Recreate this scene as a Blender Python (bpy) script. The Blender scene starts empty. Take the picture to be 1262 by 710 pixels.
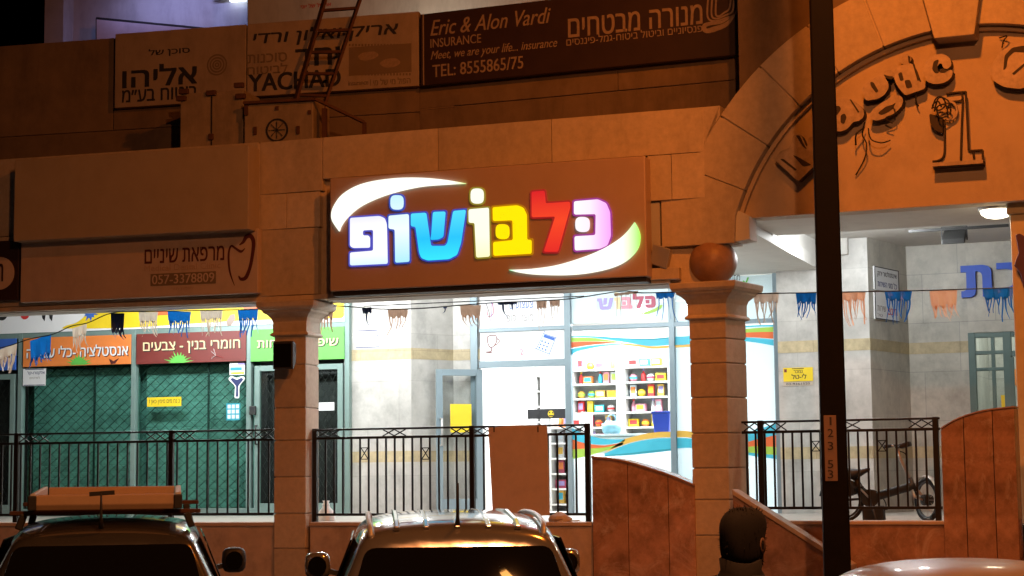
import bpy, bmesh, math, random
import numpy as np
from mathutils import Vector, Matrix
random.seed(7)
R = math.radians
S = bpy.context.scene
COL = S.collection

# ------------------------------------------------------------------ camera, sky, sun, exposure
FPX, W0, H0 = 2215.0, 1262.0, 710.0
EYE = Vector((0, 0, 1.9))
YAW, PITCH, ROLL = R(19.9), R(5.83), R(-0.6)
ROT = Matrix.Rotation(YAW, 3, 'Z') @ Matrix.Rotation(math.pi/2 + PITCH, 3, 'X') @ Matrix.Rotation(ROLL, 3, 'Z')
cd = bpy.data.cameras.new('camera'); cam = bpy.data.objects.new('camera', cd); COL.objects.link(cam)
cd.sensor_width = 36; cd.lens = FPX*36/W0; cd.clip_start = .1; cd.clip_end = 2000
cam.matrix_world = Matrix.Translation(EYE) @ ROT.to_4x4()
S.camera = cam

wd = bpy.data.worlds.new('World'); S.world = wd; wd.use_nodes = True
wn = wd.node_tree.nodes; bgn = wn['Background']
sky = wn.new('ShaderNodeTexSky'); sky.sky_type = 'NISHITA'; sky.sun_disc = False
sky.sun_elevation = R(-6); sky.sun_rotation = R(200); sky.sun_intensity = .1
wd.node_tree.links.new(sky.outputs[0], bgn.inputs[0]); bgn.inputs[1].default_value = 0.006
sl = bpy.data.lights.new('moon', 'SUN'); sl.energy = .012; sl.angle = R(.5); sl.color = (.8, .85, 1)
so = bpy.data.objects.new('moon', sl); so.rotation_euler = (R(50), 0, R(-30)); COL.objects.link(so)
vs = S.view_settings
vs.view_transform = 'Standard'; vs.look = 'None'; vs.exposure = 0; vs.gamma = 1; vs.use_curve_mapping = False
S.cycles.use_denoising = True
S.cycles.max_bounces = 8; S.cycles.diffuse_bounces = 3; S.cycles.glossy_bounces = 3
S.cycles.transparent_max_bounces = 12; S.cycles.transmission_bounces = 4
S.cycles.caustics_reflective = False; S.cycles.caustics_refractive = False
S.cycles.sample_clamp_indirect = 4

SODIUM = (1.0, .225, .018)
COOL = (.93, .98, 1.0)

# ------------------------------------------------------------------ helpers
WL = {}
def link(o, parent=None, loc=Vector((0, 0, 0))):
    COL.objects.link(o)
    loc = Vector(loc); WL[o.name] = loc
    if parent is not None:
        o.parent = parent; o.location = loc - WL[parent.name]
    else:
        o.location = loc
    return o
def tag(o, label=None, cat=None, group=None, kind=None):
    if label: o['label'] = label
    if cat: o['category'] = cat
    if group: o['group'] = group
    if kind: o['kind'] = kind
    return o
def thing(name, label, cat, loc, group=None):
    o = bpy.data.objects.new(name, None); o.empty_display_size = .2
    link(o, None, loc); return tag(o, label, cat, group)

class Fr:
    """a vertical plane of the street front: u along it, v inwards (away from the street), z up"""
    def __init__(s, ox, oy, deg):
        s.o = Vector((ox, oy, 0)); a = R(deg)
        s.t = Vector((math.cos(a), math.sin(a), 0)); s.n = Vector((-math.sin(a), math.cos(a), 0))
    def w(s, u, v, z): return s.o + s.t*u + s.n*v + Vector((0, 0, z))
    def at(s, px, py, v=0.0):
        d = ROT @ Vector(((px - W0/2)/FPX, -(py - H0/2)/FPX, -1))
        k = ((s.o + s.n*v - EYE).dot(s.n))/d.dot(s.n)
        p = EYE + d*k - s.o
        return p.dot(s.t), p.z
    def rect(s, x0, y0, x1, y1, v=0.0):
        cx, cy = (x0+x1)/2, (y0+y1)/2
        return s.at(x0, cy, v)[0], s.at(x1, cy, v)[0], s.at(cx, y1, v)[1], s.at(cx, y0, v)[1]
def on_depth(px, py, y):
    d = ROT @ Vector(((px - W0/2)/FPX, -(py - H0/2)/FPX, -1))
    return EYE + d*((y - EYE.y)/d.y)

D = 17.7
def fr_at(px, deg, v=0):
    p = on_depth(px, 500, D); return Fr(p.x, D, deg)
M = fr_at(600, 0)
L = fr_at(360, 3.5)
RR = fr_at(875, -3)

class MB:
    def __init__(s, fr=None):
        s.v = []; s.f = []; s.fr = fr
    def W(s, u, v, z): return s.fr.w(u, v, z) if s.fr else Vector((u, v, z))
    def add(s, pts, faces):
        b = len(s.v); s.v += [Vector(p) for p in pts]; s.f += [[b+i for i in f] for f in faces]; return s
    def box(s, u0, u1, v0, v1, z0, z1):
        P = [s.W(u, v, z) for z in (z0, z1) for v in (v0, v1) for u in (u0, u1)]
        return s.add(P, [(0, 2, 3, 1), (4, 5, 7, 6), (0, 1, 5, 4), (2, 6, 7, 3), (0, 4, 6, 2), (1, 3, 7, 5)])
    def pbox(s, x0, y0, x1, y1, v0, dv):
        u0, u1, z0, z1 = s.fr.rect(x0, y0, x1, y1, v0)
        return s.box(u0, u1, v0, v0+dv, z0, z1)
    def poly(s, pts, v0, v1):
        """prism over a (u,z) outline"""
        n = len(pts)
        ar = sum(pts[i][0]*pts[(i+1) % n][1] - pts[(i+1) % n][0]*pts[i][1] for i in range(n))
        if ar < 0: pts = pts[::-1]
        P = [s.W(u, v0, z) for u, z in pts] + [s.W(u, v1, z) for u, z in pts]
        return s.add(P, [list(range(n)), list(range(2*n-1, n-1, -1))] + [(i, i+n, (i+1) % n + n, (i+1) % n) for i in range(n)])
    def ppoly(s, pxs, v0, dv):
        return s.poly([s.fr.at(x, y, v0) for x, y in pxs], v0, v0+dv)
    def sheet(s, pts, v):
        n = len(pts)
        ar = sum(pts[i][0]*pts[(i+1) % n][1] - pts[(i+1) % n][0]*pts[i][1] for i in range(n))
        if ar < 0: pts = pts[::-1]
        return s.add([s.W(u, v, z) for u, z in pts], [list(range(n))])
    def bar(s, a, b, w, h=None, up=Vector((0, 0, 1))):
        """box section bar between two world points"""
        a = Vector(a); b = Vector(b); h = h or w; d = (b-a).normalized()
        if abs(d.dot(up)) > .98: up = Vector((0, 1, 0)) if not s.fr else s.fr.n
        x = d.cross(up).normalized()*w/2; y = x.cross(d).normalized()*h/2
        P = [q+i*x+j*y for q in (a, b) for i, j in ((-1, -1), (1, -1), (1, 1), (-1, 1))]
        return s.add(P, [(3, 2, 1, 0), (4, 5, 6, 7)] + [(i, (i+1) % 4, (i+1) % 4+4, i+4) for i in range(4)])
    def tube(s, pts, r, n=8, cap=True):
        pts = [Vector(p) for p in pts]; rs = r if isinstance(r, (list, tuple)) else [r]*len(pts)
        rings = []; prev = None
        for i, p in enumerate(pts):
            d = (pts[min(i+1, len(pts)-1)] - pts[max(i-1, 0)]).normalized()
            ref = prev if prev is not None else (Vector((0, 0, 1)) if abs(d.z) < .9 else Vector((1, 0, 0)))
            x = (ref - d*ref.dot(d)).normalized(); prev = x; y = d.cross(x)
            rings.append([p + (x*math.cos(2*math.pi*k/n) + y*math.sin(2*math.pi*k/n))*rs[i] for k in range(n)])
        P = [q for r_ in rings for q in r_]; F = []
        for i in range(len(pts)-1):
            for k in range(n): F.append((i*n+k, i*n+(k+1) % n, (i+1)*n+(k+1) % n, (i+1)*n+k))
        if cap: F += [list(range(n))[::-1], [(len(pts)-1)*n+k for k in range(n)]]
        return s.add(P, F)
    def lathe(s, c, prof, n=24, ax=None):
        """profile [(r, h)] turned round the axis (default up) through c"""
        c = Vector(c); a = (ax or Vector((0, 0, 1))).normalized()
        x = a.orthogonal().normalized(); y = a.cross(x)
        P = [c + a*h + (x*math.cos(2*math.pi*k/n)+y*math.sin(2*math.pi*k/n))*max(r, 1e-4) for r, h in prof for k in range(n)]
        F = [(i*n+k, i*n+(k+1) % n, (i+1)*n+(k+1) % n, (i+1)*n+k) for i in range(len(prof)-1) for k in range(n)]
        F += [list(range(n))[::-1], [(len(prof)-1)*n+k for k in range(n)]]
        return s.add(P, F)
    def loft(s, rings, closed=True, caps=True):
        n = len(rings[0]); P = [p for r_ in rings for p in r_]; F = []
        for i in range(len(rings)-1):
            for k in range(n if closed else n-1):
                F.append((i*n+k, i*n+(k+1) % n, (i+1)*n+(k+1) % n, (i+1)*n+k))
        if caps: F += [list(range(n))[::-1], [(len(rings)-1)*n+k for k in range(n)]]
        return s.add(P, F)
    def build(s, name, mat, parent=None, face_n=None, smooth=False, bevel=0, seg=2, sub=0, fix=True):
        xs = [p.x for p in s.v]; ys = [p.y for p in s.v]; zs = [p.z for p in s.v]
        c = Vector(((min(xs)+max(xs))/2, (min(ys)+max(ys))/2, min(zs)))
        me = bpy.data.meshes.new(name); me.from_pydata([p-c for p in s.v], [], s.f); me.update()
        if fix:
            bm = bmesh.new(); bm.from_mesh(me); bmesh.ops.recalc_face_normals(bm, faces=bm.faces); bm.to_mesh(me); bm.free()
        uv = me.uv_layers.new(name='UVMap')
        for p in me.polygons:
            nx, ny, nz = p.normal
            for li in p.loop_indices:
                q = me.vertices[me.loops[li].vertex_index].co + c
                if abs(nz) > .7: uv.data[li].uv = (q.x, q.y)
                else:
                    h = math.hypot(nx, ny) or 1
                    uv.data[li].uv = (q.x*(-ny)/h + q.y*nx/h, q.z)
            p.use_smooth = bool(smooth)
        for m in (mat if isinstance(mat, list) else [mat]): me.materials.append(m)
        if face_n is not None:
            for p in me.polygons: p.material_index = 0 if abs(p.normal.dot(face_n)) > .6 else 1
        o = bpy.data.objects.new(name, me); link(o, parent, c)
        if sub:
            md = o.modifiers.new('sub', 'SUBSURF'); md.levels = sub; md.render_levels = sub
        if bevel:
            md = o.modifiers.new('bevel', 'BEVEL'); md.width = bevel; md.segments = seg; md.limit_method = 'ANGLE'; md.angle_limit = R(35)
        return o

def rnd(pts, r, n=4):
    """round the corners of an outline"""
    out = []; m = len(pts)
    for i in range(m):
        a, p, b = Vector(pts[i-1]), Vector(pts[i]), Vector(pts[(i+1) % m])
        da, db = (a-p), (b-p); k = min(r, da.length*.45, db.length*.45)
        a2 = p + da.normalized()*k; b2 = p + db.normalized()*k
        for t in range(n+1):
            t /= n; out.append(tuple(a2*(1-t)**2 + p*2*t*(1-t) + b2*t*t))
    return out
def smooth_open(pts, n=6):
    """Catmull-Rom through the points"""
    P = [Vector(p) for p in pts]; out = []
    for i in range(len(P)-1):
        a, b, c, d = P[max(i-1, 0)], P[i], P[i+1], P[min(i+2, len(P)-1)]
        for k in range(n):
            t = k/n
            out.append(.5*((2*b) + (c-a)*t + (2*a-5*b+4*c-d)*t*t + (3*b-a-3*c+d)*t**3))
    return out + [P[-1]]

_tc = {}
DALET = [(.317, 0), (.407, 0), (.407, .509), (.498, .509), (.498, .592), (.01, .592), (.01, .509), (.317, .509)]
TAV = [(.02, .592), (.36, .592), (.45, .57), (.505, .52), (.525, .44), (.525, 0), (.435, 0), (.435, .42), (.42, .47), (.385, .50), (.34, .509), (.215, .509), (.215, .14), (.20, .06), (.15, .01), (.06, -.005), (.02, .0), (.02, .08), (.07, .08), (.11, .10), (.125, .15), (.125, .509), (.02, .509)]
def text_outline(body, offset=0.0, shear=0.0):
    key = (body, offset, shear)
    if key not in _tc and len(body) and any(c in body for c in 'דת'):
        # these two letters are drawn here: the font's own outlines overlap themselves
        V, F, x = [], [], 0.0
        for ch in body:
            if ch == ' ': x += .27; continue
            if ch in 'דת':
                g = DALET if ch == 'ד' else TAV; gv = [Vector((px + shear*py, py, 0)) for px, py in g]; gf = [list(range(len(g)))[::-1]]; adv = .53 if ch == 'ד' else .61
            else:
                gv, gf = text_outline(ch, offset, shear)
                a, _ = text_outline(ch + 'ו', offset, 0); b, _ = text_outline('ו', offset, 0)
                adv = max(p.x for p in a) - max(p.x for p in b)
            k = len(V); V += [Vector((p.x + x, p.y, 0)) for p in gv]; F += [[i+k for i in f] for f in gf]; x += adv
        _tc[key] = (V, F)
    if key not in _tc:
        c = bpy.data.curves.new('t', 'FONT'); c.body = body; c.size = 1; c.offset = offset; c.shear = shear; c.resolution_u = 4
        o = bpy.data.objects.new('t', c); COL.objects.link(o)
        dg = bpy.context.evaluated_depsgraph_get()
        m = bpy.data.meshes.new_from_object(o.evaluated_get(dg), depsgraph=dg)
        _tc[key] = ([v.co.copy() for v in m.vertices], [list(p.vertices) for p in m.polygons])
        bpy.data.objects.remove(o); bpy.data.curves.remove(c); bpy.data.meshes.remove(m)
    return _tc[key]
def heb(sx):
    """right-to-left writing in drawing order; numbers and Latin stay as they are"""
    out, run = [], ''
    for ch in sx[::-1]:
        if ch.isascii() and ch.isalnum() or (run and ch in '-./'): run += ch
        else:
            out.append(run[::-1]); run = ''; out.append(ch)
    return ''.join(out + [run[::-1]])
def letters(mb, body, rect, v, th=.003, offset=0.0, shear=0.0, rtl=True, rot=0, keep=False):
    """writing fitted to (u0,u1,z0,z1) on the plane at depth v, standing out by th towards the street"""
    if offset > .004:
        e = offset*.55*(rect[3]-rect[2])
        for i, (a, b) in enumerate(((-1, -.5), (1, -.5), (-1, .5), (1, .5), (0, 0))):
            letters(mb, body, (rect[0]+e+a*e, rect[1]-e+a*e, rect[2]+e*.6+b*e, rect[3]-e*.6+b*e), v, th+i*.00022, 0, shear, rtl, rot, keep)
        return mb
    V, F = text_outline(heb(body) if rtl else body, 0, shear)
    x0 = min(p.x for p in V); x1 = max(p.x for p in V); y0 = min(p.y for p in V); y1 = max(p.y for p in V)
    u0, u1, z0, z1 = rect
    sx, sy = (u1-u0)/(x1-x0), (z1-z0)/(y1-y0)
    if keep: sx = sy = min(sx, sy)
    cu, cz = (u0+u1)/2, (z0+z1)/2; ca, sa = math.cos(rot), math.sin(rot)
    pts = []
    for p in V:
        a = (p.x-(x0+x1)/2)*sx; b = (p.y-(y0+y1)/2)*sy
        pts.append((cu + a*ca - b*sa, cz + a*sa + b*ca))
    n = len(pts)
    from collections import Counter
    ec = Counter()
    for f in F:
        for i in range(len(f)): ec[(f[i], f[(i+1) % len(f)])] += 1
    side = [(a, b) for (a, b) in ec if (b, a) not in ec]
    P = [mb.W(u, v-th, z) for u, z in pts] + [mb.W(u, v, z) for u, z in pts]
    mb.add(P, F + [(a, a+n, b+n, b) for a, b in side])
    return mb

# ------------------------------------------------------------------ materials
MATS = {}
def mat(name, col, rough=.6, metal=0.0, var=.12, scale=6.0, bump=.0, bscale=40.0, emit=0, coat=0, stain=0, brick=None, streak=0, pale=0):
    m = bpy.data.materials.new(name); m.use_nodes = True; MATS[name] = m
    nt = m.node_tree; b = nt.nodes['Principled BSDF']; N = nt.nodes.new; Lk = nt.links.new
    b.inputs['Roughness'].default_value = rough; b.inputs['Metallic'].default_value = metal
    b.inputs['Coat Weight'].default_value = coat; b.inputs['Coat Roughness'].default_value = .05
    tc = N('ShaderNodeTexCoord')
    base = None
    if brick:
        bw, bh, mort, mcol = brick
        bt = N('ShaderNodeTexBrick'); bt.inputs['Scale'].default_value = 1
        bt.inputs['Brick Width'].default_value = bw; bt.inputs['Row Height'].default_value = bh
        bt.inputs['Mortar Size'].default_value = mort; bt.inputs['Mortar Smooth'].default_value = .3
        bt.inputs['Color1'].default_value = (*[c*.93 for c in col], 1); bt.inputs['Color2'].default_value = (*[min(1, c*1.06) for c in col], 1)
        bt.inputs['Mortar'].default_value = (*mcol, 1)
        Lk(tc.outputs['UV'], bt.inputs['Vector']); base = bt.outputs['Color']
    else:
        rg = N('ShaderNodeRGB'); rg.outputs[0].default_value = (*col, 1); base = rg.outputs[0]
    if var:
        nz = N('ShaderNodeTexNoise'); nz.inputs['Scale'].default_value = scale; nz.inputs['Detail'].default_value = 6
        nz.inputs['Roughness'].default_value = .65
        Lk(tc.outputs['Object'], nz.inputs['Vector'])
        mr = N('ShaderNodeMapRange'); mr.inputs[1].default_value = .3; mr.inputs[2].default_value = .7
        mr.inputs[3].default_value = 1-var; mr.inputs[4].default_value = 1+var*.6
        Lk(nz.outputs[0], mr.inputs[0])
        mx = N('ShaderNodeMix'); mx.data_type = 'RGBA'; mx.blend_type = 'MULTIPLY'; mx.inputs[0].default_value = 1
        Lk(base, mx.inputs[6]); Lk(mr.outputs[0], mx.inputs[7]); base = mx.outputs[2]
        rr = N('ShaderNodeMapRange'); rr.inputs[3].default_value = max(.02, rough*.85); rr.inputs[4].default_value = min(1, rough*1.2)
        Lk(nz.outputs[0], rr.inputs[0]); Lk(rr.outputs[0], b.inputs['Roughness'])
    if stain:
        n2 = N('ShaderNodeTexNoise'); n2.inputs['Scale'].default_value = 1.7; n2.inputs['Detail'].default_value = 8; n2.inputs['Roughness'].default_value = .7
        mp = N('ShaderNodeMapping'); mp.inputs['Scale'].default_value = (1.6, 1.6, .45 if streak else 1.2)
        Lk(tc.outputs['Object'], mp.inputs[0]); Lk(mp.outputs[0], n2.inputs['Vector'])
        m2 = N('ShaderNodeMapRange'); m2.inputs[1].default_value = .48; m2.inputs[2].default_value = .72; m2.inputs[3].default_value = 1; m2.inputs[4].default_value = 1-stain
        Lk(n2.outputs[0], m2.inputs[0])
        mx = N('ShaderNodeMix'); mx.data_type = 'RGBA'; mx.blend_type = 'MULTIPLY'; mx.inputs[0].default_value = 1
        Lk(base, mx.inputs[6]); Lk(m2.outputs[0], mx.inputs[7]); base = mx.outputs[2]
    if pale:
        n4 = N('ShaderNodeTexNoise'); n4.inputs['Scale'].default_value = 2.3; n4.inputs['Detail'].default_value = 9; n4.inputs['Roughness'].default_value = .75; n4.inputs['Distortion'].default_value = 1.2
        Lk(tc.outputs['Object'], n4.inputs['Vector']); m4 = N('ShaderNodeMapRange'); m4.inputs[1].default_value = .52; m4.inputs[2].default_value = .72; m4.inputs[4].default_value = pale
        Lk(n4.outputs[0], m4.inputs[0]); mx = N('ShaderNodeMix'); mx.data_type = 'RGBA'; mx.inputs[7].default_value = (.72, .58, .50, 1)
        Lk(m4.outputs[0], mx.inputs[0]); Lk(base, mx.inputs[6]); base = mx.outputs[2]
    if stain:
        ge = N('ShaderNodeNewGeometry'); m3 = N('ShaderNodeMapRange'); m3.inputs[3].default_value = .80; m3.inputs[4].default_value = 1.10
        Lk(ge.outputs['Random Per Island'], m3.inputs[0])
        mx = N('ShaderNodeMix'); mx.data_type = 'RGBA'; mx.blend_type = 'MULTIPLY'; mx.inputs[0].default_value = 1
        Lk(base, mx.inputs[6]); Lk(m3.outputs[0], mx.inputs[7]); base = mx.outputs[2]
    Lk(base, b.inputs['Base Color'])
    if bump:
        n3 = N('ShaderNodeTexNoise'); n3.inputs['Scale'].default_value = bscale; n3.inputs['Detail'].default_value = 5
        bp = N('ShaderNodeBump'); bp.inputs['Strength'].default_value = bump; bp.inputs['Distance'].default_value = .01
        Lk(tc.outputs['Object'], n3.inputs['Vector']); Lk(n3.outputs[0], bp.inputs['Height']); Lk(bp.outputs[0], b.inputs['Normal'])
    if emit:
        Lk(base, b.inputs['Emission Color']); b.inputs['Emission Strength'].default_value = emit
    return m
def glow(name, col, s):
    m = bpy.data.materials.new(name); m.use_nodes = True; nt = m.node_tree
    b = nt.nodes['Principled BSDF']; b.inputs['Base Color'].default_value = (.08, .08, .08, 1); b.inputs['Roughness'].default_value = .3
    b.inputs['Emission Color'].default_value = (*col, 1); b.inputs['Emission Strength'].default_value = s
    return m
def glow_grad(name, stops, s, axis=2):
    """a backlit acrylic face printed with a colour blend along its own width or height"""
    m = bpy.data.materials.new(name); m.use_nodes = True; nt = m.node_tree; N = nt.nodes.new; Lk = nt.links.new
    b = nt.nodes['Principled BSDF']; b.inputs['Roughness'].default_value = .25; b.inputs['Base Color'].default_value = (.06, .06, .06, 1)
    tc = N('ShaderNodeTexCoord'); sp = N('ShaderNodeSeparateXYZ'); cr = N('ShaderNodeValToRGB')
    Lk(tc.outputs['Generated'], sp.inputs[0]); Lk(sp.outputs[axis], cr.inputs[0])
    e = cr.color_ramp.elements
    while len(e) < len(stops): e.new(.5)
    for el, (p, c) in zip(e, stops): el.position = p; el.color = (*c, 1)
    Lk(cr.outputs[0], b.inputs['Emission Color']); b.inputs['Emission Strength'].default_value = s
    return m
def glass(name, tint=(1, 1, 1), refl=.08, rough=.02):
    m = bpy.data.materials.new(name); m.use_nodes = True; nt = m.node_tree; N = nt.nodes.new; Lk = nt.links.new
    nt.nodes.remove(nt.nodes['Principled BSDF']); out = nt.nodes['Material Output']
    t = N('ShaderNodeBsdfTransparent'); t.inputs[0].default_value = (*tint, 1)
    g = N('ShaderNodeBsdfGlossy'); g.inputs['Roughness'].default_value = rough
    lw = N('ShaderNodeLayerWeight'); lw.inputs[0].default_value = .5
    pw_ = N('ShaderNodeMath'); pw_.operation = 'POWER'; pw_.inputs[1].default_value = 4; Lk(lw.outputs['Facing'], pw_.inputs[0])
    fz = N('ShaderNodeMath'); fz.operation = 'MULTIPLY_ADD'; fz.inputs[1].default_value = .6; fz.inputs[2].default_value = .03; Lk(pw_.outputs[0], fz.inputs[0])
    mx = N('ShaderNodeMixShader'); Lk(fz.outputs[0], mx.inputs[0]); Lk(t.outputs[0], mx.inputs[1]); Lk(g.outputs[0], mx.inputs[2])
    Lk(mx.outputs[0], out.inputs[0]); return m

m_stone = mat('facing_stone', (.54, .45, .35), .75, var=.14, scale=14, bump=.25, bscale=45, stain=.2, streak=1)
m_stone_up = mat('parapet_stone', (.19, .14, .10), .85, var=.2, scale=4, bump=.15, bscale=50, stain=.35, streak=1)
m_col = mat('column_stone', (.52, .43, .34), .7, var=.14, scale=16, bump=.22, bscale=60, stain=.2)
m_tymp = mat('tympanum_stucco', (.50, .40, .30), .8, var=.1, scale=3, bump=.2, bscale=90, stain=.2)
m_ball = mat('ball_stone', (.30, .17, .10), .45, var=.25, scale=9, bump=.08)
m_granite = mat('granite', (.44, .25, .18), .22, var=.4, scale=5, stain=.45, pale=.65)
m_plinth = mat('plinth_stone', (.58, .45, .37), .55, var=.18, scale=6, stain=.3, bump=.08, pale=.4)
m_cap = mat('coping_stone', (.52, .40, .31), .5, var=.12, scale=8)
m_marble = mat('terrace_marble', (.52, .505, .475), .36, var=.22, scale=3.2, stain=.30, brick=(.9, .62, .005, (.44, .425, .40)))
m_marble2 = mat('entrance_marble', (.52, .495, .43), .42, var=.24, scale=3, stain=.36, brick=(.9, .62, .005, (.37, .355, .32)))
m_band = mat('yellow_stone_band', (.50, .41, .25), .5, var=.25, scale=10, stain=.2, brick=(.8, .5, .006, (.4, .33, .2)))
m_ceil = mat('ceiling_plaster', (.62, .60, .56), .8, var=.06, scale=3, stain=.1)
m_floor = mat('terrace_tiles', (.40, .37, .33), .4, var=.1, brick=(.4, .4, .006, (.25, .24, .22)))
m_alu = mat('grey_aluminium', (.22, .29, .33), .4, .2, var=.06)
m_alug = mat('green_grey_aluminium', (.20, .29, .27), .42, .2, var=.08)
m_aluent = mat('entrance_aluminium', (.10, .155, .145), .42, .2, var=.08)
m_aludk = mat('dark_green_aluminium', (.10, .15, .14), .42, .2, var=.08)
m_shut = mat('teal_shutter', (.13, .37, .31), .5, var=.35, scale=4, stain=.45, bump=.25, bscale=6)
m_lattice = mat('grille_steel', (.02, .055, .045), .5, .4, var=.1)
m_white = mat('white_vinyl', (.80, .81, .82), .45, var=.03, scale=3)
m_paper = mat('white_paper', (.78, .79, .80), .7, var=.05)
m_bluewhite = mat('pale_blue_vinyl', (.68, .80, .86), .4, var=.03)
m_yellow = mat('yellow_vinyl', (.80, .58, .02), .5, var=.06)
m_orange = mat('orange_vinyl', (.75, .22, .05), .5, var=.06)
m_maroon = mat('maroon_vinyl', (.16, .025, .02), .5, var=.08)
m_green = mat('green_vinyl', (.12, .50, .08), .5, var=.06)
m_blue = mat('blue_vinyl', (.04, .13, .50), .5, var=.06)
m_blueflag = mat('blue_flag_plastic', (.01, .16, .50), .45, var=.15)
m_navyflag = mat('navy_flag_plastic', (.01, .04, .16), .45, var=.2)
m_beige = mat('beige_flag_plastic', (.50, .42, .34), .6, var=.15)
m_peach = mat('peach_flag_plastic', (.62, .42, .29), .6, var=.12)
m_brownflag0 = 0
m_black = mat('black_print', (.015, .015, .018), .6, var=.05)
m_navy = mat('navy_print', (.02, .03, .12), .6, var=.05)
m_dkred = mat('dark_red_print', (.08, .012, .012), .6, var=.05)
m_cream = mat('cream_print', (.75, .62, .36), .6, var=.05)
m_grey = mat('grey_print', (.24, .22, .21), .6, var=.05)
m_red = mat('red_print', (.55, .03, .03), .6, var=.05)
m_cyan = mat('cyan_vinyl', (.06, .50, .68), .45, var=.04)
m_cyandk = mat('teal_vinyl', (.03, .32, .42), .45, var=.04)
m_amber = mat('amber_vinyl', (.75, .46, .08), .45, var=.04)
m_redor = mat('red_orange_vinyl', (.72, .14, .04), .45, var=.04)
m_lime = mat('lime_vinyl', (.35, .58, .08), .45, var=.04)
m_purple = mat('lilac_vinyl', (.36, .30, .62), .45, var=.04)
m_pink = mat('pink_vinyl', (.70, .28, .36), .45, var=.04)
m_wine = mat('wine_vinyl', (.42, .06, .12), .45, var=.04)
m_rail = mat('bronze_paint', (.014, .012, .010), .45, .3, var=.25)
m_rust = mat('rusty_steel', (.10, .045, .025), .8, .2, var=.4, scale=12)
m_unit = mat('painted_tin', (.33, .27, .21), .6, var=.2, stain=.35, streak=1)
m_signface = mat('sign_panel_brown', (.50, .36, .28), .35, var=.05, scale=2, stain=.06)
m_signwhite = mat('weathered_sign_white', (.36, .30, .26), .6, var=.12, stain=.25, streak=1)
m_signdental = mat('matt_sign_beige', (.54, .43, .36), .55, var=.08, stain=.15, streak=1)
m_signdark = mat('dark_sign_brown', (.030, .014, .012), .5, var=.12)
m_faded = mat('faded_lettering', (.30, .23, .19), .6, var=.2, scale=20)
m_box = mat('sign_back_beige', (.42, .34, .24), .7, var=.07, scale=3, stain=.1)
m_card = mat('brown_cardboard', (.60, .46, .39), .75, var=.12, scale=5, stain=.12)
m_pole = mat('pole_steel', (.008, .006, .005), .6, .1, var=.35, scale=10, stain=.4)
MATS['pole_steel'].node_tree.nodes['Principled BSDF'].inputs['Specular IOR Level'].default_value = .12
m_plate = mat('number_plate_tin', (.26, .16, .12), .6, var=.12)
m_asphalt = mat('asphalt', (.05, .05, .05), .85, var=.3, scale=12, bump=.4, bscale=120)
m_pave = mat('pavement_stone', (.30, .28, .25), .8, var=.15, brick=(.4, .2, .006, (.15, .14, .13)))
m_kerb = mat('kerb_concrete', (.36, .35, .33), .8, var=.15)
m_letter = mat('letter_metal', (.42, .33, .25), .5, .1, var=.3, scale=14, stain=.4)
m_letterdk = mat('letter_rim_and_shade', (.03, .02, .015), .7, var=.2)  # dark rims, and shade painted into the hollows and letter sides
m_wire = mat('black_cable', (.012, .010, .010), .6, var=.1)
m_aptgrey = mat('apartment_plaster', (.40, .40, .40), .85, var=.15, scale=2, stain=.25, streak=1)
m_aptwhite = mat('apartment_white_plaster', (.55, .53, .48), .85, var=.12, scale=2, stain=.3, streak=1)
m_aptlilac = mat('balcony_panel_paint', (.55, .50, .56), .8, var=.08, stain=.15)
m_shopwall = mat('shop_white_wall', (.82, .81, .79), .6, var=.03)
m_shelf = mat('shelf_white_metal', (.62, .62, .60), .45, var=.05)
m_tyre = mat('tyre_rubber', (.018, .018, .018), .85, var=.1)
m_rim = mat('wheel_alloy', (.45, .45, .46), .35, .8, var=.05)
m_carblk = mat('charcoal_car_paint', (.10, .10, .10), .2, .6, var=.06, coat=.8)
m_carbrn = mat('taupe_car_paint', (.42, .41, .40), .15, .75, var=.05, coat=.9)
m_carwht = mat('pale_car_paint', (.24, .18, .12), .34, .1, var=.12, coat=.25)
m_cglass = mat('tinted_car_glass', (.006, .006, .007), .012, 0, var=0, coat=0)
m_trim = mat('black_plastic', (.02, .02, .02), .55, var=.15)
m_silver = mat('silver_plastic', (.45, .44, .43), .4, .4, var=.08)
m_tray = mat('tray_board', (.50, .36, .24), .65, var=.12, stain=.15)
m_traygrey = mat('tray_grey_end', (.52, .52, .52), .55, var=.1)
m_taillamp = mat('red_lamp_lens', (.30, .008, .006), .2, var=.05, coat=.5)
m_lens = mat('clear_lamp_lens', (.5, .5, .5), .15, var=.05)
m_cloth = mat('dark_clothing', (.010, .009, .009), .9, var=.2, bump=.2, bscale=30)
m_hair = mat('dark_hair', (.006, .005, .005), .95, var=.3, scale=30)
m_skin = mat('skin', (.17, .09, .06), .6, var=.08)
m_purplerag = mat('purple_rag', (.09, .05, .12), .8, var=.3)
m_postpaint = mat('post_cream_stone', (.62, .55, .38), .6, var=.1, stain=.15)
m_lettblue = mat('blue_foam_letter', (.025, .10, .62), .5, var=.08)
def translucent(name, col, amt=.6):
    m = bpy.data.materials.new(name); m.use_nodes = True; nt = m.node_tree; N = nt.nodes.new; Lk = nt.links.new
    b = nt.nodes['Principled BSDF']; b.inputs['Base Color'].default_value = (*col, 1); b.inputs['Roughness'].default_value = .3
    tr = N('ShaderNodeBsdfTranslucent'); tr.inputs[0].default_value = (*col, 1)
    mx = N('ShaderNodeMixShader'); mx.inputs[0].default_value = amt
    Lk(b.outputs[0], mx.inputs[1]); Lk(tr.outputs[0], mx.inputs[2]); Lk(mx.outputs[0], nt.nodes['Material Output'].inputs[0])
    return m
m_frost = translucent('frosted_white_film', (.80, .87, .90))
m_frostw = translucent('frosted_milk_film', (.84, .85, .86))
m_blueflag = translucent('blue_flag_film', (.006, .12, .42), .4)
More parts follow.
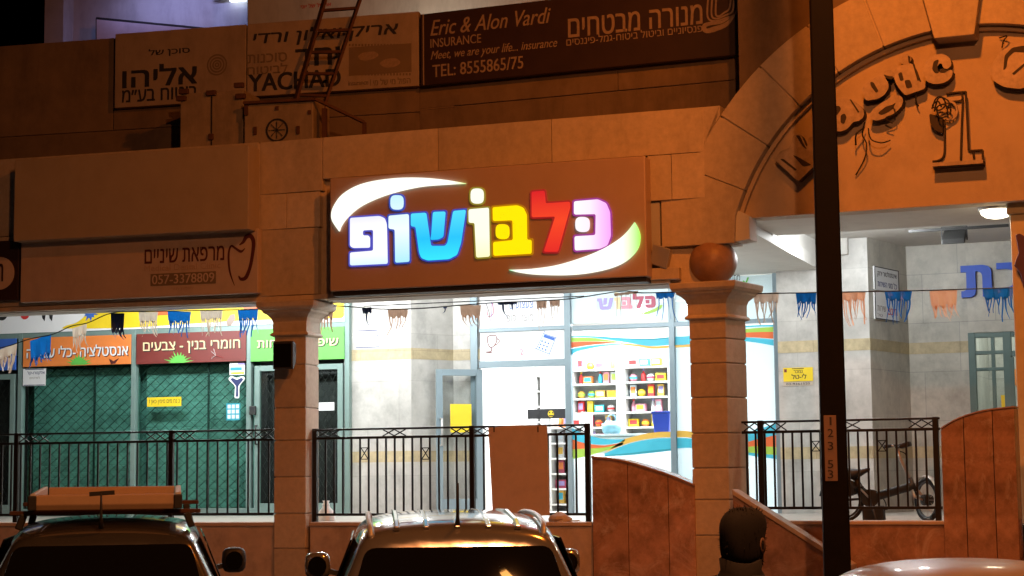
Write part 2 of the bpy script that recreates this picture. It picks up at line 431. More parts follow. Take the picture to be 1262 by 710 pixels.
m_brownflag = translucent('brown_flag_film', (.36, .23, .16), .45)
m_beige_f = translucent('beige_flag_film', (.55, .47, .38), .4)
m_peach = translucent('peach_flag_film', (.66, .45, .31), .4)
m_glass = glass('clear_glass', (.96, .98, .98))
m_glassg = glass('green_glass', (.93, .98, .96))
m_bin = mat('blue_plastic', (.02, .05, .35), .4, var=.1)
m_bag = mat('pale_blue_bag', (.30, .60, .72), .5, var=.15)
m_lampglow = glow('lamp_diffuser', (1, .97, .92), 6)
m_domeglow = glow('dome_diffuser', (1, .90, .68), 5)
m_streetglow = glow('sodium_lens', (1, .42, .10), 30)
m_ledglow = glow('led_tube_glow', (.75, .82, 1), 6)

# ------------------------------------------------------------------ lamps
def area(name, parent, loc, size, power, col, aim=(0, 0, -1), disk=False, sy=None):
    l = bpy.data.lights.new(name, 'AREA'); l.energy = power; l.color = col
    l.shape = 'DISK' if disk else ('RECTANGLE' if sy else 'SQUARE'); l.size = size
    if sy: l.size_y = sy
    o = bpy.data.objects.new(name, l); link(o, parent, loc)
    o.rotation_euler = Vector(aim).to_track_quat('-Z', 'Y').to_euler()
    return o

def street_lamp(loc, arm_dir, hgt, reach, label, power, aim, base=True, size=.5, col=None, hs=1.0):
    t = thing('street_lamp', label, 'street lamp', loc)
    loc = Vector(loc); a = Vector(arm_dir).normalized(); head = loc + Vector((0, 0, hgt)) + a*reach
    if base:
        MB().lathe(loc, [(.16, 0), (.16, .25), (.09, .35), (.075, hgt*.6), (.05, hgt)], 16).build('pole', m_rim, t, smooth=True)
    MB().tube(smooth_open([loc+Vector((0, 0, hgt-.3)), loc+Vector((0, 0, hgt+.05))+a*.2, head-a*.3+Vector((0, 0, .12)), head+Vector((0, 0, .12))]), .035).build('arm', m_rim, t, smooth=True)
    s = a.cross(Vector((0, 0, 1)))
    rings = []
    for k, (d, w, h0, h1) in enumerate([(-.4, .07, .06, .16), (-.25, .14, .02, .2), (.1, .17, .02, .19), (.4, .12, .03, .13), (.45, .05, .05, .1)]):
        c = head + a*d*hs
        rings.append([c+s*w*sx*hs+Vector((0, 0, .06+(z-.06)*hs)) for sx, z in ((-1, h0), (1, h0), (1, (h0+h1)/2), (.6, h1), (-.6, h1), (-1, (h0+h1)/2))])
    MB().loft(rings).build('lamp_head', m_silver, t, smooth=False, bevel=.01)
    rings = [[head + a*d*hs + s*w*hs*math.cos(q) + Vector((0, 0, .06 + hs*(-.045 - .05*dz*max(0, math.sin(q))))) for q in [math.pi*i/8 for i in range(9)]] for d, w, dz in ((-.2, .11, .5), (0, .13, 1), (.3, .1, .6))]
    MB().loft(rings, closed=False, caps=False).build('lamp_lens', m_streetglow, t, smooth=True)
    area('lamp_light', t, head + Vector((0, 0, -.08)), size, power, col or SODIUM, aim, disk=True)
    return t

# ------------------------------------------------------------------ ground
ZF = 1.35                                   # the raised shopping terrace
gm = MB(); gm.add([(-900, -900, -.02), (900, -900, -.02), (900, 900, -.02), (-900, 900, -.02)], [(0, 1, 2, 3)])
tag(gm.build('ground', m_asphalt), kind='structure')
gm = MB(); gm.box(-60, 60, -5, 13.6, -.016, 0.0); tag(gm.build('road', m_asphalt), kind='structure')
gm = MB(); gm.box(-60, 60, 13.75, 17.7, -.01, .13); tag(gm.build('pavement', m_pave), kind='structure')
gm = MB(); gm.box(-60, 60, 13.6, 13.748, -.012, .14); tag(gm.build('kerb', m_kerb, bevel=.02), kind='structure')
gm = MB()
for i in range(-4, 5):
    gm.box(i*2.6-.05, i*2.6+.05, 8.8, 13.4, .001, .005)
tag(gm.build('road_markings', m_white), kind='structure')

# ------------------------------------------------------------------ the arcade building
BLD = thing('arcade_building', 'stone shopping arcade with a terrace, square columns and a wide arch', 'building', M.w(0, 1, 0))
V_L = 4.0                                   # depth of the shop fronts behind the railing
V_M = 4.6
C_OFF = {}
# terrace floor, plinth
zpl = M.at(560, 643.5, 0)[1]
mb = MB(); mb.add([L.w(-12, .25, ZF), M.w(0, .25, ZF), RR.w(9, .25, ZF), RR.w(9, 9.5, ZF), L.w(-12, 9.5, ZF)], [(0, 1, 2, 3, 4)])
mb.build('terrace_floor', m_floor, BLD)
uL0 = L.at(0, 640)[0] - 6
xCL = L.at(341, 560)[0]; xCR = L.at(378, 560)[0]
mb = MB(L); mb.box(uL0, xCL, .0, .3, 0, zpl-.04); mb.build('plinth', m_plinth, BLD, bevel=.006)
mb = MB(L); mb.box(uL0, xCL, -.02, .33, zpl-.04, zpl); mb.build('coping', m_cap, BLD, bevel=.006)
uM0 = M.at(382, 640)[0]; uM1 = M.at(730, 640)[0]
mb = MB(M); mb.box(uM0, uM1, .0, .3, 0, zpl-.04); mb.build('plinth', m_plinth, BLD, bevel=.006)
mb = MB(M); mb.box(uM0, uM1, -.02, .33, zpl-.04, zpl); mb.build('coping', m_cap, BLD, bevel=.006)
zpr = RR.at(1070, 642, .1)[1]
uR0 = RR.at(905, 640)[0]; uR1 = RR.at(1168, 640)[0]
mb = MB(RR); mb.box(uR0, uR1, .05, .35, 0, zpr-.035); mb.build('plinth', m_granite, BLD, bevel=.006)
mb = MB(RR); mb.box(uR0, uR1, .03, .37, zpr-.035, zpr); mb.build('coping', m_cap, BLD, bevel=.006)

# columns
def column(fr, x0, x1, pxs, ytop, yneck, joints, w, name_mat, side=0.0):
    u0 = fr.at(x0, 560)[0]; u1 = fr.at(x1, 560)[0]
    xm = (x0+x1)/2
    zt = fr.at(xm, ytop)[1]; zn = fr.at(xm, yneck)[1]
    v0, v1 = -.04, -.04 + w
    zs = [0.0] + sorted(fr.at(xm, y)[1] for y in joints) + [zn]
    mb = MB(fr)
    g = .006
    for a, b in zip(zs[:-1], zs[1:]):
        mb.poly([(u0, a+g), (u1, a+g), (u1, b-g), (u0, b-g)], v0, v1) if not side else mb.add(
            [fr.w(u, v, z) for z in (a+g, b-g) for u, v in ((u0, v0), (u1, v0), (u1+side, v1), (u0+side*.3, v1))],
            [(3, 2, 1, 0), (4, 5, 6, 7), (0, 1, 5, 4), (1, 2, 6, 5), (2, 3, 7, 6), (3, 0, 4, 7)])
    col = mb.build('column', m_col, BLD, bevel=.008)
    mb = MB(fr); e = .015
    mb.add([fr.w(u, v, z) for z in (0, zn) for u, v in ((u0+e, v0+e), (u1-e, v0+e), (u1+side-e, v1-e), (u0+side*.3+e, v1-e))], [(3, 2, 1, 0), (4, 5, 6, 7), (0, 1, 5, 4), (1, 2, 6, 5), (2, 3, 7, 6), (3, 0, 4, 7)]); mb.build('core', m_col, col)
    # moulded capital: square rings following the profile (outset, z from the neck)
    H = zt - zn; mb = MB(fr)
    prof = [(0, -.02), (.03, -.012), (.04, .0), (.03, .02), (.012, .03), (.014, H*.40), (.03, H*.52), (.065, H*.62), (.10, H*.68), (.105, H*.74), (.13, H*.76), (.15, H*.84), (.155, H*.97), (.15, H)]
    rings = []
    for o_, h in prof:
        rings.append([fr.w(u, v, zn+h) for u, v in ((u0-o_, v0-o_), (u1+o_, v0-o_), (u1+o_+side, v1+o_), (u0-o_+side*.3, v1+o_))])
    mb.loft(rings); mb.build('capital', m_col, col, bevel=.004)
    return u0, u1, zt, v0, v1, col
cL = column(L, 339.5, 378.5, None, 372.5, 413, (450, 503, 543, 588, 633, 676), .37, m_col)
cR = column(RR, 854, 899, None, 349, 392, (418, 448, 490, 534, 577, 616, 660), .40, m_col, side=.10)
# stone ball over the right column
ub, zb = RR.at(875, 327, .17)
rb = .245
mb = MB(RR); mb.lathe(RR.w((cR[0]+cR[1])/2+.02, .16, cR[2]-.001), [(.12, 0)] + [(rb*math.sin(R(a)), rb*.96-rb*.98*math.cos(R(a))) for a in range(32, 160, 8)] + [(.1, rb*1.88)], 32)
mb.build('ball', m_ball, cR[5], smooth=True)

# fascia over the columns (panels with open joints on a recessed core)
zb_ = (L.at(170, 380.5)[1] + M.at(600, 355.5)[1])/2
zlL, zlM = L.at(170, 380.5)[1], M.at(600, 356)[1]
ztL, ztM = L.at(160, 187)[1], M.at(590, 153)[1]
ztop = (ztL + ztM)/2
zl = (zlL + zlM)/2
FASC_B = .5
def upx(fr, x, y, v=0): return fr.at(x, y, v)[0]
ujL = upx(L, 318, 330); ujM = 0
# left bay: core + lintel course
u_l = L.at(0, 300)[0] - 6
mb = MB(L); mb.box(u_l, 0.05, .03, FASC_B, zl, ztop-.01); mb.build('fascia_core', m_stone, BLD)
mb = MB(L); mb.box(u_l, ujL-.004, .0, .028, zl-.001, L.at(170, 372)[1]-.004); mb.build('lintel_course', m_stone, BLD, bevel=.004)
mb = MB(L)
us = [u_l, u_l+3, L.at(-60, 250)[0], ujL - .004]
for a, b in zip(us[:-1], us[1:]):
    mb.box(a+.004, b-.004, .0, .028, L.at(170, 372)[1]+.004, L.at(170, 283)[1]-.004)
    mb.box(a+.004, b-.004, .0, .028, L.at(170, 283)[1]+.004, ztop)
mb.build('fascia_panel', m_stone, BLD, bevel=.004)
# middle bay
uj0 = M.at(320, 330)[0]; uj1 = M.at(392, 330)[0]; uj2 = M.at(404, 330)[0]; uj3 = M.at(797, 270)[0]; uj4 = M.at(868, 170)[0]
mb = MB(M); mb.box(uj0, uj4, .09, FASC_B, zl, ztop-.01); mb.build('fascia_core', m_stone, BLD)
za, zbb, zc = M.at(355, 365.5)[1], M.at(355, 282)[1], M.at(355, 238)[1]
mb = MB(M)
um = M.at(353, 330)[0]
mb.box(uj0+.004, uj1, .0, .088, zl+.06, zbb-.004)
mb.box(uj0+.004, um-.003, .0, .088, zbb+.004, zc-.004); mb.box(um+.003, uj1+.02, .0, .088, zbb+.004, zc-.004)
mb.box(uj0+.004, uj1+.05, .0, .088, zc+.004, ztop)
us = [uj1+.058, M.at(540, 180)[0], M.at(680, 170)[0], uj4]
for a, b in zip(us[:-1], us[1:]): mb.box(a, b-.006, .0, .088, M.at(600, 206)[1], ztop-.0005)
uu = [uj3+.02, M.at(828, 220)[0], uj4]
z1_, z2_ = M.at(828, 246)[1], M.at(828, 200)[1]
for a, b in zip(uu[:-1], uu[1:]): mb.box(a, b-.006, .0, .088, z1_, M.at(600, 206)[1]-.006)
mb.box(uj0+.004, uj4-.4, .01, .088, zl, zl+.055)
mb.build('fascia_panel', m_stone, BLD, bevel=.004)
# light grey strip, small stone block and the recess beside the sign
mb = MB(M); mb.pbox(796, 250, 813.5, 322, .03, .05); mb.build('pale_pilaster', m_aptgrey, BLD)
mb = MB(M); mb.pbox(800, 330, 837, 344.5, -.02, .10); mb.build('corner_block', m_stone, BLD, bevel=.006)
# block standing on the ball
zq0, zq1 = RR.at(860, 302)[1], RR.at(850, 235)[1]
uq0, uq1 = RR.at(814.5, 270)[0], RR.at(904, 270)[0]

# arch: circle through the inner edge
VT = .16
ip = np.array([RR.at(x, y, 0) for x, y in ((914, 239), (946, 181), (986, 129), (1029, 91), (1088, 58), (1151, 37), (1214, 29), (1262, 31))])
A = np.c_[2*ip, np.ones(len(ip))]; sol = np.linalg.lstsq(A, (ip**2).sum(1), rcond=None)[0]
ac = (float(sol[0]), float(sol[1])); ar = float(math.sqrt(sol[2] + sol[0]**2 + sol[1]**2))
op = RR.at(887, 144, 0); ro = math.hypot(op[0]-ac[0], op[1]-ac[1])
print('ARCH', ac, ar, ro, 'zl', zlL, zlM, 'zt', ztL, ztM, 'zpl', zpl, zpr)
def pang(x, y):
    u, z = RR.at(x, y, 0); return math.atan2(z-ac[1], u-ac[0])
def sector(a0, a1, r0, r1, n=8):
    return [(ac[0]+r1*math.cos(a0+(a1-a0)*i/n), ac[1]+r1*math.sin(a0+(a1-a0)*i/n)) for i in range(n+1)] + \
           [(ac[0]+r0*math.cos(a1+(a0-a1)*i/n), ac[1]+r0*math.sin(a1+(a0-a1)*i/n)) for i in range(n+1)]
ztymp = RR.at(1070, 258, VT)[1]
jl = [pang(920, 236), pang(946, 180), pang(986, 131), pang(1088, 56)]
k0, k1 = pang(1152, 38), pang(1203, 32)
ai = [jl[0], jl[1], jl[2], jl[3], k0]
a_spring = math.asin((ztymp - ac[1])/ar) if abs(ztymp-ac[1]) < ar else 0
a_spring = math.pi - a_spring
steps = [jl[0], jl[1], jl[2], pang(1032, 88), jl[3], k0]
mirror = [k0 + k1 - a for a in steps][::-1]
for seq in (steps, mirror):
    for a, b in zip(seq[:-1], seq[1:]):
        g = .005 if a > b else -.005
        MB(RR).poly(sector(a-g*.6, b+g*.6, ar, ro, 5), .0, .3).build('voussoir', m_stone, BLD, bevel=.006)
mb = MB(RR)
mb.poly(sector(steps[0]+.02, mirror[-1]-.02, ar+.02, ro-.02, 40), .02, .28); mb.build('arch_core', m_stone, BLD)
mb = MB(RR)
kw = [RR.at(1138, 0, -.1), RR.at(1151.5, 48, -.1), RR.at(1201, 42, -.1), RR.at(1208, 0, -.1)]
ext = 1.0
kt0 = (kw[0][0]-(kw[1][0]-kw[0][0])*1.2, kw[0][1]+(kw[0][1]-kw[1][1])*1.2); kt1 = (kw[3][0]+(kw[3][0]-kw[2][0])*1.2, kt0[1])
mb.poly([kt0, kw[1], (kw[2][0], kw[1][1]), kt1], -.12, .31); mb.build('keystone', m_stone, BLD, bevel=.01)
# moulded bead along the inner edge of the arch
mb = MB(RR); mb.poly(sector(a_spring, mirror[-1], ar-.045, ar-.004, 60), .10, .30); mb.build('arch_bead', m_tymp, BLD)
# tympanum wall with the underside beam
mb = MB(RR)
pts = sector(a_spring, math.pi-a_spring, 0.01, ar-.03, 60)[:61]
mb.poly(pts, VT, .42); mb.build('tympanum', m_tymp, BLD)
mb = MB(RR); mb.box(pts[0][0]-.1, pts[-1][0]+2, .03+VT, 1.75, ztymp-.0, ztymp+.5) if False else mb.box(pts[0][0]-.05, pts[-1][0]+2, .421, 1.75, ztymp+.002, ztymp+.6); mb.build('beam', m_ceil, BLD)
# left haunch: wall between the arch ring, the block and the sign fascia
ah = jl[0]
mb = MB(RR)
pz0 = zq0
hu = RR.at(850, 215)[0]
lo = [(ac[0]+ar*math.cos(jl[0]+t*(a_spring-jl[0])), ac[1]+ar*math.sin(jl[0]+t*(a_spring-jl[0]))) for t in (0, .33, .66, 1)]
lo = [p for p in lo]
outer0 = (ac[0]+ro*math.cos(jl[0]), ac[1]+ro*math.sin(jl[0]))
uL_ = RR.at(815, 270)[0]
blk = [(uL_, zq0), (uq1, zq0), (lo[-1][0], lo[-1][1])] + lo[::-1][1:] + [outer0, (uL_, outer0[1])]
mb.poly(blk, .0, .34); mb.build('pier_block', m_stone, BLD, bevel=.006)
mb = MB(RR)
oarc = [(ac[0]+ro*math.cos(a), ac[1]+ro*math.sin(a)) for a in np.linspace(jl[0], jl[2]+.0, 9)]
tp = [p for p in oarc if p[1] < ztop]
uW = M_u = RR.at(866, 170)[0]
mb.poly([(uW, outer0[1]+.006)] + [(p[0]-.005, p[1]) for p in tp] + [(tp[-1][0]-.005, ztop), (uW, ztop)], .004, .3); mb.build('haunch_panel', m_stone, BLD, bevel=.005)
# pale return of the pier towards the entrance
mb = MB(RR); mb.poly([(uq1+.002, zq0+.02), (RR.at(922, 283)[0], RR.at(922, 294)[1]), (RR.at(922, 283)[0], ztymp), (uq1+.002, ztymp+.08)], .05, .33); mb.build('pier_return', m_ceil, BLD)

# roof ledge and terrace ceiling
zce = 4.35
zcr = RR.at(1090, 296, V_M)[1] + .02
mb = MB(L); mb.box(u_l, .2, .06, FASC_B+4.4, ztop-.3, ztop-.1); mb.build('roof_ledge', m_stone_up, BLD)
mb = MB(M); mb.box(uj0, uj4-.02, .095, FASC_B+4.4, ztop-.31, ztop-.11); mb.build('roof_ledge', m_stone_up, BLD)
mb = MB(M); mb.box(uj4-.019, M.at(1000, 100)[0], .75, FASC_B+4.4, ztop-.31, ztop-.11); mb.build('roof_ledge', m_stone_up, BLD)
mb = MB(L); mb.box(u_l, .3, FASC_B+.002, 9, zce, zce+.15); mb.build('ceiling', m_ceil, BLD)
uce = M.at(912, 300)[0]
mb = MB(M); mb.box(M.at(372, 300)[0], uce, FASC_B+.002, V_M+5.5, zce+.003, zce+.153); mb.build('ceiling', m_ceil, BLD)
mb = MB(RR); mb.box(RR.at(916, 300, 1)[0], RR.at(1500, 300)[0], 1.752, V_M+5, zcr, zcr+.15); mb.build('ceiling', m_ceil, BLD)
mb = MB(RR); mb.box(RR.at(912, 300, 1)[0], RR.at(916, 300, 1)[0], .5, V_M, zce+.01, zcr+.2); mb.build('ceiling_step', m_ceil, BLD)
# soffit strip: pale underside just behind the lintel
mb = MB(L); mb.box(u_l, -.02, .12, .498, zl-.008, zl-.0005); mb.build('soffit', m_ceil, BLD)
mb = MB(M); mb.box(M.at(398, 360)[0], M.at(838, 345)[0], .12, .498, zl-.008, zl-.0005); mb.build('soffit', m_ceil, BLD)

# curved parapet above (two straight lengths)
P1 = fr_at(517, 6); P1.o = M.w(M.at(517, 100, 1.3)[0], 1.3, 0)
P2 = Fr(P1.o.x, P1.o.y, -2.0)
zt1 = P1.at(300, 35)[1]; zt2 = P2.at(560, 14)[1]; ztp = zt1
zg1 = P1.at(110, 163.5)[1]; zg2 = P2.at(730, 115.5)[1]
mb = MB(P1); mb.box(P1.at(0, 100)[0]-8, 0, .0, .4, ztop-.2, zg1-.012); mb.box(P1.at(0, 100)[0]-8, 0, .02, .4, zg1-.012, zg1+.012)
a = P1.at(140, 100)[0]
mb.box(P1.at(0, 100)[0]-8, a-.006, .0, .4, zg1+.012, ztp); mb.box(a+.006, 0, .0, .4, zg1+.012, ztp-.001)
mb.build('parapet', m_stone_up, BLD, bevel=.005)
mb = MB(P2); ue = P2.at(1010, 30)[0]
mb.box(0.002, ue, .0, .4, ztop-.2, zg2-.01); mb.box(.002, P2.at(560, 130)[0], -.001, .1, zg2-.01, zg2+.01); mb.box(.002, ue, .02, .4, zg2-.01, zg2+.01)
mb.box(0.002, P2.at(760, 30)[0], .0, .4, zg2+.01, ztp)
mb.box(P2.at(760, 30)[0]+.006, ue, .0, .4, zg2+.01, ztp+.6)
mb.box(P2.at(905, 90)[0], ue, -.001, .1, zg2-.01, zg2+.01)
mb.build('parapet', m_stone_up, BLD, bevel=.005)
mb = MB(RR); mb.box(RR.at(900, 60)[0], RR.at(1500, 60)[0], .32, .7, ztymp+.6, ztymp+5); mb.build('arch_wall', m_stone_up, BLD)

# back walls of the terrace
def wall(pts, z0, z1, name, m, th=.2):
    """pts: world plan points, left to right; the wall stands behind them"""
    for a, b in zip(pts[:-1], pts[1:]):
        a = Vector(a); b = Vector(b); t = (b-a).normalized(); n = Vector((-t.y, t.x, 0))
        mb = MB(); q = [a, b, b+n*th, a+n*th]
        mb.add([p + Vector((0, 0, z)) for z in (z0, z1) for p in q], [(3, 2, 1, 0), (4, 5, 6, 7), (0, 1, 5, 4), (1, 2, 6, 5), (2, 3, 7, 6), (3, 0, 4, 7)])
        mb.build(name, m, BLD)
def plan(fr, x, y, v): u = fr.at(x, y, v)[0]; p = fr.w(u, v, 0); return p
ma = plan(M, 424, 500, V_L); mb_ = plan(M, 507, 500, V_L); mc = plan(M, 559, 500, V_M); md = plan(M, 592, 500, V_M)
wall([ma, mb_, mc, md], ZF, zce, 'back_wall', m_marble)
zA0, zA1 = M.at(430, 445, V_L)[1], M.at(430, 431.5, V_L)[1]
zB0, zB1 = M.at(450, 570, V_L)[1], M.at(450, 556.5, V_L)[1]
def bands(pts, zz):
    for a, b in zip(pts[:-1], pts[1:]):
        a = Vector(a); b = Vector(b); t = (b-a).normalized(); n = Vector((-t.y, t.x, 0))*-.004
        for z0, z1 in zz:
            mb = MB(); mb.add([p + Vector((0, 0, z)) for z in (z0, z1) for p in (a+n, b+n, b, a)], [(3, 2, 1, 0), (4, 5, 6, 7), (0, 1, 5, 4), (1, 2, 6, 5), (3, 0, 4, 7)])
            mb.build('yellow_band', m_band, BLD)
bands([ma, mb_, mc, md], [(zA0, zA1), (zB0, zB1)])
ra = plan(RR, 960, 480, V_M-.2); rb_ = plan(RR, 1074, 480, V_M-.2); rc = plan(RR, 1122, 480, V_M+.95); rd = plan(RR, 1196, 480, V_M+.95); re_ = plan(RR, 1330, 480, V_M+.95)
wall([ra, rb_], ZF, zcr, 'back_wall', m_marble)
wall([rb_, rc, rd], ZF, zcr, 'back_wall', m_marble2)
zdoor = RR.at(1230, 409, V_M+.95)[1]
wall([rd, re_], zdoor, zcr, 'back_wall', m_marble2)
rf = plan(RR, 1480, 480, V_M+.95); wall([re_, rf], ZF, zcr, 'back_wall', m_marble2)
zR0, zR1 = RR.at(1040, 432.5, V_M-.2)[1], RR.at(1040, 418, V_M-.2)[1]
zR2, zR3 = RR.at(1060, 565, V_M-.2)[1], RR.at(1060, 550, V_M-.2)[1]
bands([ra, rb_, rc, rd], [(zR0, zR1), (zR2, zR3)])
# closing walls at the far ends of the terrace
mb = MB(L); mb.box(u_l, u_l+.2, .3, 9, ZF, zce); mb.build('end_wall', m_marble, BLD)

# ------------------------------------------------------------------ stair walls in polished granite
WM = Fr(M.o.x, M.o.y-.02, 0)
pl = [(729, 562), (764, 566), (800, 576), (830, 586), (856, 597)]
top = [M.at(x, y, -.06) for x, y in pl]
t = thing('stair_wall', 'polished brown granite stair wall with a curved top left of the ball column', 'stair wall', M.w(top[2][0], 0, 0))
mb = MB(M)
sm = [tuple(p) for p in smooth_open(top, 4)]
for a, b in ((0, len(sm)//3), (len(sm)//3, 2*len(sm)//3), (2*len(sm)//3, len(sm)-1)):
    g = .003
    seg_ = sm[a:b+1]
    mb.poly([(seg_[0][0]+g, 0), (seg_[-1][0]-g, 0)] + [(p[0]-(g if i == 0 else 0)+(g if i == len(seg_)-1 else 0), p[1]-.02) for i, p in enumerate(seg_[::-1])], -.06, .2)
mb.build('granite_panel', m_granite, t, bevel=.004)
mb = MB(M); mb.poly(sm + [(p[0], p[1]-.022) for p in sm[::-1]], -.075, .215); mb.build('coping', m_granite, t, bevel=.003)
p0, p1 = RR.at(903, 610, -.25), RR.at(1050, 703, -.25)
t = thing('stair_wall', 'sloping granite stair wall with a pale coping right of the ball column', 'stair wall', RR.w((p0[0]+p1[0])/2, 0, 0))
mb = MB(RR); mb.poly([p0, p1, (p1[0], 0), (p0[0], 0)], -.25, -.06); mb.build('granite_panel', m_granite, t, bevel=.006)
mb = MB(RR); mb.poly([(p0[0], p0[1]+.055), (p1[0], p1[1]+.055), (p1[0], p1[1]+.004), (p0[0], p0[1]+.004)], -.28, -.03); mb.build('coping', m_cap, t, bevel=.006)
bl = [RR.at(x, y, -.35) for x, y in ((1159, 530), (1180, 517.5), (1211, 508), (1250, 503))]
t = thing('stair_wall', 'tall granite stair wall with a rising curved top beside the bicycle', 'stair wall', RR.w(bl[2][0], -.3, 0))
sb = [tuple(p) for p in smooth_open(bl, 5)]
u3 = [bl[0][0], RR.at(1190, 600, -.35)[0], RR.at(1226, 600, -.35)[0], bl[3][0]]
for i in range(3):
    seg_ = [p for p in sb if u3[i]-.001 <= p[0] <= u3[i+1]+.001]
    def zat(u):
        return float(np.interp(u, [p[0] for p in sb], [p[1] for p in sb]))
    seg_ = [(u3[i]+.003, zat(u3[i]))] + [p for p in seg_ if u3[i]+.01 < p[0] < u3[i+1]-.01] + [(u3[i+1]-.003, zat(u3[i+1]))]
    mb = MB(RR); mb.poly([(seg_[0][0], 0), (seg_[-1][0], 0)] + seg_[::-1], -.35, -.05); mb.build('granite_panel', m_granite, t, bevel=.004)
mb = MB(RR); mb.poly([(p[0], p[1]+.004) for p in sb] + [(p[0], p[1]+.02) for p in sb[::-1]], -.36, -.04); mb.build('coping', m_granite, t, bevel=.003)
mb = MB(RR); mb.box(bl[3][0]+.01, bl[3][0]+.5, -.05, .25, 0, RR.at(1258, 640, 0)[1]); mb.build('low_return', m_granite, t)

# ------------------------------------------------------------------ railings
def railing(fr, v, x0, x1, y_at, ytop, ysec, ybot, zbase, posts, xg, mids, label, n, mid_y=None):
    u0, u1 = fr.at(x0, ytop, v)[0], fr.at(x1, ytop, v)[0]; xm = y_at
    zt, zs, zb = fr.at(xm, ytop, v)[1], fr.at(xm, ysec, v)[1], fr.at(xm, ybot, v)[1]
    t = thing('railing', label, 'railing', fr.w((u0+u1)/2, v, zbase), 'railings along the terrace')
    h = .014
    MB(fr).box(u0, u1, v-.025, v+.025, zt-.022, zt).build('top_rail', m_rail, t, bevel=.006)
    MB(fr).box(u0, u1, v-.014, v+.014, zs-h, zs+h).build('second_rail', m_rail, t, bevel=.004)
    MB(fr).box(u0, u1, v-.014, v+.014, zb-h, zb+h).build('bottom_rail', m_rail, t, bevel=.004)
    pu = []
    for x in posts:
        u = fr.at(x, 600, v)[0]; pu.append(u)
        MB(fr).box(u-.027, u+.027, v-.027, v+.027, zbase-.01, zt+.004).build('post', m_rail, t, bevel=.005)
    ref = None; us = []
    for i in range(n):
        u = u0 + (u1-u0)*(i+.5)/n; us.append(u)
        if any(abs(u-p) < .035 for p in pu): continue
        if ref is None:
            ref = MB(fr).box(u-.009, u+.009, v-.009, v+.009, zb+h, zs-h).build('baluster', m_rail, t); ru = u
        else:
            c = ref.copy(); COL.objects.link(c); c.parent = t
            c.location = ref.location + fr.t*(u-ru)
    step = us[1]-us[0]
    for xa, xb in xg:
        a, b = fr.at(xa, ytop+7, v)[0], fr.at(xb, ytop+7, v)[0]; k = max(1, round((b-a)/.115)); w = (b-a)/k
        mb = MB(fr)
        for i in range(k):
            mb.bar(fr.w(a+i*w, v-.006, zs+h), fr.w(a+i*w+w, v-.006, zt-.022), .012); mb.bar(fr.w(a+i*w, v+.006, zt-.022), fr.w(a+i*w+w, v+.006, zs+h), .012)
        mb.build('cross_ornament', m_rail, t)
    for xa, (ya, yb) in mids:
        u = fr.at(xa, (ya+yb)/2, v)[0]; i = max(0, min(n-2, int((u-us[0])//step))); a, b = us[i]+.009, us[i+1]-.009
        z1, z0 = fr.at(xa, ya, v)[1], fr.at(xa, yb, v)[1]
        mb = MB(fr); mb.bar(fr.w(a, v-.005, z0), fr.w(b, v-.005, z1), .009); mb.bar(fr.w(a, v+.005, z1), fr.w(b, v+.005, z0), .009)
        mb.bar(fr.w(a, v, z0), fr.w(b, v, z0), .009); mb.bar(fr.w(a, v, z1), fr.w(b, v, z1), .009)
        mb.build('cross_ornament', m_rail, t)
    return t
railing(L, .15, -60, 338, 170, 531.5, 544.5, 634, zpl, (-58, 20, 211), ((24, 60), (180, 240), (290, 336)), (), 'dark bronze railing in front of the hardware shop left of the first column', 33)
railing(M, .15, 386, 727, 560, 525.5, 537.5, 634, zpl, (388.5, 582.5, 725), ((392, 418), (472, 500), (556, 608), (690, 722)), ((446, (552, 566)), (524, (552, 566))), 'dark bronze railing with a brown board in front of the toy shop', 31)
railing(RR, .2, 914, 1158, 1030, 516.8, 531.0, 626, zpr, (939, 1155.5), ((917, 969), (1041, 1060), (1120, 1152)), ((1000, (544, 556)), (1087, (543, 556))), 'dark bronze railing right of the ball column in front of the bicycle', 21)

# ------------------------------------------------------------------ lamps under the terrace ceiling
def ceiling_lamp(fr, u, v, z, label, power, length=1.2):
    t = thing('ceiling_lamp', label, 'ceiling lamp', fr.w(u, v, z), 'strip lamps under the terrace ceiling')
    MB(fr).box(u-length/2, u+length/2, v-.07, v+.07, z-.05, z-.002).build('housing', m_white, t, bevel=.008)
    MB(fr).box(u-length/2+.02, u+length/2-.02, v-.05, v+.05, z-.075, z-.052).build('diffuser', m_lampglow, t, bevel=.01)
    for k in (-.3, .3):
        l = bpy.data.lights.new('lamp_light', 'POINT'); l.energy = power*1.3; l.color = COOL; l.shadow_soft_size = .10
        link(bpy.data.objects.new('lamp_light', l), t, fr.w(u+k*length, v, z-.19))
    return t
ceiling_lamp(L, -3.0, 2.2, zce, 'long white strip lamp on the ceiling before the hardware shop window', 74)
ceiling_lamp(L, -.9, 2.2, zce, 'white strip lamp on the ceiling behind the first column', 70)
ceiling_lamp(M, M.at(470, 400, 2.2)[0], 2.2, zce+.003, 'white strip lamp on the ceiling before the marble wall', 44)
ceiling_lamp(M, M.at(690, 400, 2.2)[0], 2.2, zce+.003, 'white strip lamp on the ceiling before the toy shop door', 62)
ceiling_lamp(RR, RR.at(1050, 300, 2.6)[0], 2.6, zcr, 'white strip lamp on the ceiling above the bicycle', 54)

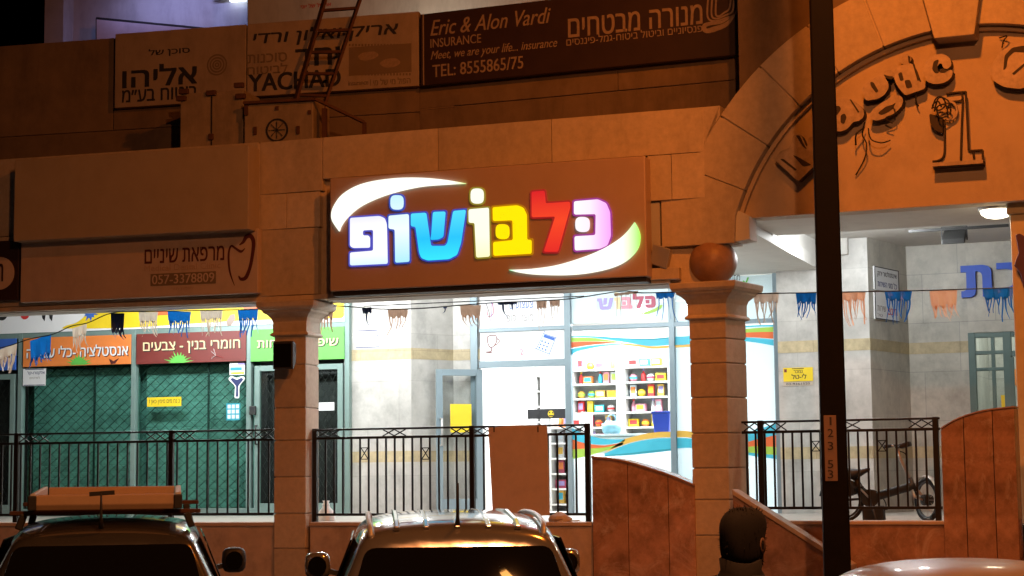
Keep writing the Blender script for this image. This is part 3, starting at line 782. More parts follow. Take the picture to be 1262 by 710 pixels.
# ------------------------------------------------------------------ hardware shop (left bay)
VL = V_L
def frame_bar(fr, v, x0, y0, x1, y1, dv, name, m, parent, vfix=0):
    return MB(fr).pbox(x0, y0, x1, y1, v+vfix, dv).build(name, m, parent, bevel=.004)
t = thing('hardware_shop_front', 'green glazed hardware shop front behind diamond security grilles', 'shop front', L.w(-1.8, VL, ZF))
HW = t
zb0 = ZF
def vbar(fr, v, x, w, z0, z1, dv, m, parent, name='mullion', y=520):
    u = fr.at(x, y, v)[0]; return MB(fr).box(u-w/2, u+w/2, v, v+dv, z0, z1).build(name, m, parent, bevel=.004)
zS0, zS1 = L.at(165, 450, VL)[1], L.at(165, 413, VL)[1]     # band of coloured boards
zF1 = L.at(165, 376, VL)[1]
uA, uB = L.at(-80, 500, VL)[0], L.at(431, 500, VL)[0]
for x in (-60, 23.5, 163.5, 306, 427.5): vbar(L, VL-.03, x, .066, ZF, zF1+.3, .1, m_alug, t)
MB(L).box(uA, uB, VL-.026, VL+.07, zS1+.004, zS1+.075).build('transom', m_alug, t, bevel=.004)
MB(L).box(uA, uB, VL-.026, VL+.07, zS0-.07, zS0-.004).build('transom', m_alug, t, bevel=.004) if False else None
MB(L).box(uA, uB, VL-.026, VL+.07, ZF, ZF+.10).build('sill', m_alug, t, bevel=.004)
# closing wall above and behind
MB(L).box(uA-4, L.at(425, 500, VL)[0], VL+.45, VL+.6, ZF, zce).build('back_panel', m_shut, t)
MB(L).box(uA-4, L.at(425, 500, VL)[0], VL+.1, VL+.3, zF1+.3, zce).build('head_panel', m_white, t)
# panes with the diamond grille and roller shutter behind
def lattice(fr, v, u0, u1, z0, z1, step, w, slope=1.0, thin2=1.0):
    mb = MB(fr); H = z1-z0; Wd = u1-u0
    n = int((Wd+H/slope)/step)+2
    for sgn in (1, -1):
        for i in range(n):
            a = u0 - H/slope + i*step
            b = a + H/slope
            pa, pb = (a, z0), (b, z1)
            # clip to u-range
            t0 = max(0, (u0-a)/(b-a)); t1 = min(1, (u1-a)/(b-a))
            if t1-t0 < .02: continue
            q = [(a+(b-a)*k, z0+H*k) for k in (t0, t1)]
            if sgn < 0: q = [(u0+u1-x, z) for x, z in q]
            mb.bar(fr.w(q[0][0], v+.004*sgn, q[0][1]), fr.w(q[1][0], v+.004*sgn, q[1][1]), w if sgn > 0 else w*thin2, .004)
    return mb
def shutter(fr, v, u0, u1, z0, z1, pitch=.085):
    prof = []; z = z0; k = 0
    mb = MB(fr); n = int((z1-z0)/pitch)
    for i in range(n):
        za = z0+i*pitch
        for dz, dv in ((0, .0), (.08, -.005), (.5, -.007), (.92, -.005)):
            prof.append((dv, za+dz*pitch))
    prof.append((0, z0+n*pitch))
    P = [fr.w(u, v+dv, z) for dv, z in prof for u in (u0, u1)]
    mb.add(P, [(2*i, 2*i+1, 2*i+3, 2*i+2) for i in range(len(prof)-1)])
    return mb
for x0, x1 in ((27.5, 159.5), (167.5, 302)):
    u0, u1 = L.at(x0, 540, VL)[0], L.at(x1, 540, VL)[0]
    pn = MB(L).box(u0+.01, u1-.01, VL+.02, VL+.03, ZF+.10, zS0).build('window_pane', m_glassg, t)
    shutter(L, VL+.30, u0, u1, ZF+.1, zS0+.05).build('roller_shutter', m_shut, t)
    lattice(L, VL+.14, u0, u1, ZF+.1, zS0, .15, .015, .85, .4).build('security_grille', m_lattice, t)
    um_ = (u0*.38+u1*.62)
    MB(L).box(um_-.012, um_+.012, VL+.15, VL+.17, ZF+.1, zS0).build('grille_post', m_lattice, t)
# glazed doors at both ends
def glazed_door(fr, v, x0, x1, ytop, parent, m, lat=True, y=540):
    u0, u1 = fr.at(x0, y, v)[0], fr.at(x1, y, v)[0]; z1 = fr.at((x0+x1)/2, ytop, v)[1]; w = .075
    o = MB(fr).box(u0, u0+w, v-.02, v+.03, ZF+.02, z1)
    o.box(u1-w, u1, v-.02, v+.03, ZF+.02, z1); o.box(u0+w, u1-w, v-.019, v+.029, z1-w, z1); o.box(u0+w, u1-w, v-.019, v+.029, ZF+.02, ZF+.16)
    d = o.build('door', m, parent, bevel=.004)
    MB(fr).box(u0+w, u1-w, v+.002, v+.01, ZF+.16, z1-w).build('door_glass', m_glassg, d)
    if lat: lattice(fr, v+.08, u0+w, u1-w, ZF+.16, z1-w, .10, .012, 1.6).build('door_grille', m_trim, d)
    MB(fr).tube([fr.w(u0+.04, v-.02, ZF+.95), fr.w(u0+.04, v-.07, ZF+.95), fr.w(u0+.04, v-.07, ZF+1.2), fr.w(u0+.04, v-.02, ZF+1.2)], .012).build('handle', m_trim, d, smooth=True)
    return d
d1 = glazed_door(L, VL-.005, 314, 423, 449.5, t, m_alug)
d2 = glazed_door(L, VL-.005, -52, 18, 462, t, m_alug)
for x0, x1 in ((311, 424), (-56, 20)):
    u0, u1 = L.at(x0, 540, VL)[0], L.at(x1, 540, VL)[0]
    MB(L).box(u0, u1, VL+.28, VL+.30, ZF+.1, zS0+.2).build('dark_curtain', m_trim, t)
# main white board above with the yellow splash
brd = thing('shop_signboard', 'white signboard with yellow splash above the coloured boards', 'sign', L.w(-1.9, VL, zS1+.08))
z0, z1 = zS1+.078, zF1+.30
MB(L).box(uA, uB-.06, VL-.045, VL-.03, z0, z1).build('board', m_white, brd)
ys = [(75, 405), (82, 401), (92, 399), (100, 394), (106, 388), (114, 384), (128, 378), (150, 370), (424, 356), (424, 392), (300, 395), (160, 404), (110, 405)]
MB(L).sheet([tuple(p) for p in rnd([L.at(x, y, VL-.046) for x, y in ys], .05)], VL-.048).build('yellow_splash', m_yellow, brd)
mb = MB(L)
for cx, cy, rx, ry in ((5, 388, 9, 9),): mb.sheet([(L.at(cx, cy, VL)[0]+.085*math.cos(a), L.at(cx, cy, VL)[1]+.085*math.sin(a)) for a in np.linspace(0, 2*math.pi, 20)[:-1]], VL-.049)
for x in (54, 63): mb.ppoly([(x-3, 382), (x+3, 382), (x+1, 396), (x-2, 392)], VL-.049, .002)
mb.build('black_lettering', m_black, brd)
mb = MB(L); mb.sheet([(L.at(33, 388, VL)[0]+.07*math.cos(a), L.at(33, 388, VL)[1]+.07*math.sin(a)) for a in np.linspace(0, 2*math.pi, 20)[:-1]], VL-.049); mb.build('red_lettering', m_red, brd)
def splat(fr, cx, cy, r, v, n=11, half=False, seed=1):
    rg = random.Random(seed); c = fr.at(cx, cy, v); pts = []
    k = n*2
    for i in range(k):
        a = (math.pi if half else 2*math.pi)*i/(k-1 if half else k)
        q = r*(rg.uniform(.85, 1.35) if i % 2 else rg.uniform(.5, .62))
        pts.append((c[0]+q*math.cos(a)*1.25, c[1]+q*math.sin(a)))
    return rnd(pts, r*.2, 3)
MB(L).sheet(splat(L, 113, 386, .10, VL, seed=4), VL-.0505).build('blue_splash', m_blue, brd)
MB(L).pbox(192, 383, 215, 388.5, VL-.051, .002).build('red_stripe', m_redor, brd)
MB(L).pbox(300, 374, 330, 382, VL-.051, .002).build('red_stripe', m_redor, brd)
MB(L).ppoly([(279, 396), (284, 388), (289, 387), (290, 393), (285, 401), (280, 402)], VL-.051, .002).build('painted_brush', m_brownflag, brd)
# coloured boards
def board(x0, x1, y0, y1, m, label, v=VL, fr=L, name='shop_signboard'):
    u0, u1, z0, z1 = fr.rect(x0, y0, x1, y1, v-.05)
    t = thing(name, label, 'sign', fr.w((u0+u1)/2, v-.05, z0))
    MB(fr).box(u0, u1, v-.05, v-.031, z0, z1).build('board', m, t, bevel=.003)
    return t
def shadow_text(fr, t, body, rect, v, m, off=.012, bold=.02, m2=None):
    if m2:
        r2 = (rect[0]+off, rect[1]+off, rect[2]-off, rect[3]-off)
        letters(MB(fr), body, r2, v-.0005, .0015, bold).build('letter_shadow', m2, t)
    letters(MB(fr), body, rect, v-.003, .003, bold).build('lettering', m, t)
b = board(-56, 19.5, 418.5, 457, m_blue, 'plain blue signboard at the left edge, partly behind a pale fringe')
b = board(28.5, 161, 414.5, 450.5, m_orange, 'orange signboard with white Hebrew lettering for plumbing and tools')
shadow_text(L, b, 'אנסטלציה -כלי עבודה', L.rect(33, 425.5, 158, 440, VL-.05), VL-.05, m_white, m2=m_dkred)
MB(L).sheet(splat(L, 100, 450, .15, VL, half=True, seed=3), VL-.0525).build('green_splash', m_green, b)
MB(L).ppoly([(134, 442), (140, 445), (147, 441), (142, 448), (137, 449)], VL-.053, .002).build('tool_print', m_dkred, b)
b = board(168, 303, 409.5, 447, m_maroon, 'maroon signboard with cream Hebrew lettering for building materials and paints')
shadow_text(L, b, 'חומרי בנין - צבעים', L.rect(176.5, 420, 296, 435, VL-.05), VL-.05, m_cream, m2=m_black)
MB(L).sheet(splat(L, 222, 447.5, .15, VL, half=True, seed=8), VL-.0525).build('green_splash', m_green, b)
mb = MB(L); c0 = L.at(266, 438, VL-.052); 
for dx, dz in ((-.07, .06), (-.03, .09), (-.06, -.04)): mb.bar(L.w(c0[0], VL-.053, c0[1]), L.w(c0[0]+dx, VL-.053, c0[1]+dz), .022, .002)
mb.build('pliers_print', m_white, b)
MB(L).bar(L.w(c0[0], VL-.054, c0[1]), L.w(c0[0]+.11, VL-.054, c0[1]-.035), .028, .002).build('pliers_handle_print', m_red, b)
b = board(309, 424, 404.5, 444, m_green, 'bright green signboard with cream Hebrew lettering behind the first column')
shadow_text(L, b, 'שיפוץ מקלחות', L.rect(317, 415.5, 417, 431, VL-.05), VL-.05, m_cream, m2=m_black)
# papers and stickers on the glass
def notice(fr, v, x0, y0, x1, y1, m, name, label, cat='notice', lines=(), tilt=0, th=.004):
    u0, u1, z0, z1 = fr.rect(x0, y0, x1, y1, v)
    t = thing(name, label, cat, fr.w((u0+u1)/2, v, z0))
    MB(fr).box(u0, u1, v-th, v, z0, z1).build('sheet', m, t)
    for body, (a, b_, c, d), mm, bold in lines:      # fractions of the sheet
        r = (u0+(u1-u0)*a, u0+(u1-u0)*b_, z0+(z1-z0)*c, z0+(z1-z0)*d)
        if body == '#': MB(fr).box(r[0], r[1], v-th-.0015, v-th-.0002, r[2], r[3]).build('printed_bar', mm, t)
        else: letters(MB(fr), body, r, v-th-.0002, .001, bold).build('lettering', mm, t)
    return t
notice(L, VL-.034, 28.5, 454.5, 56.5, 475.5, m_paper, 'paper_notice', 'white Hebrew paper notice just under the orange signboard', lines=(('אלקטרו-קל', (.2, .95, .62, .86), m_navy, .01), ('לפרטים', (.3, .75, .40, .54), m_grey, 0), ('#', (.1, .9, .94, .98), m_navy, 0), ('#', (.04, .96, .02, .06), m_navy, 0)))
notice(L, VL+.018, 181.5, 489.5, 223.5, 501, m_yellow, 'yellow_notice', 'small yellow Hebrew notice on the dark green shop window', lines=(('נ נח מים מימין כאן ז', (.06, .95, .22, .75), m_black, 0),))
st = notice(L, VL+.016, 283, 447, 302, 462, m_white, 'window_sticker', 'white and yellow sticker at the top right of the shop window', 'sticker', lines=(('#', (.1, .95, .06, .22), m_yellow, 0), ('#', (.05, .8, .36, .62), m_cyandk, 0), ('#', (.55, 1, .80, 1), m_purple, 0)))
xs = [(281, 467), (285, 463), (292, 466), (299, 463), (303, 466), (295, 476), (295, 491), (289, 491), (290, 476)]
u_, z_ = L.at(292, 491, VL+.016)
t2 = thing('window_sticker', 'navy key shaped sticker with a white edge on the shop window', 'sticker', L.w(u_, VL+.016, z_))
MB(L).poly(rnd([L.at(x, y, VL+.016) for x, y in xs], .03), VL+.012, VL+.016).build('white_edge', m_white, t2)
xs2 = [(284, 467.5), (286.5, 465.5), (292, 468.5), (297.5, 465.5), (300, 467.5), (293.4, 476), (293.4, 489), (290.8, 489), (291.2, 476)]
MB(L).poly(rnd([L.at(x, y, VL+.011) for x, y in xs2], .02), VL+.009, VL+.0115).build('navy_print', m_navy, t2)
notice(L, VL+.018, 279, 497, 296, 518, m_cyandk, 'price_list', 'teal printed sheet with pale squares on the dark shop window', lines=tuple(('#', (.1+.3*i, .32+.3*i, .1+.3*j, .32+.3*j), m_bluewhite, 0) for i in range(3) for j in range(3)))
u, z = L.at(312.5, 506, VL-.03)
t2 = thing('intercom', 'small dark intercom box on the door frame left of the first column', 'intercom', L.w(u, VL-.03, z-.06))
MB(L).box(u-.045, u+.045, VL-.08, VL-.031, z-.06, z+.06).build('case', m_trim, t2, bevel=.01)
MB(L).box(u-.03, u+.03, VL-.084, VL-.0805, z-.0, z+.045).build('speaker_grille', m_black, t2)
notice(L, VL-.03, 393, 496, 412, 506, m_paper, 'door_notice', 'white paper slip taped on the dark grilled door by the column', lines=())

# ------------------------------------------------------------------ toy shop (middle bay)
VM = V_M
TS = thing('toy_shop_front', 'brightly lit toy shop front in grey aluminium with an open door', 'shop front', M.w(M.at(740, 500, VM)[0], VM, ZF))
t = TS
zT1 = zce
uS0, uS1 = M.at(585, 500, VM)[0], M.at(962, 500, VM)[0]
for x, w in ((584.5, .10), (700.5, .085), (829.5, .075), (960, .085)): vbar(M, VM-.04, x, w, ZF, zT1-.002, .1, m_alu, t)
def hbar(x0, x1, y, w, name='transom', dv=.09, m=m_alu, v=VM-.036):
    u0, u1 = M.at(x0, y, v)[0], M.at(x1, y, v)[0]; z = M.at((x0+x1)/2, y, v)[1]
    return MB(M).box(u0, u1, v, v+dv, z-w/2, z+w/2).build(name, m, t, bevel=.004)
hbar(590, 696, 405.5, .05); hbar(705, 958, 399.5, .055, v=VM-.035); hbar(590, 696, 448, .09)
hbar(590, 958, 361, .04, v=VM-.034) if False else None
def decal(pts, m, name, v=VM-.002, parent=None, smooth_=True):
    P = [M.at(x, y, v) for x, y in pts]
    return MB(M).sheet(P, v).build(name, m, parent or t)
def pane(x0, y0, x1, y1, name='window_pane', m=m_glass):
    return MB(M).pbox(x0, y0, x1, y1, VM+.01, .008).build(name, m, t)
# panels over the door
u0, u1, z0, z1 = M.rect(590, 340, 697, 403, VM)
MB(M).box(u0, u1, VM+.0, VM+.006, z0, zT1-.01).build('upper_panel', m_frostw, t)
u0, u1, z0, z1 = M.rect(590, 408, 697, 443.5, VM)
MB(M).box(u0, u1, VM+.0, VM+.006, z0, z1).build('icon_panel', m_frostw, t)
def ptext(body, x0, y0, x1, y1, m, v=VM, bold=0.0, fr=M, parent=None, th=.002, name='lettering', shear=0, rtl=True):
    return letters(MB(fr), body, fr.rect(x0, y0, x1, y1, v), v-.0003, th, bold, shear, rtl).build(name, m, parent or t)
ptext('אומנות ויצירה', 610, 354, 656, 364.5, m_wine)
ptext('צעצועים', 628, 371.5, 657, 380, m_blue)
ptext('מוצרי פופ', 624.5, 387.5, 657, 396, m_grey)
def stroke(pts, w, m, name, v=VM-.002, fr=M, parent=None, n=5):
    P = [fr.w(*((lambda q: (q[0], v, q[1]))(fr.at(x, y, v)))) for x, y in pts]
    mb = MB(fr); S_ = smooth_open(P, n) if n > 1 else P
    for a, b_ in zip(S_[:-1], S_[1:]): 
        if (b_-a).length > 1e-5: mb.bar(a, b_ + (b_-a)*.15, w, .002, up=fr.n)
    return mb.build(name, m, parent or t)
# small drawings: hand, trophy, balloon, calculator
stroke([(599, 374), (603, 386), (603, 392)], .012, m_grey, 'hand_drawing'); stroke([(606, 372), (606, 386), (604, 397)], .012, m_purple, 'hand_drawing'); stroke([(600, 382), (602, 390), (608, 386), (607, 373)], .010, m_wine, 'hand_drawing')
stroke([(601, 415), (605, 413.5), (611, 414), (612, 421), (608, 427), (604, 428), (601, 422), (601, 415)], .012, m_maroon, 'trophy_drawing')
stroke([(612, 417), (615.5, 420), (613, 424), (609, 426)], .010, m_maroon, 'trophy_drawing'); stroke([(605, 428), (605.5, 433), (599, 434), (606.5, 435)], .013, m_maroon, 'trophy_drawing')
stroke([(633, 416), (639, 414), (642, 420), (640, 425), (637, 422)], .004, m_pink, 'balloon_drawing'); stroke([(640, 430), (644, 432), (642, 437), (646, 436)], .014, m_pink, 'balloon_drawing')
MB(M).ppoly([(670, 411), (685, 416), (677, 436.5), (661, 430)], VM-.002, .002).build('calculator_drawing', m_bluewhite, t)
MB(M).ppoly([(671, 412), (684, 416.5), (682.5, 420), (669.5, 415.5)], VM-.004, .0015).build('calculator_screen', m_blue, t)
stroke([(670, 411), (685, 416), (677, 436.5), (661, 430), (670, 411)], .008, m_blue, 'calculator_drawing', n=1)
mb = MB(M)
for i in range(3):
    for j in range(3):
        cx, cy = 668+i*3.9-j*1.7, 420.5+i*1.4+j*4; mb.pbox(cx-.8, cy-1, cx+.9, cy+1, VM-.0035, .001)
mb.build('calculator_buttons', m_blue, t)
# transom window with the shop name, then the big panes
pane(704, 330, 827, 397); pane(704, 402, 827, 650); pane(832, 330, 958, 397); pane(832, 402, 958, 650)
fv = VM+.0185
u0, u1, z0, z1 = M.rect(704, 340, 827, 397, fv); MB(M).box(u0, u1, fv, fv+.003, z0, zT1-.01).build('frosted_film', m_frost, t)
u0, u1, z0, z1 = M.rect(832, 340, 958, 397, fv); MB(M).box(u0, u1, fv, fv+.003, z0, zT1-.01).build('frosted_film', m_frost, t)
MB(M).pbox(832, 402, 958, 650, fv, .003).build('frosted_film', m_frost, t)
def ribbon(top, bot, m, name='printed_ribbon', v=VM-.003, x0=None):
    T = [M.at(x, y, v) for x, y in top]; B = [M.at(x, y, v) for x, y in bot]
    T = [tuple(p) for p in smooth_open(T, 5)]; B = [tuple(p) for p in smooth_open(B, 5)]
    n = min(len(T), len(B)); mb = MB(M)
    P = [M.w(u, v, z) for u, z in T[:n]] + [M.w(u, v, z) for u, z in B[:n]]
    mb.add(P, [(i, i+1, n+i+1, n+i) for i in range(n-1)]); return mb.build(name, m, t)
film = decal([(704, 402), (827, 399), (827, 428), (800, 429), (775, 427), (740, 421), (720, 418), (704, 417)], m_frostw, 'frosted_film', fv)
ribbon([(704, 414.5), (727, 414.5), (765, 417), (800, 418.5), (827, 416)], [(704, 416), (727, 416), (765, 421), (800, 426.5), (827, 425)], m_cyan)
ribbon([(704, 414.3), (727, 414.1), (765, 416.4), (800, 417.2), (827, 415)], [(704, 415.2), (727, 415), (765, 417.6), (800, 419), (827, 416.8)], m_cyandk, v=VM-.0035)
ribbon([(704, 416.2), (727, 416.2), (745, 418.5), (765, 421.3)], [(704, 421.5), (722, 420.8), (745, 421), (765, 422.5)], m_lime)
ribbon([(704, 421.7), (722, 421), (745, 421.2), (760, 422.3)], [(704, 429), (722, 426), (745, 423.6), (760, 423)], m_redor)
ribbon([(704, 430), (722, 427), (745, 424.5), (765, 423.8)], [(704, 438), (712, 433), (740, 427), (765, 424.8)], m_cyan)
ribbon([(765, 422.7), (785, 424.5), (805, 426.8), (827, 425.3)], [(765, 424.6), (785, 427), (805, 430), (827, 428.5)], m_amber)
# lower ribbons
ribbon([(704, 527), (720, 535), (745, 541), (770, 541.5)], [(704, 541), (720, 546), (745, 548), (770, 544)], m_cyan)
ribbon([(704, 541), (720, 546), (745, 549), (768, 545)], [(704, 554), (720, 553), (745, 551.5), (768, 546.5)], m_redor)
ribbon([(704, 554), (720, 553), (745, 551.5), (768, 546.5)], [(704, 566), (720, 563), (745, 556), (768, 548)], m_lime)
ribbon([(770, 541), (785, 537), (805, 533), (827, 532)], [(745, 558), (775, 546), (805, 540), (827, 539)], m_amber)
ribbon([(745, 559), (775, 547), (805, 541), (827, 540)], [(745, 562), (775, 560), (805, 556), (827, 553)], m_cyan)
ribbon([(745, 561), (775, 558.5), (805, 555), (827, 553)], [(745, 562.5), (775, 561), (805, 558), (827, 555.5)], m_cyandk, v=VM-.0035)
decal([(704, 555), (730, 557), (750, 560), (775, 556), (827, 552), (827, 650), (704, 650)], m_frost, 'frosted_film', fv)
# the last pane beside the column carries the same print
for a, b_ in (((832, 416, 958, 419), m_cyandk),): pass
ribbon([(832, 415), (850, 414), (880, 407), (920, 401.5), (958, 400.5)], [(832, 425), (850, 424), (880, 411), (920, 403.5), (958, 402.5)], m_cyan)
ribbon([(832, 425.3), (850, 424.3), (868, 422)], [(832, 428.5), (850, 427.5), (868, 426)], m_amber)
ribbon([(880, 413), (905, 407), (930, 404.5), (958, 402.5)], [(880, 415), (905, 411), (930, 409.5), (958, 409)], m_lime)
ribbon([(880, 415), (905, 411), (930, 409.5), (958, 409)], [(880, 418), (905, 416), (930, 416), (958, 418)], m_redor)
ribbon([(880, 418), (905, 416), (930, 416.5), (958, 419)], [(880, 421), (905, 420), (930, 422), (958, 427)], m_cyan)
ribbon([(832, 531), (845, 531), (856, 533)], [(832, 539), (845, 539), (856, 540)], m_amber)
ribbon([(832, 540), (845, 540), (856, 541)], [(832, 553), (845, 552), (856, 552)], m_cyan)
ribbon([(895, 541), (915, 537), (935, 529), (958, 521)], [(895, 547), (915, 546), (935, 541), (958, 536)], m_cyan)
ribbon([(895, 547), (915, 546), (935, 541), (958, 536)], [(895, 550), (915, 551), (935, 550), (958, 551)], m_redor)
ribbon([(895, 550), (915, 551), (935, 550), (958, 551)], [(895, 555), (915, 557), (935, 559), (958, 561)], m_lime)
ribbon([(895, 555), (915, 557), (935, 559), (958, 561)], [(895, 558), (915, 560), (935, 563), (958, 566)], m_cyan)
# upper right transom print with the start of a word
ribbon([(915, 321), (930, 320), (945, 319), (958, 318)], [(915, 326), (930, 325), (945, 325), (958, 326)], m_redor)
ribbon([(915, 327), (930, 326), (945, 326), (958, 327)], [(915, 330), (930, 330), (945, 331), (958, 334)], m_cyan)
ptext('מתנות', 896, 339, 912, 346, m_black, v=VM)
stroke([(916, 346), (919, 349), (922, 342)], .02, m_green, 'tick_mark')
# door frame and open leaf
def leaf():
    uh = M.at(594, 550, VM)[0]; zt = M.at(568, 455, VM)[1]
    fd = Fr((M.w(uh, VM-.03, 0)).x, (M.w(uh, VM-.03, 0)).y, 180+20)
    return fd, zt
fd, zt = leaf()
# leaf: opens outwards and rests towards the left wall
p_h = M.w(M.at(596, 550, VM)[0], VM-.04, 0); p_e = M.w(M.at(538, 550, VM-.45)[0], VM-.45, 0)
ang = math.degrees(math.atan2((p_h-p_e).y, (p_h-p_e).x)); FD = Fr(p_e.x, p_e.y, ang); wl = (p_h-p_e).length
zt = FD.at(540, 455)[1]
mb = MB(FD); w = .085
mb.box(0, w, -.02, .025, ZF+.02, zt); mb.box(wl-w, wl, -.02, .025, ZF+.02, zt); mb.box(w, wl-w, -.019, .024, zt-w, zt); mb.box(w, wl-w, -.019, .024, ZF+.02, ZF+.2)
DL = mb.build('door', m_alu, t, bevel=.004)
MB(FD).box(w, wl-w, 0, .008, ZF+.2, zt-w).build('door_glass', m_glass, DL)
MB(FD).tube([FD.w(.05, -.02, ZF+.9), FD.w(.05, -.08, ZF+.9), FD.w(.05, -.08, ZF+1.25), FD.w(.05, -.02, ZF+1.25)], .014).build('handle', m_silver, DL, smooth=True)
notice(FD, -.006, 555, 498, 581, 533, m_yellow, 'yellow_poster', 'yellow paper poster on the open glass door of the toy shop', 'poster')
# interior
zi = zT1+.0
uI0, uI1 = M.at(560, 500, VM)[0]-.3, uS1+.05
VB = VM+5.2
MB(M).box(uI0, uI1, VB, VB+.1, ZF, zi).build('inner_wall', m_shopwall, t)
MB(M).box(uI0-.1, uI0, VM+.25, VB, ZF, zi).build('inner_wall', m_shopwall, t)
MB(M).box(uI1, uI1+.1, VM+.12, VB, ZF, zi).build('inner_wall', m_shopwall, t)
for k, (u, v) in enumerate([(uI0+1.3, VM+1.3), (uI0+3.2, VM+1.3), (uI0+1.3, VM+3.4), (uI0+3.2, VM+3.4)]):
    tl = thing('shop_lamp', 'square white ceiling lamp inside the toy shop', 'ceiling lamp', M.w(u, v, zi), 'lamps inside the toy shop')
    MB(M).box(u-.31, u+.31, v-.31, v+.31, zi-.03, zi-.001).build('housing', m_white, tl, bevel=.005)
    MB(M).box(u-.28, u+.28, v-.28, v+.28, zi-.036, zi-.031).build('diffuser', m_lampglow, tl)
    area('lamp_light', tl, M.w(u, v, zi-.05), .55, 200, COOL)

# main shelves and goods inside the shop
GOODC = [m_pink, m_cyan, m_yellow, m_red, m_white, m_lime, m_purple, m_orange, m_wine, m_bluewhite, m_amber]
def good_box(w, d, h, m, m2):
    t = bpy.data.objects.new('toy_box', None); link(t)
    MB().box(-w/2, w/2, -d/2, d/2, 0, h).build('carton', m, t, bevel=.006)
    MB().box(-w*.36, w*.36, -d/2-.002, -d/2+.001, h*.30, h*.82).build('printed_front', m2, t)
    return t
def good_bottle(r, h, m, m2):
    t = bpy.data.objects.new('bottle', None); link(t)
    MB().lathe((0, 0, 0), [(r*.9, 0), (r, .01), (r, h*.6), (r*.4, h*.78), (r*.35, h*.84)], 14).build('flask', m, t, smooth=True)
    MB().lathe((0, 0, h*.84), [(r*.45, 0), (r*.45, h*.15), (r*.3, h*.16)], 12).build('cap', m2, t)
    return t
def good_ball(r, m, m2):
    t = bpy.data.objects.new('toy_ball', None); link(t)
    MB().lathe((0, 0, 0), [(r*math.sin(R(a)), r-r*math.cos(R(a))) for a in range(8, 173, 12)], 18).build('ball', m, t, smooth=True)
    MB().lathe((0, 0, 0), [(r*1.012*math.sin(R(a)), r-r*1.012*math.cos(R(a))) for a in range(75, 106, 6)], 18).build('stripe', m2, t, smooth=True)
    return t
names = {m_pink: 'pink', m_cyan: 'turquoise', m_yellow: 'yellow', m_red: 'red', m_white: 'white', m_lime: 'lime green', m_purple: 'lilac', m_orange: 'orange', m_wine: 'wine red', m_bluewhite: 'pale blue', m_amber: 'amber'}
PROTO = {}
rg = random.Random(11)
def stock(fr, u, v, z, kind, m, m2, where):
    key = (kind, m.name, m2.name)
    n = names[m]
    what = {'box': ('toy_box', n+' toy carton', 'toy box'), 'tall': ('toy_box', 'tall '+n+' toy carton', 'toy box'), 'bottle': ('bottle', n+' plastic bottle', 'bottle'), 'ball': ('toy_ball', n+' toy ball', 'ball')}[kind]
    if key not in PROTO:
        o = {'box': lambda: good_box(.15, .11, .12, m, m2), 'tall': lambda: good_box(.095, .08, .18, m, m2), 'bottle': lambda: good_bottle(.034, .19, m, m2), 'ball': lambda: good_ball(.06, m, m2)}[kind]()
        PROTO[key] = o
    else:
        src = PROTO[key]; o = src.copy(); COL.objects.link(o)
        for ch in src.children:
            c = ch.copy(); COL.objects.link(c); c.parent = o
    o.location = fr.w(u, v, z); o.rotation_euler = (0, 0, rg.uniform(-.15, .15))
    tag(o, what[1] + ' with ' + names[m2] + ' print ' + where, what[2], 'goods on the toy shop shelves')
    return o
def shelf_unit(fr, u0, u1, v, dep, zs, htop, label, where, gap=.22, m=m_shelf, kinds=('box', 'tall', 'bottle', 'ball')):
    t = thing('shelf_unit', label, 'shelf', fr.w((u0+u1)/2, v, ZF))
    mb = MB(fr); mb.box(u0, u0+.03, v, v+dep, ZF, htop); mb.build('side_panel', m, t, bevel=.004)
    mb = MB(fr); mb.box(u1-.03, u1, v, v+dep, ZF, htop); mb.build('side_panel', m, t, bevel=.004)
    MB(fr).box(u0+.03, u1-.03, v+dep-.02, v+dep, ZF, htop).build('back_panel', m_shopwall, t)
    for z in zs:
        MB(fr).box(u0+.031, u1-.031, v+.002, v+dep-.021, z-.025, z).build('shelf_board', m, t, bevel=.003)
        u = u0+.11
        while u < u1-.10:
            k = rg.choice(kinds); a, b_ = rg.sample(GOODC, 2)
            stock(fr, u, v+dep*.45, z+.001, k, a, b_, where)
            u += {'box': .175, 'tall': .12, 'bottle': .085, 'ball': .14}[k] + rg.uniform(0, .03)
    return t
ub0, ub1 = M.at(716, 500, VM+3)[0], M.at(822, 500, VM+3)[0]
shelf_unit(M, M.at(768, 500, VM+3.0)[0], M.at(826, 500, VM+3.0)[0], VM+3.0, .4, [ZF+.3+.22*i for i in range(9)], ZF+2.08, 'white shelf unit packed with toys behind the big shop window', 'on the white shelf behind the window')
shelf_unit(M, M.at(704, 500, VM+3.9)[0], M.at(762, 500, VM+3.9)[0], VM+3.9, .4, [ZF+.55+.22*i for i in range(8)], ZF+2.11, 'low white shelf unit at the back of the toy shop', 'on the back shelf')
shelf_unit(M, M.at(676, 500, VM+1.4)[0], M.at(697, 500, VM+1.4)[0]+.25, VM+1.4, .45, [ZF+.1+.21*i for i in range(6)], ZF+1.36, 'narrow shelf of small goods just inside the shop door', 'on the narrow shelf by the door', kinds=('bottle', 'box', 'tall'))
shelf_unit(M, M.at(600, 500, VM+4.2)[0], M.at(668, 500, VM+4.2)[0], VM+4.2, .4, [ZF+.6+.24*i for i in range(7)], ZF+2.06, 'white shelf unit at the back wall seen through the door', 'on the shelf at the back wall')
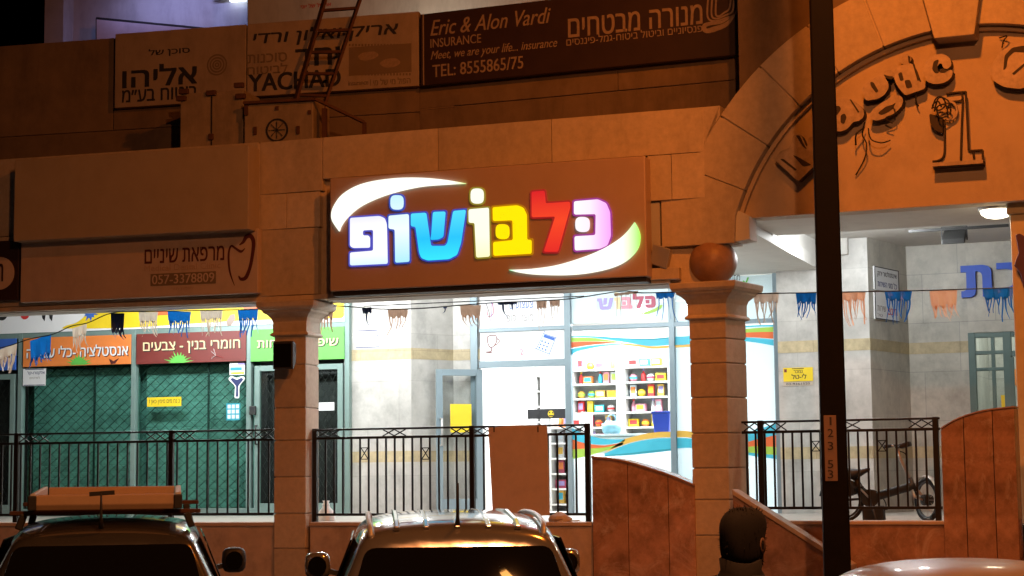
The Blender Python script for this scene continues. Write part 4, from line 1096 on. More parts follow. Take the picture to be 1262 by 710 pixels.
# dark strip with a yellow smiling face, hung over the narrow shelf
u0, u1, z0, z1 = M.rect(650, 504, 697, 516, VM+1.2)
t2 = thing('shelf_header', 'black header strip with a yellow face above the narrow shelf', 'sign', M.w((u0+u1)/2, VM+1.2, z0))
MB(M).box(u0, u1, VM+1.2, VM+1.24, z0, z1).build('panel', m_black, t2, bevel=.004)
uf, zf = M.at(679, 510, VM+1.2); mb = MB(M); mb.lathe(M.w(uf, VM+1.2, zf), [(.045, 0), (.045, .006)], 20, ax=-M.n); mb.build('face', m_yellow, t2)
mb = MB(M); mb.pbox(676.5, 507.5, 678, 509.5, VM+1.191, .002); mb.pbox(680.5, 507.5, 682, 509.5, VM+1.191, .002); mb.pbox(676.5, 511.5, 682, 512.8, VM+1.191, .002); mb.build('face_features', m_black, t2)
for x in (660, 690):
    mb = MB(M); u, z = M.at(x, 504, VM+1.22); mb.tube([M.w(u, VM+1.22, z), M.w(u, VM+1.22, zi)], .004, 6); mb.build('hanging_wire', m_silver, t2)
# blue crate and pale blue bag on the window shelf
u0, u1, z0, z1 = M.rect(806, 507, 828, 534, VM+.5)
t2 = thing('window_counter', 'low white counter inside the shop window', 'counter', M.w(u0-.4, VM+.5, ZF))
MB(M).box(M.at(735, 530, VM+.5)[0], u1+.05, VM+.3, VM+.8, ZF, z0-.031).build('counter_body', m_shelf, t2, bevel=.01)
MB(M).box(M.at(735, 530, VM+.5)[0]-.03, u1+.08, VM+.27, VM+.83, z0-.03, z0-.001).build('counter_top', m_white, t2, bevel=.006)
t2 = thing('storage_box', 'dark blue plastic box at the right of the shop window', 'box', M.w((u0+u1)/2, VM+.5, z0))
mb = MB(M); mb.loft([[M.w(a, b_, z) for a, b_ in ((u0+k, VM+.4+k), (u1-k, VM+.4+k), (u1-k, VM+.7-k), (u0+k, VM+.7-k))] for k, z in ((.02, z0), (.0, z1-.03))]); mb.build('tub', m_bin, t2, bevel=.01)
MB(M).box(u0-.01, u1+.01, VM+.39, VM+.71, z1-.029, z1).build('lid', m_bin, t2, bevel=.008)
u0, u1, z0b, z1 = M.rect(742, 519, 766, 540, VM+.5)
t2 = thing('shopping_bag', 'pale blue carrier bag standing inside the shop window', 'bag', M.w((u0+u1)/2, VM+.5, z0))
um_ = (u0+u1)/2; mb = MB(M)
mb.loft([[M.w(um_+(u1-u0)/2*sx*math.cos(q), VM+.5+.09*sx*math.sin(q), z) for q in [2*math.pi*i/14 for i in range(14)]] for sx, z in ((.8, z0), (1, z0+.05), (1.02, z0+.14), (.85, z1-.05), (.62, z1))]); mb.build('bag_body', m_bag, t2, smooth=True)
mb = MB(M); mb.tube(smooth_open([M.w(um_-.06, VM+.5, z1-.01), M.w(um_-.04, VM+.5, z1+.07), M.w(um_+.04, VM+.5, z1+.07), M.w(um_+.06, VM+.5, z1-.01)]), .007, 6); mb.build('bag_handle', m_bag, t2, smooth=True)

# ------------------------------------------------------------------ the lit shop sign
VS = -.22
u0, u1 = M.at(406.5, 290, VS)[0], M.at(796, 270, VS)[0]; z1 = M.at(600, 206, VS)[1]; z0 = M.at(600, 350, VS)[1]
SG = thing('shop_sign', 'wide brown shop sign with big lit Hebrew letters and two white swooshes', 'sign', M.w((u0+u1)/2, VS, z0))
MB(M).box(u0, u1, VS, -.003, z0, z1).build('cabinet', m_signface, SG, bevel=.012)
MB(M).box(u0+.02, u1-.02, VS+.04, .02, z0-.05, z0-.002).build('lower_frame', m_trim, SG)
g_white = glow_grad('lit_swoosh_white', [(0, (1, 1, .86)), (.9, (1, 1, .88)), (1, (.75, 1, .35))], 1.25, 0)
g_green = glow_grad('lit_swoosh', [(0, (.35, 1, .5)), (.06, (1, 1, .86)), (.86, (1, 1, .88)), (1, (.35, .9, .12))], 1.25, 0)
g_pe = glow_grad('lit_white_blue', [(0, (.70, .90, 1)), (.25, (.97, .98, 1)), (.8, (.97, .96, 1)), (1, (.80, .82, 1))], 1.08)
g_vav = glow_grad('lit_sky_blue', [(0, (.42, .86, 1)), (.5, (.88, .98, 1)), (1, (.55, .88, 1))], 1.05)
g_shin = glow_grad('lit_cyan', [(0, (.02, .80, 1)), (.45, (.0, .55, .95)), (1, (.07, .74, 1))], 1.05)
g_vav2 = glow_grad('lit_warm_white', [(0, (1, .97, .55)), (.3, (1, 1, .78)), (1, (1, 1, .84))], 1.1)
g_bet = glow('lit_yellow', (1, .74, .0), 1.15)
g_lam = glow_grad('lit_red', [(0, (.80, .02, .02)), (.5, (.95, .06, .02)), (1, (.72, .01, .02))], 1.0)
g_kaf = glow_grad('lit_pink_white', [(0, (1, .97, 1)), (.45, (1, .86, 1)), (.75, (1, .58, .98)), (1, (.95, .40, .95))], 1.05, 0)
def c3(p): return [(400+x/4.735, 200+y/4.735) for x, y in p]
def c4(p): return [(570+x/4.735, 200+y/4.735) for x, y in p]
def sq(cx, cy, w, h): return [(cx-w/2, cy-h/2), (cx+w/2, cy-h/2), (cx+w/2, cy+h/2), (cx-w/2, cy+h/2)]
LET = {
 'pe': [c3([(148, 325), (320, 313), (350, 326), (362, 360), (367, 592), (148, 602), (148, 527), (283, 516), (283, 394), (222, 397), (222, 427), (255, 427), (264, 440), (264, 498), (165, 500), (148, 488)])],
 'vav': [c3(sq(422, 234, 76, 84)), c3([(373, 312), (485, 302), (491, 310), (494, 580), (412, 586), (409, 392), (373, 388)])],
 'shin': [c3([(503, 300), (592, 294), (620, 488), (703, 488), (717, 470), (750, 284), (824, 277), (795, 470), (772, 540), (725, 565), (600, 573), (565, 560), (552, 530), (530, 376), (503, 374)]), c3([(632, 290), (705, 287), (692, 435), (664, 450), (616, 453), (622, 425)])],
 'vav2': [c4(sq(85, 197, 76, 88)), c4([(35, 275), (150, 265), (153, 275), (158, 550), (80, 556), (70, 353), (36, 353)])],
 'bet': [c4([(175, 263), (320, 251), (355, 265), (374, 305), (376, 453), (402, 452), (402, 533), (180, 546), (178, 466), (294, 454), (291, 338), (177, 343)]), c4(sq(231, 404, 76, 86))],
 'lamed': [c4([(403, 172), (478, 166), (484, 240), (626, 230), (628, 262), (556, 522), (474, 522), (541, 316), (403, 321)])],
 'kaf': [c4([(650, 228), (790, 216), (838, 238), (860, 290), (865, 430), (845, 485), (800, 505), (655, 515), (653, 432), (775, 425), (777, 302), (650, 305)]), c4(sq(698, 362, 80, 86))],
}
EDGE = {k: glow('return_'+n, c, .55) for k, n, c in (('pe', 'blue', (.10, .12, .9)), ('vav', 'deep_blue', (.03, .12, .8)), ('shin', 'royal_blue', (.04, .10, .8)), ('vav2', 'ochre', (.45, .36, .03)), ('bet', 'orange', (.75, .30, .0)), ('lamed', 'crimson', (.6, .01, .02)), ('kaf', 'magenta', (.55, .05, .5)))}
LR = {'pe': .09, 'vav': .05, 'shin': .05, 'vav2': .05, 'bet': .05, 'lamed': .04, 'kaf': .05}
for k, g in (('pe', g_pe), ('vav', g_vav), ('shin', g_shin), ('vav2', g_vav2), ('bet', g_bet), ('lamed', g_lam), ('kaf', g_kaf)):
    mb = MB(M)
    for i, pl_ in enumerate(LET[k]):
        mb.poly(rnd([M.at(x, y, VS-.03) for x, y in pl_], .06 if (i == 1 and k in ('bet', 'kaf')) or (i == 0 and k in ('vav', 'vav2')) else .022), VS-.03, VS-.001)
    lo_ = mb.build('lit_letter', g, SG)
    mb = MB(M)
    for i, pl_ in enumerate(LET[k]):
        if i == 1 and k in ('kaf', 'bet'): continue
        P_ = [Vector(M.at(x, y, VS-.02)) for x, y in pl_]; c_ = len(P_); ar_ = sum(P_[q].x*P_[(q+1) % c_].y-P_[(q+1) % c_].x*P_[q].y for q in range(c_)); sg = 1 if ar_ > 0 else -1; Q_ = []
        for q in range(c_):
            d0 = (P_[q]-P_[q-1]).normalized(); d1 = (P_[(q+1) % c_]-P_[q]).normalized(); n0 = Vector((d0.y, -d0.x))*sg; n1 = Vector((d1.y, -d1.x))*sg
            b_ = n0+n1; b_ = b_*(1/max(.45, b_.length_squared/2)) if b_.length > .1 else n0; Q_.append(tuple(P_[q]+b_*.017))
        mb.poly(rnd(Q_, .07 if (i == 1 and k in ('bet', 'kaf')) or (i == 0 and k in ('vav', 'vav2')) else .03), VS-.022, VS-.0015-.0003*i)
    mb.build('letter_return', EDGE[k], lo_)
sw1 = [(83, 402), (45, 345), (38, 300), (55, 250), (100, 190), (180, 140), (280, 110), (420, 92), (560, 90), (700, 102), (823, 123), (700, 130), (560, 142), (420, 172), (300, 212), (200, 262), (130, 322), (95, 370)]
sw2 = [(268, 628), (400, 622), (550, 600), (700, 555), (820, 505), (910, 450), (960, 405), (1003, 350), (1025, 390), (1035, 440), (1020, 505), (960, 570), (870, 615), (740, 645), (600, 658), (430, 655), (330, 643)]
def two_sided(P, k):
    P = [Vector(p) for p in P]; return [tuple(p) for p in smooth_open(P[:k+1], 6)[:-1] + smooth_open(P[k:]+[P[0]], 6)[:-1]]
MB(M).poly(two_sided([M.at(x, y, VS-.03) for x, y in c3(sw1)], 10), VS-.03, VS-.001).build('lit_swoosh', g_white, SG)
MB(M).poly(two_sided([M.at(x, y, VS-.03) for x, y in c4(sw2)], 7), VS-.03, VS-.001).build('lit_swoosh', g_green, SG)
# the same name printed small on the transom window of the toy shop
def small_name(k, m):
    mb = MB(M)
    for pl_ in LET[k]:
        q = [(731 + (x-489)*(808-731)/(752-489), 362 + (y-240)*.245 - (x-489)*-.004) for x, y in pl_]
        mb.poly([M.at(x, y, VM-.001) for x, y in q], VM-.003, VM-.001)
    mb.build('printed_letter', m, TS)
for k, m in (('vav', m_bluewhite), ('shin', m_purple), ('vav2', m_cream), ('bet', m_pink), ('lamed', m_wine), ('kaf', m_wine)): small_name(k, m)
MB(M).poly([M.at(700+x/7.1, 350+y/7.1, VM-.001) for x, y in ((610, 262), (680, 245), (760, 215), (815, 180), (830, 185), (815, 215), (760, 245), (690, 266))], VM-.003, VM-.001).build('green_swoosh', m_lime, TS)

# ------------------------------------------------------------------ signs on the left fascia
def panel(fr, v, x0, y0, x1, y1, dv, name, label, m, part='panel', cat='sign'):
    u0, u1, z0, z1 = fr.rect(x0, y0, x1, y1, v)
    t = thing(name, label, cat, fr.w((u0+u1)/2, v, z0))
    MB(fr).box(u0, u1, v, v+dv, z0, z1).build(part, m, t, bevel=.008)
    return t, (u0, u1, z0, z1)
t, r = panel(L, -.30, 17.5, 188, 306, 290, .295, 'blank_sign_box', 'big blank beige sign box jutting out above the dental sign', m_box, 'cabinet')
t, r = panel(L, -.10, 25.5, 289, 318, 367, .098, 'dental_sign', 'beige dental clinic sign with Hebrew writing and a tooth outline', m_signdental)
def st_text(fr, t, v, body, x0, y0, x1, y1, m, bold=0.0, rtl=True, shear=0, th=.004): letters(MB(fr), body, fr.rect(x0, y0, x1, y1, v), v-.0005, th, bold, shear, rtl).build('lettering', m, t)
st_text(L, t, -.10, 'מרפאת שיניים', 178.5, 305, 276.5, 323, m_dkred, .012)
m_faint = mat('faint_print', (.40, .29, .23), .6, var=.1)
st_text(L, t, -.10, 'Medical Dental Clinic', 178.5, 325, 272, 332.5, m_faint, rtl=False)
m_olive = mat('olive_print', (.17, .13, .09), .6, var=.1)
MB(L).pbox(185.5, 336, 266, 351, -.104, .003).build('number_panel', m_olive, t)
st_text(L, t, -.104, '057-3378809', 187.5, 337.5, 264, 349, m_signdental, .01, rtl=False, th=.003)
st_text(L, t, -.10, 'לזימון תור', 211, 353.5, 239, 358, m_faint)
def taper_stroke(fr, v, pts, ws, m, name, parent):
    P = smooth_open([Vector((*fr.at(x, y, v), 0)) for x, y in pts], 6); W_ = np.interp(np.linspace(0, 1, len(P)), np.linspace(0, 1, len(ws)), ws)
    A_, B_ = [], []
    for i, p in enumerate(P):
        d = (P[min(i+1, len(P)-1)]-P[max(i-1, 0)]).normalized(); n = Vector((-d.y, d.x, 0))*W_[i]/2
        A_.append(fr.w(p.x+n.x, v, p.y+n.y)); B_.append(fr.w(p.x-n.x, v, p.y-n.y))
    mb = MB(fr); n = len(A_); mb.add(A_+B_, [(i, i+1, n+i+1, n+i) for i in range(n-1)]); return mb.build(name, m, parent)
taper_stroke(L, -.103, [(295, 302), (300, 298), (303.5, 292), (309, 291), (312.5, 299), (311, 315), (308, 330), (303, 342), (297, 344), (294, 340)], [.012, .035, .05, .05, .045, .04, .04, .045, .035, .01], m_dkred, 'tooth_outline', t)
taper_stroke(L, -.1025, [(302, 306), (297, 310), (290, 306), (285, 303), (282, 311), (282, 325), (284, 338), (289, 352)], [.006, .03, .025, .02, .025, .025, .02, .006], m_dkred, 'tooth_outline', t)
t, r = panel(L, -.08, -40, 297.5, 23, 371, .078, 'dark_round_sign', 'dark brown sign with a pale disc at the left edge', m_signdark)
u, z = L.at(0, 337, -.08); MB(L).lathe(L.w(u, -.08, z), [(.19, 0), (.19, .006)], 36, ax=-L.n).build('pale_disc', m_signdental, t)
st_text(L, t, -.087, 'ח', -4, 325, 4, 347, m_signdark, .03)

# ------------------------------------------------------------------ signs on the curved parapet
def psign(fr, x0, y0, x1, y1, label, m, ztop_=None, v=-.10, abs_top=None):
    u0, u1, z0, z1 = fr.rect(x0, y0, x1, y1, v)
    if ztop_: z1 = ztop_
    t = thing('insurance_sign', label, 'sign', fr.w((u0+u1)/2, v, z0)); MB(fr).box(u0, u1, v, -.004, z0, z1).build('panel', m, t, bevel=.006); return t
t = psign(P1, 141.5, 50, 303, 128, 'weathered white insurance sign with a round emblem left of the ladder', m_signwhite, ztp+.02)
pt = lambda *a, **k: st_text(P1, t, -.10, *a, **k)
pt('סוכן של', 183.5, 59, 234, 69, m_black, .02); pt('אליהו', 151, 79, 243, 106, m_black, .05); pt('ביטוח בע״מ', 150.5, 108.5, 243, 124, m_black, .025)
for r_ in (.13, .095, .06, .03):
    u, z = P1.at(267.5, 80, -.10); mb = MB(P1)
    n = 40; P = [P1.w(u+q*math.cos(2*math.pi*i/n), -.1025, z+q*math.sin(2*math.pi*i/n)) for q in (r_, r_-.018) for i in range(n)]
    mb.add(P, [(i, (i+1) % n, n+(i+1) % n, n+i) for i in range(n)]); mb.build('round_emblem', m_olive, t)
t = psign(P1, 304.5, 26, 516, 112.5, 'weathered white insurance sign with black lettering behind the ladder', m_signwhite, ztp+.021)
pt('אריק ואלון ורדי', 312, 32, 491, 53, m_black, .03, shear=.15); pt('סוכנות', 305.5, 66, 354, 77, m_olive, .02); pt('לביטוח', 304.8, 79, 354.5, 91, m_olive, .02)
pt('יחד', 364, 59, 419, 81, m_black, .08); pt('YACHAD', 306, 88, 420, 110, m_black, .05, rtl=False)
MB(P1).pbox(430, 56, 507, 91, -.103, .003).build('picture_panel', m_olive, t)
mb = MB(P1)
for i in range(20):
    for yy in (55.5, 91.5): mb.pbox(430+i*3.9, yy-1.4, 432+i*3.9, yy+1.4, -.1035, .003)
mb.build('perforated_edge', m_olive, t)
m_handp = mat('pale_hand_print', (.28, .21, .16), .6, var=.25, scale=30)
MB(P1).sheet([tuple(p) for p in rnd([P1.at(x, y, -.1045) for x, y in ((440, 70), (446, 65), (462, 63), (468, 68), (460, 73), (450, 75), (444, 74))], .04)], -.1045).build('hand_print', m_handp, t)
MB(P1).sheet([tuple(p) for p in rnd([P1.at(x, y, -.1045) for x, y in ((466, 79), (474, 73), (488, 71), (495, 77), (488, 82), (476, 84))], .04)], -.1045).build('hand_print', m_handp, t)
pt('הפול מי של מי', 460, 96, 506, 104, m_olive, .01); pt('insurance |', 429.5, 99, 457, 106.5, m_olive, .01, rtl=False)
t = psign(P2, 518, 12, 922, 86, 'long dark brown insurance sign with faded pale English and Hebrew lettering', m_signdark, P2.at(560, 13, -.12)[1], -.12)
pt2 = lambda *a, **k: st_text(P2, t, -.12, *a, **k)
MB(P2).pbox(521, 17, 522.5, 105, -.124, .003).build('pale_edge', m_faded, t)
pt2('Eric & Alon Vardi', 530.5, 17, 679, 36.5, m_faded, .012, rtl=False, shear=.3)
pt2('INSURANCE', 530.5, 45, 593, 56, m_faded, .015, rtl=False)
pt2('Meet, we are your life... insurance', 531, 55, 687, 69, m_faded, .008, rtl=False, shear=.3)
pt2('TEL: 8555865/75', 533, 74.5, 645, 90, m_faded, .02, rtl=False)
pt2('מנורה מבטחים', 700, 14, 866, 38.5, m_faded, .03)
pt2('פנסיוניים וביטול ביטוח-גמל-פיננסים', 698, 38, 866, 48, m_faded, .01)
for k, (dx, dy) in enumerate(((0, 0), (5, 3), (10, 6))):
    taper_stroke(P2, -.1225, [(873+dx, -6), (872+dx, 20-dy*.6), (880+dx*.6, 26-dy), (895-dx*.3, 22-dy), (907-dx*.8, 16-dy), (909-dx*.8, -8)], [.02]*6, m_faded, 'emblem', t)
taper_stroke(P2, -.1225, [(906, 18), (895, 30), (880, 36), (870, 38), (868, 32), (876, 29), (890, 27), (905, 18)], [.01, .05, .06, .05, .05, .04, .03, .01], m_faded, 'emblem', t)

# ------------------------------------------------------------------ old equipment on the roof ledge
V_E = .75
zroof = ztop-.1
def unit(fr, x0, y0, x1, y1, v, d, label, name='metal_cabinet'):
    u0, u1, z0, z1 = fr.rect(x0, y0, x1, y1, v)
    t = thing(name, label, 'cabinet' if name == 'metal_cabinet' else 'air conditioner', fr.w((u0+u1)/2, v, zroof)); z0 = zroof
    MB(fr).box(u0, u1, v, v+d, z0, z1).build('casing', m_unit, t, bevel=.012); return t, u0, u1, z0, z1
t, u0, u1, z0, z1 = unit(P1, 222, 113, 300, 180, -.75, .5, 'old tin cabinet with two doors on the ledge under the white signs')
um_ = u0+(u1-u0)*.50
MB(P1).box(um_-.008, um_+.008, -.756, -.751, z0, z1).build('door_gap', m_black, t)
for a, z in ((u0+.05, z1+.02), (u1-.05, z1+.05), (u1-.03, z1-.08), (u0+.02, z1-.06), (um_, z1-.02)):
    MB(P1).box(a-.06, a+.06, -.79, -.74, z-.03, z+.03).build('rusty_hinge', m_rust, t, bevel=.01)
MB(P1).box(um_-.03, um_+.03, -.78, -.751, z0+(z1-z0)*.30, z0+(z1-z0)*.30+.07).build('latch', m_rust, t, bevel=.006)
t, u0, u1, z0, z1 = unit(P1, 301, 124, 386, 178, -.85, .55, 'boxy air conditioner with a round black fan opening on the ledge', 'air_conditioner')
uc, zc_ = P1.at(341.5, 160.5, -.85); MB(P1).lathe(P1.w(uc, -.846, zc_), [(.135, 0), (.135, .012), (.115, .012), (.11, -.12)], 28, ax=-P1.n).build('fan_opening', m_black, t, smooth=False)
mb = MB(P1)
for i in range(4): mb.bar(P1.w(uc-.1*math.cos(i*.785), -.862, zc_-.1*math.sin(i*.785)), P1.w(uc+.1*math.cos(i*.785), -.862, zc_+.1*math.sin(i*.785)), .006)
mb.build('fan_guard', m_trim, t)
for x, y, w, h in ((314, 161, 4, 10), (367, 160, 4, 10), (341, 133, 4, 5), (303, 135, 5, 14), (390-9, 138, 4, 5)):
    MB(P1).pbox(x-w/2, y-h/2, x+w/2, y+h/2, -.87, .018).build('bracket', m_rust, t, bevel=.004)
a = P1.at(300, 127, -.88); b_ = P1.at(388, 122, -.88); c_ = P1.at(449, 151, -.6)
mb = MB(P1); mb.bar(P1.w(a[0], -.88, a[1]), P1.w(b_[0], -.88, b_[1]), .04, .03); mb.build('cover_edge', m_rust, t)
t = thing('steel_bracket', 'slanting rusty steel bracket beside the air conditioner', 'bracket', P1.w(c_[0], -.6, zroof))
mb = MB(P1); mb.bar(P1.w(b_[0], -.88, b_[1]), P1.w(c_[0], -.6, c_[1]), .05, .03); mb.build('brace', m_rust, t)
mb = MB(P1); mb.bar(P1.w(c_[0], -.6, zroof), P1.w(c_[0], -.6, c_[1]), .04); mb.build('upright', m_rust, t)
u, z = P1.at(400, 150, -.8); mb = MB(P1); mb.bar(P1.w(u, -.8, zroof), P1.w(u, -.8, z+.15), .05); mb.build('upright', m_rust, t)
# ladder leaning on the parapet
b0, b1 = P1.at(362, 132, -.45), P1.at(398, 134, -.45); t0, t1 = P1.at(402, -8, -.15), P1.at(447, -12, -.15)
A0, A1 = P1.w(b0[0], -.45, b0[1]), P1.w(b1[0], -.45, b1[1]); B0, B1 = P1.w(t0[0], -.14, t0[1]), P1.w(t1[0], -.14, t1[1])
k = (A0.z-zroof)/(B0.z-A0.z); A0 = A0-(B0-A0)*k; A1 = A1-(B1-A1)*k; B0 = B0+(B0-A0)*.1; B1 = B1+(B1-A1)*.1
t = thing('ladder', 'rusty steel ladder leaning against the white insurance sign', 'ladder', (A0+A1)/2)
MB().bar(A0, B0, .085, .03).build('side_rail', m_rust, t); MB().bar(A1, B1, .085, .03).build('side_rail', m_rust, t)
for i in range(1, 9):
    k = i/8.6; MB().bar(A0+(B0-A0)*k, A1+(B1-A1)*k, .05, .03).build('rung', m_rust, t)

# ------------------------------------------------------------------ upper flats behind the parapet
AP = thing('upper_flats', 'pale upper flats behind the parapet lit by a white tube lamp', 'building', M.w(-2, 7, zroof))
VA = 6.0
def afr(x, y, v): return L.at(x, y, v)
z_a = zroof-.2
def ablk(x0, x1, v, d, z0, z1, name, m): 
    u0, u1 = L.at(x0, 20, v)[0], L.at(x1, 20, v)[0]; return MB(L).box(u0, u1, v, v+d, z0, z1).build(name, m, AP)
zhi = L.at(200, -60, VA)[1]
ablk(55, 78, VA-.3, .6, z_a, zhi, 'corner_pillar', m_aptgrey)
ablk(78, 305, VA, .3, z_a, zhi, 'balcony_wall', m_aptgrey)
ablk(305.5, 830, VA-1.2, .3, z_a, zhi, 'white_wall', m_aptwhite)
ablk(305.5, 309, VA-.9, .9, z_a, zhi, 'side_wall', m_aptwhite)
q = [L.at(x, y, VA-.5) for x, y in ((119, 24), (288, 40), (288, 75), (119, 75))]
MB(L).poly(q, VA-.5, VA-.44).build('balcony_panel', m_aptlilac, AP)
a, b_ = L.at(118, 23, VA-.5), L.at(290, 39.5, VA-.5); MB(L).bar(L.w(a[0], VA-.47, a[1]), L.w(b_[0], VA-.47, b_[1]), .05).build('balcony_handrail', m_trim, AP)
a, b_ = L.at(119, 22, VA-.5), L.at(119, 75, VA-.5); MB(L).bar(L.w(a[0], VA-.47, a[1]), L.w(b_[0], VA-.47, b_[1]), .04).build('balcony_post', m_trim, AP)
letters(MB(L), 'ארפול של יוני', L.rect(371, 4, 408, 9, VA-1.2), VA-1.201, .003, .01).build('red_writing', m_red, AP)
for x in (300, 363): 
    u = L.at(x, 20, VA-1.2)[0]
u0, u1 = L.at(283, 0, VA-.1)[0], L.at(303, 0, VA-.1)[0]; z = L.at(293, .5, VA-.1)[1]
t = thing('tube_lamp', 'bluish white tube lamp at the top of the balcony wall', 'lamp', L.w((u0+u1)/2, VA-.1, z))
MB(L).box(u0-.3, u1, VA-.12, VA-.002, z+.05, z+.12).build('housing', m_white, t)
MB(L).box(u0, u1-.02, VA-.11, VA-.03, z-.005, z+.049).build('tube', m_ledglow, t, bevel=.01)
area('lamp_light', t, L.w((u0+u1)/2-.9, VA-.7, z+.25), 1.8, 15, (.44, .46, 1), sy=.1, aim=Vector((0, 0, -1))+L.n*.8)
u = L.at(520, -5, VA-2.4)[0]; zf_ = ztp+.15
t = thing('added_fill_lamp', 'unseen fill lamp added behind the parapet to light the white wall', 'lamp', L.w(u, VA-2.4, zroof))  # unseen fill lamp, added only to brighten the white wall of the flats
MB(L).box(u-.03, u+.03, VA-2.43, VA-2.37, zroof, zf_).build('post', m_trim, t)
MB(L).box(u-.12, u+.12, VA-2.5, VA-2.3, zf_, zf_+.16).build('housing', m_trim, t, bevel=.02)
MB(L).box(u-.1, u+.1, VA-2.299, VA-2.29, zf_+.02, zf_+.14).build('lens', m_lampglow, t)
area('lamp_light', t, L.w(u, VA-2.27, zf_+.08), .2, 15, (1, .93, .74), aim=L.n+Vector((0, 0, .9)))

# ------------------------------------------------------------------ broken letters on the arch
def traced(name, label, cat, px, hole_shades, sc, ox, oy, th, rr=.03):
    P = [RR.at(ox+x/sc, oy+y/sc, VT-th) for x, y in px]
    cu = sum(p[0] for p in P)/len(P); cz = min(p[1] for p in P)
    t = thing(name, label, cat, RR.w(cu, VT, cz), 'letters left on the arch')
    MB(RR).poly(rnd(P, rr), VT-th, VT-.002).build('letter_shell', [m_letter, m_letterdk], t, RR.n)
    for h in hole_shades:
        MB(RR).poly(rnd([RR.at(ox+x/sc, oy+y/sc, VT-th) for x, y in h], .02), VT-th-.004, VT-th-.0005).build('hollow_shade', m_letterdk, t)  # raised dark plates: the shade inside the open letter is painted on
    return t
KA = (5.917, 1020, 50, .14); KB = (3.944, 1100, 40, .14); KC = (7.1, 940, 140, .12)
traced('sign_letter', 'broken slab letter M low on the left of the arch', 'sign letter', [(105, 405), (150, 330), (235, 300), (270, 180), (335, 180), (385, 300), (405, 195), (470, 215), (470, 440), (310, 595)], [[(262, 362), (300, 375), (430, 450), (355, 465)], [(288, 190), (322, 190), (388, 318), (350, 285)], [(150, 398), (180, 395), (300, 490), (285, 500)]], *KC)
traced('sign_letter', 'puffy broken metal letter a beside the dark pole on the arch', 'sign letter', [(-10, 500), (20, 455), (70, 430), (120, 420), (170, 428), (215, 455), (262, 500), (268, 550), (230, 588), (185, 592), (150, 640), (100, 664), (50, 660), (-10, 600)], [[(50, 480), (85, 475), (100, 500), (70, 545), (45, 545)], [(95, 545), (125, 530), (140, 560), (120, 610), (95, 600)], [(160, 430), (172, 430), (232, 520), (222, 528)]], *KA)
t = traced('sign_letter', 'puffy metal letter g with two bowls and hanging cables on the arch', 'sign letter', [(255, 345), (275, 310), (330, 280), (400, 240), (420, 218), (460, 213), (492, 240), (482, 272), (440, 278), (418, 270), (442, 305), (446, 345), (420, 390), (370, 425), (320, 432), (285, 440), (255, 400)], [[(310, 300), (336, 305), (372, 370), (352, 382), (315, 332)], [(405, 245), (425, 275), (470, 285), (480, 262), (440, 258)]], *KA)
MB(RR).poly(rnd([RR.at(1020+x/5.917, 50+y/5.917, VT-.14) for x, y in [(308, 560), (320, 510), (370, 470), (430, 432), (480, 402), (530, 400), (552, 430), (545, 470), (500, 522), (430, 562), (370, 582), (330, 580)]], .03), VT-.14, VT-.0025).build('lower_bowl', [m_letter, m_letterdk], t, RR.n)
MB(RR).poly(rnd([RR.at(1020+x/5.917, 50+y/5.917, VT-.14) for x, y in [(365, 530), (425, 482), (470, 470), (500, 450), (470, 505), (430, 528), (390, 545)]], .02), VT-.145, VT-.1405).build('hollow_shade', m_letterdk, t)
t = traced('sign_letter', 'slab footed metal letter i left of the letter c on the arch', 'sign letter', [(485, 215), (530, 182), (560, 172), (615, 165), (635, 200), (655, 255), (672, 305), (708, 300), (716, 348), (565, 402), (530, 360), (500, 320), (480, 260)], [[(513, 240), (540, 228), (556, 290), (530, 297)], [(560, 290), (600, 285), (620, 340), (575, 350)], [(618, 165), (632, 165), (668, 290), (656, 295)]], *KA)
MB(RR).poly(rnd([RR.at(1020+(565+46*math.cos(a))/5.917, 50+(134+42*math.sin(a))/5.917, VT-.14) for a in np.linspace(0, 6.28, 13)[:-1]], .03), VT-.14, VT-.0025).build('dot', [m_letter, m_letterdk], t, RR.n)
MB(RR).poly(rnd([RR.at(1020+x/5.917, 50+y/5.917, VT-.14) for x, y in [(585, 108), (604, 120), (604, 158), (590, 160)]], .01), VT-.145, VT-.1405).build('hollow_shade', m_letterdk, t)
traced('sign_letter', 'rounded metal letter c under the keystone of the arch', 'sign letter', [(148, 195), (163, 140), (200, 110), (245, 103), (280, 123), (288, 158), (266, 180), (243, 170), (240, 150), (224, 152), (216, 172), (226, 195), (250, 196), (284, 180), (294, 190), (286, 222), (250, 246), (200, 252), (163, 237)], [[(192, 180), (200, 140), (226, 130), (217, 165), (227, 197), (208, 200)], [(228, 196), (252, 197), (286, 176), (262, 183), (243, 172)]], *KB)
traced('sign_letter', 'large round metal letter cut by the right edge of the photo', 'sign letter', [(474, 190), (500, 130), (540, 80), (590, 58), (660, 60), (740, 110), (760, 190), (700, 250), (620, 275), (540, 265), (490, 235)], [[(538, 185), (545, 112), (582, 74), (640, 64), (700, 80), (640, 98), (592, 94), (562, 122), (552, 175)], [(580, 200), (640, 150), (648, 158), (590, 208)]], *KB)
t = thing('sign_figure', 'large open metal figure 1 with a slab foot on the arch', 'sign figure', RR.w(RR.at(1180, 203, VT)[0], VT, RR.at(1180, 203, VT)[1]), 'letters left on the arch')
bq = lambda x, y, v=VT-.05: RR.w(*(lambda q: (q[0], v, q[1]))(RR.at(1100+x/3.944, 40+y/3.944, v)))
MB(RR).poly([RR.at(1100+x/3.944, 40+y/3.944, VT-.05) for x, y in [(262, 300), (355, 288), (370, 575), (438, 572), (440, 628), (194, 640), (194, 628), (250, 600), (250, 430), (265, 390)]], VT-.05, VT-.002).build('letter_tray', m_tymp, t)
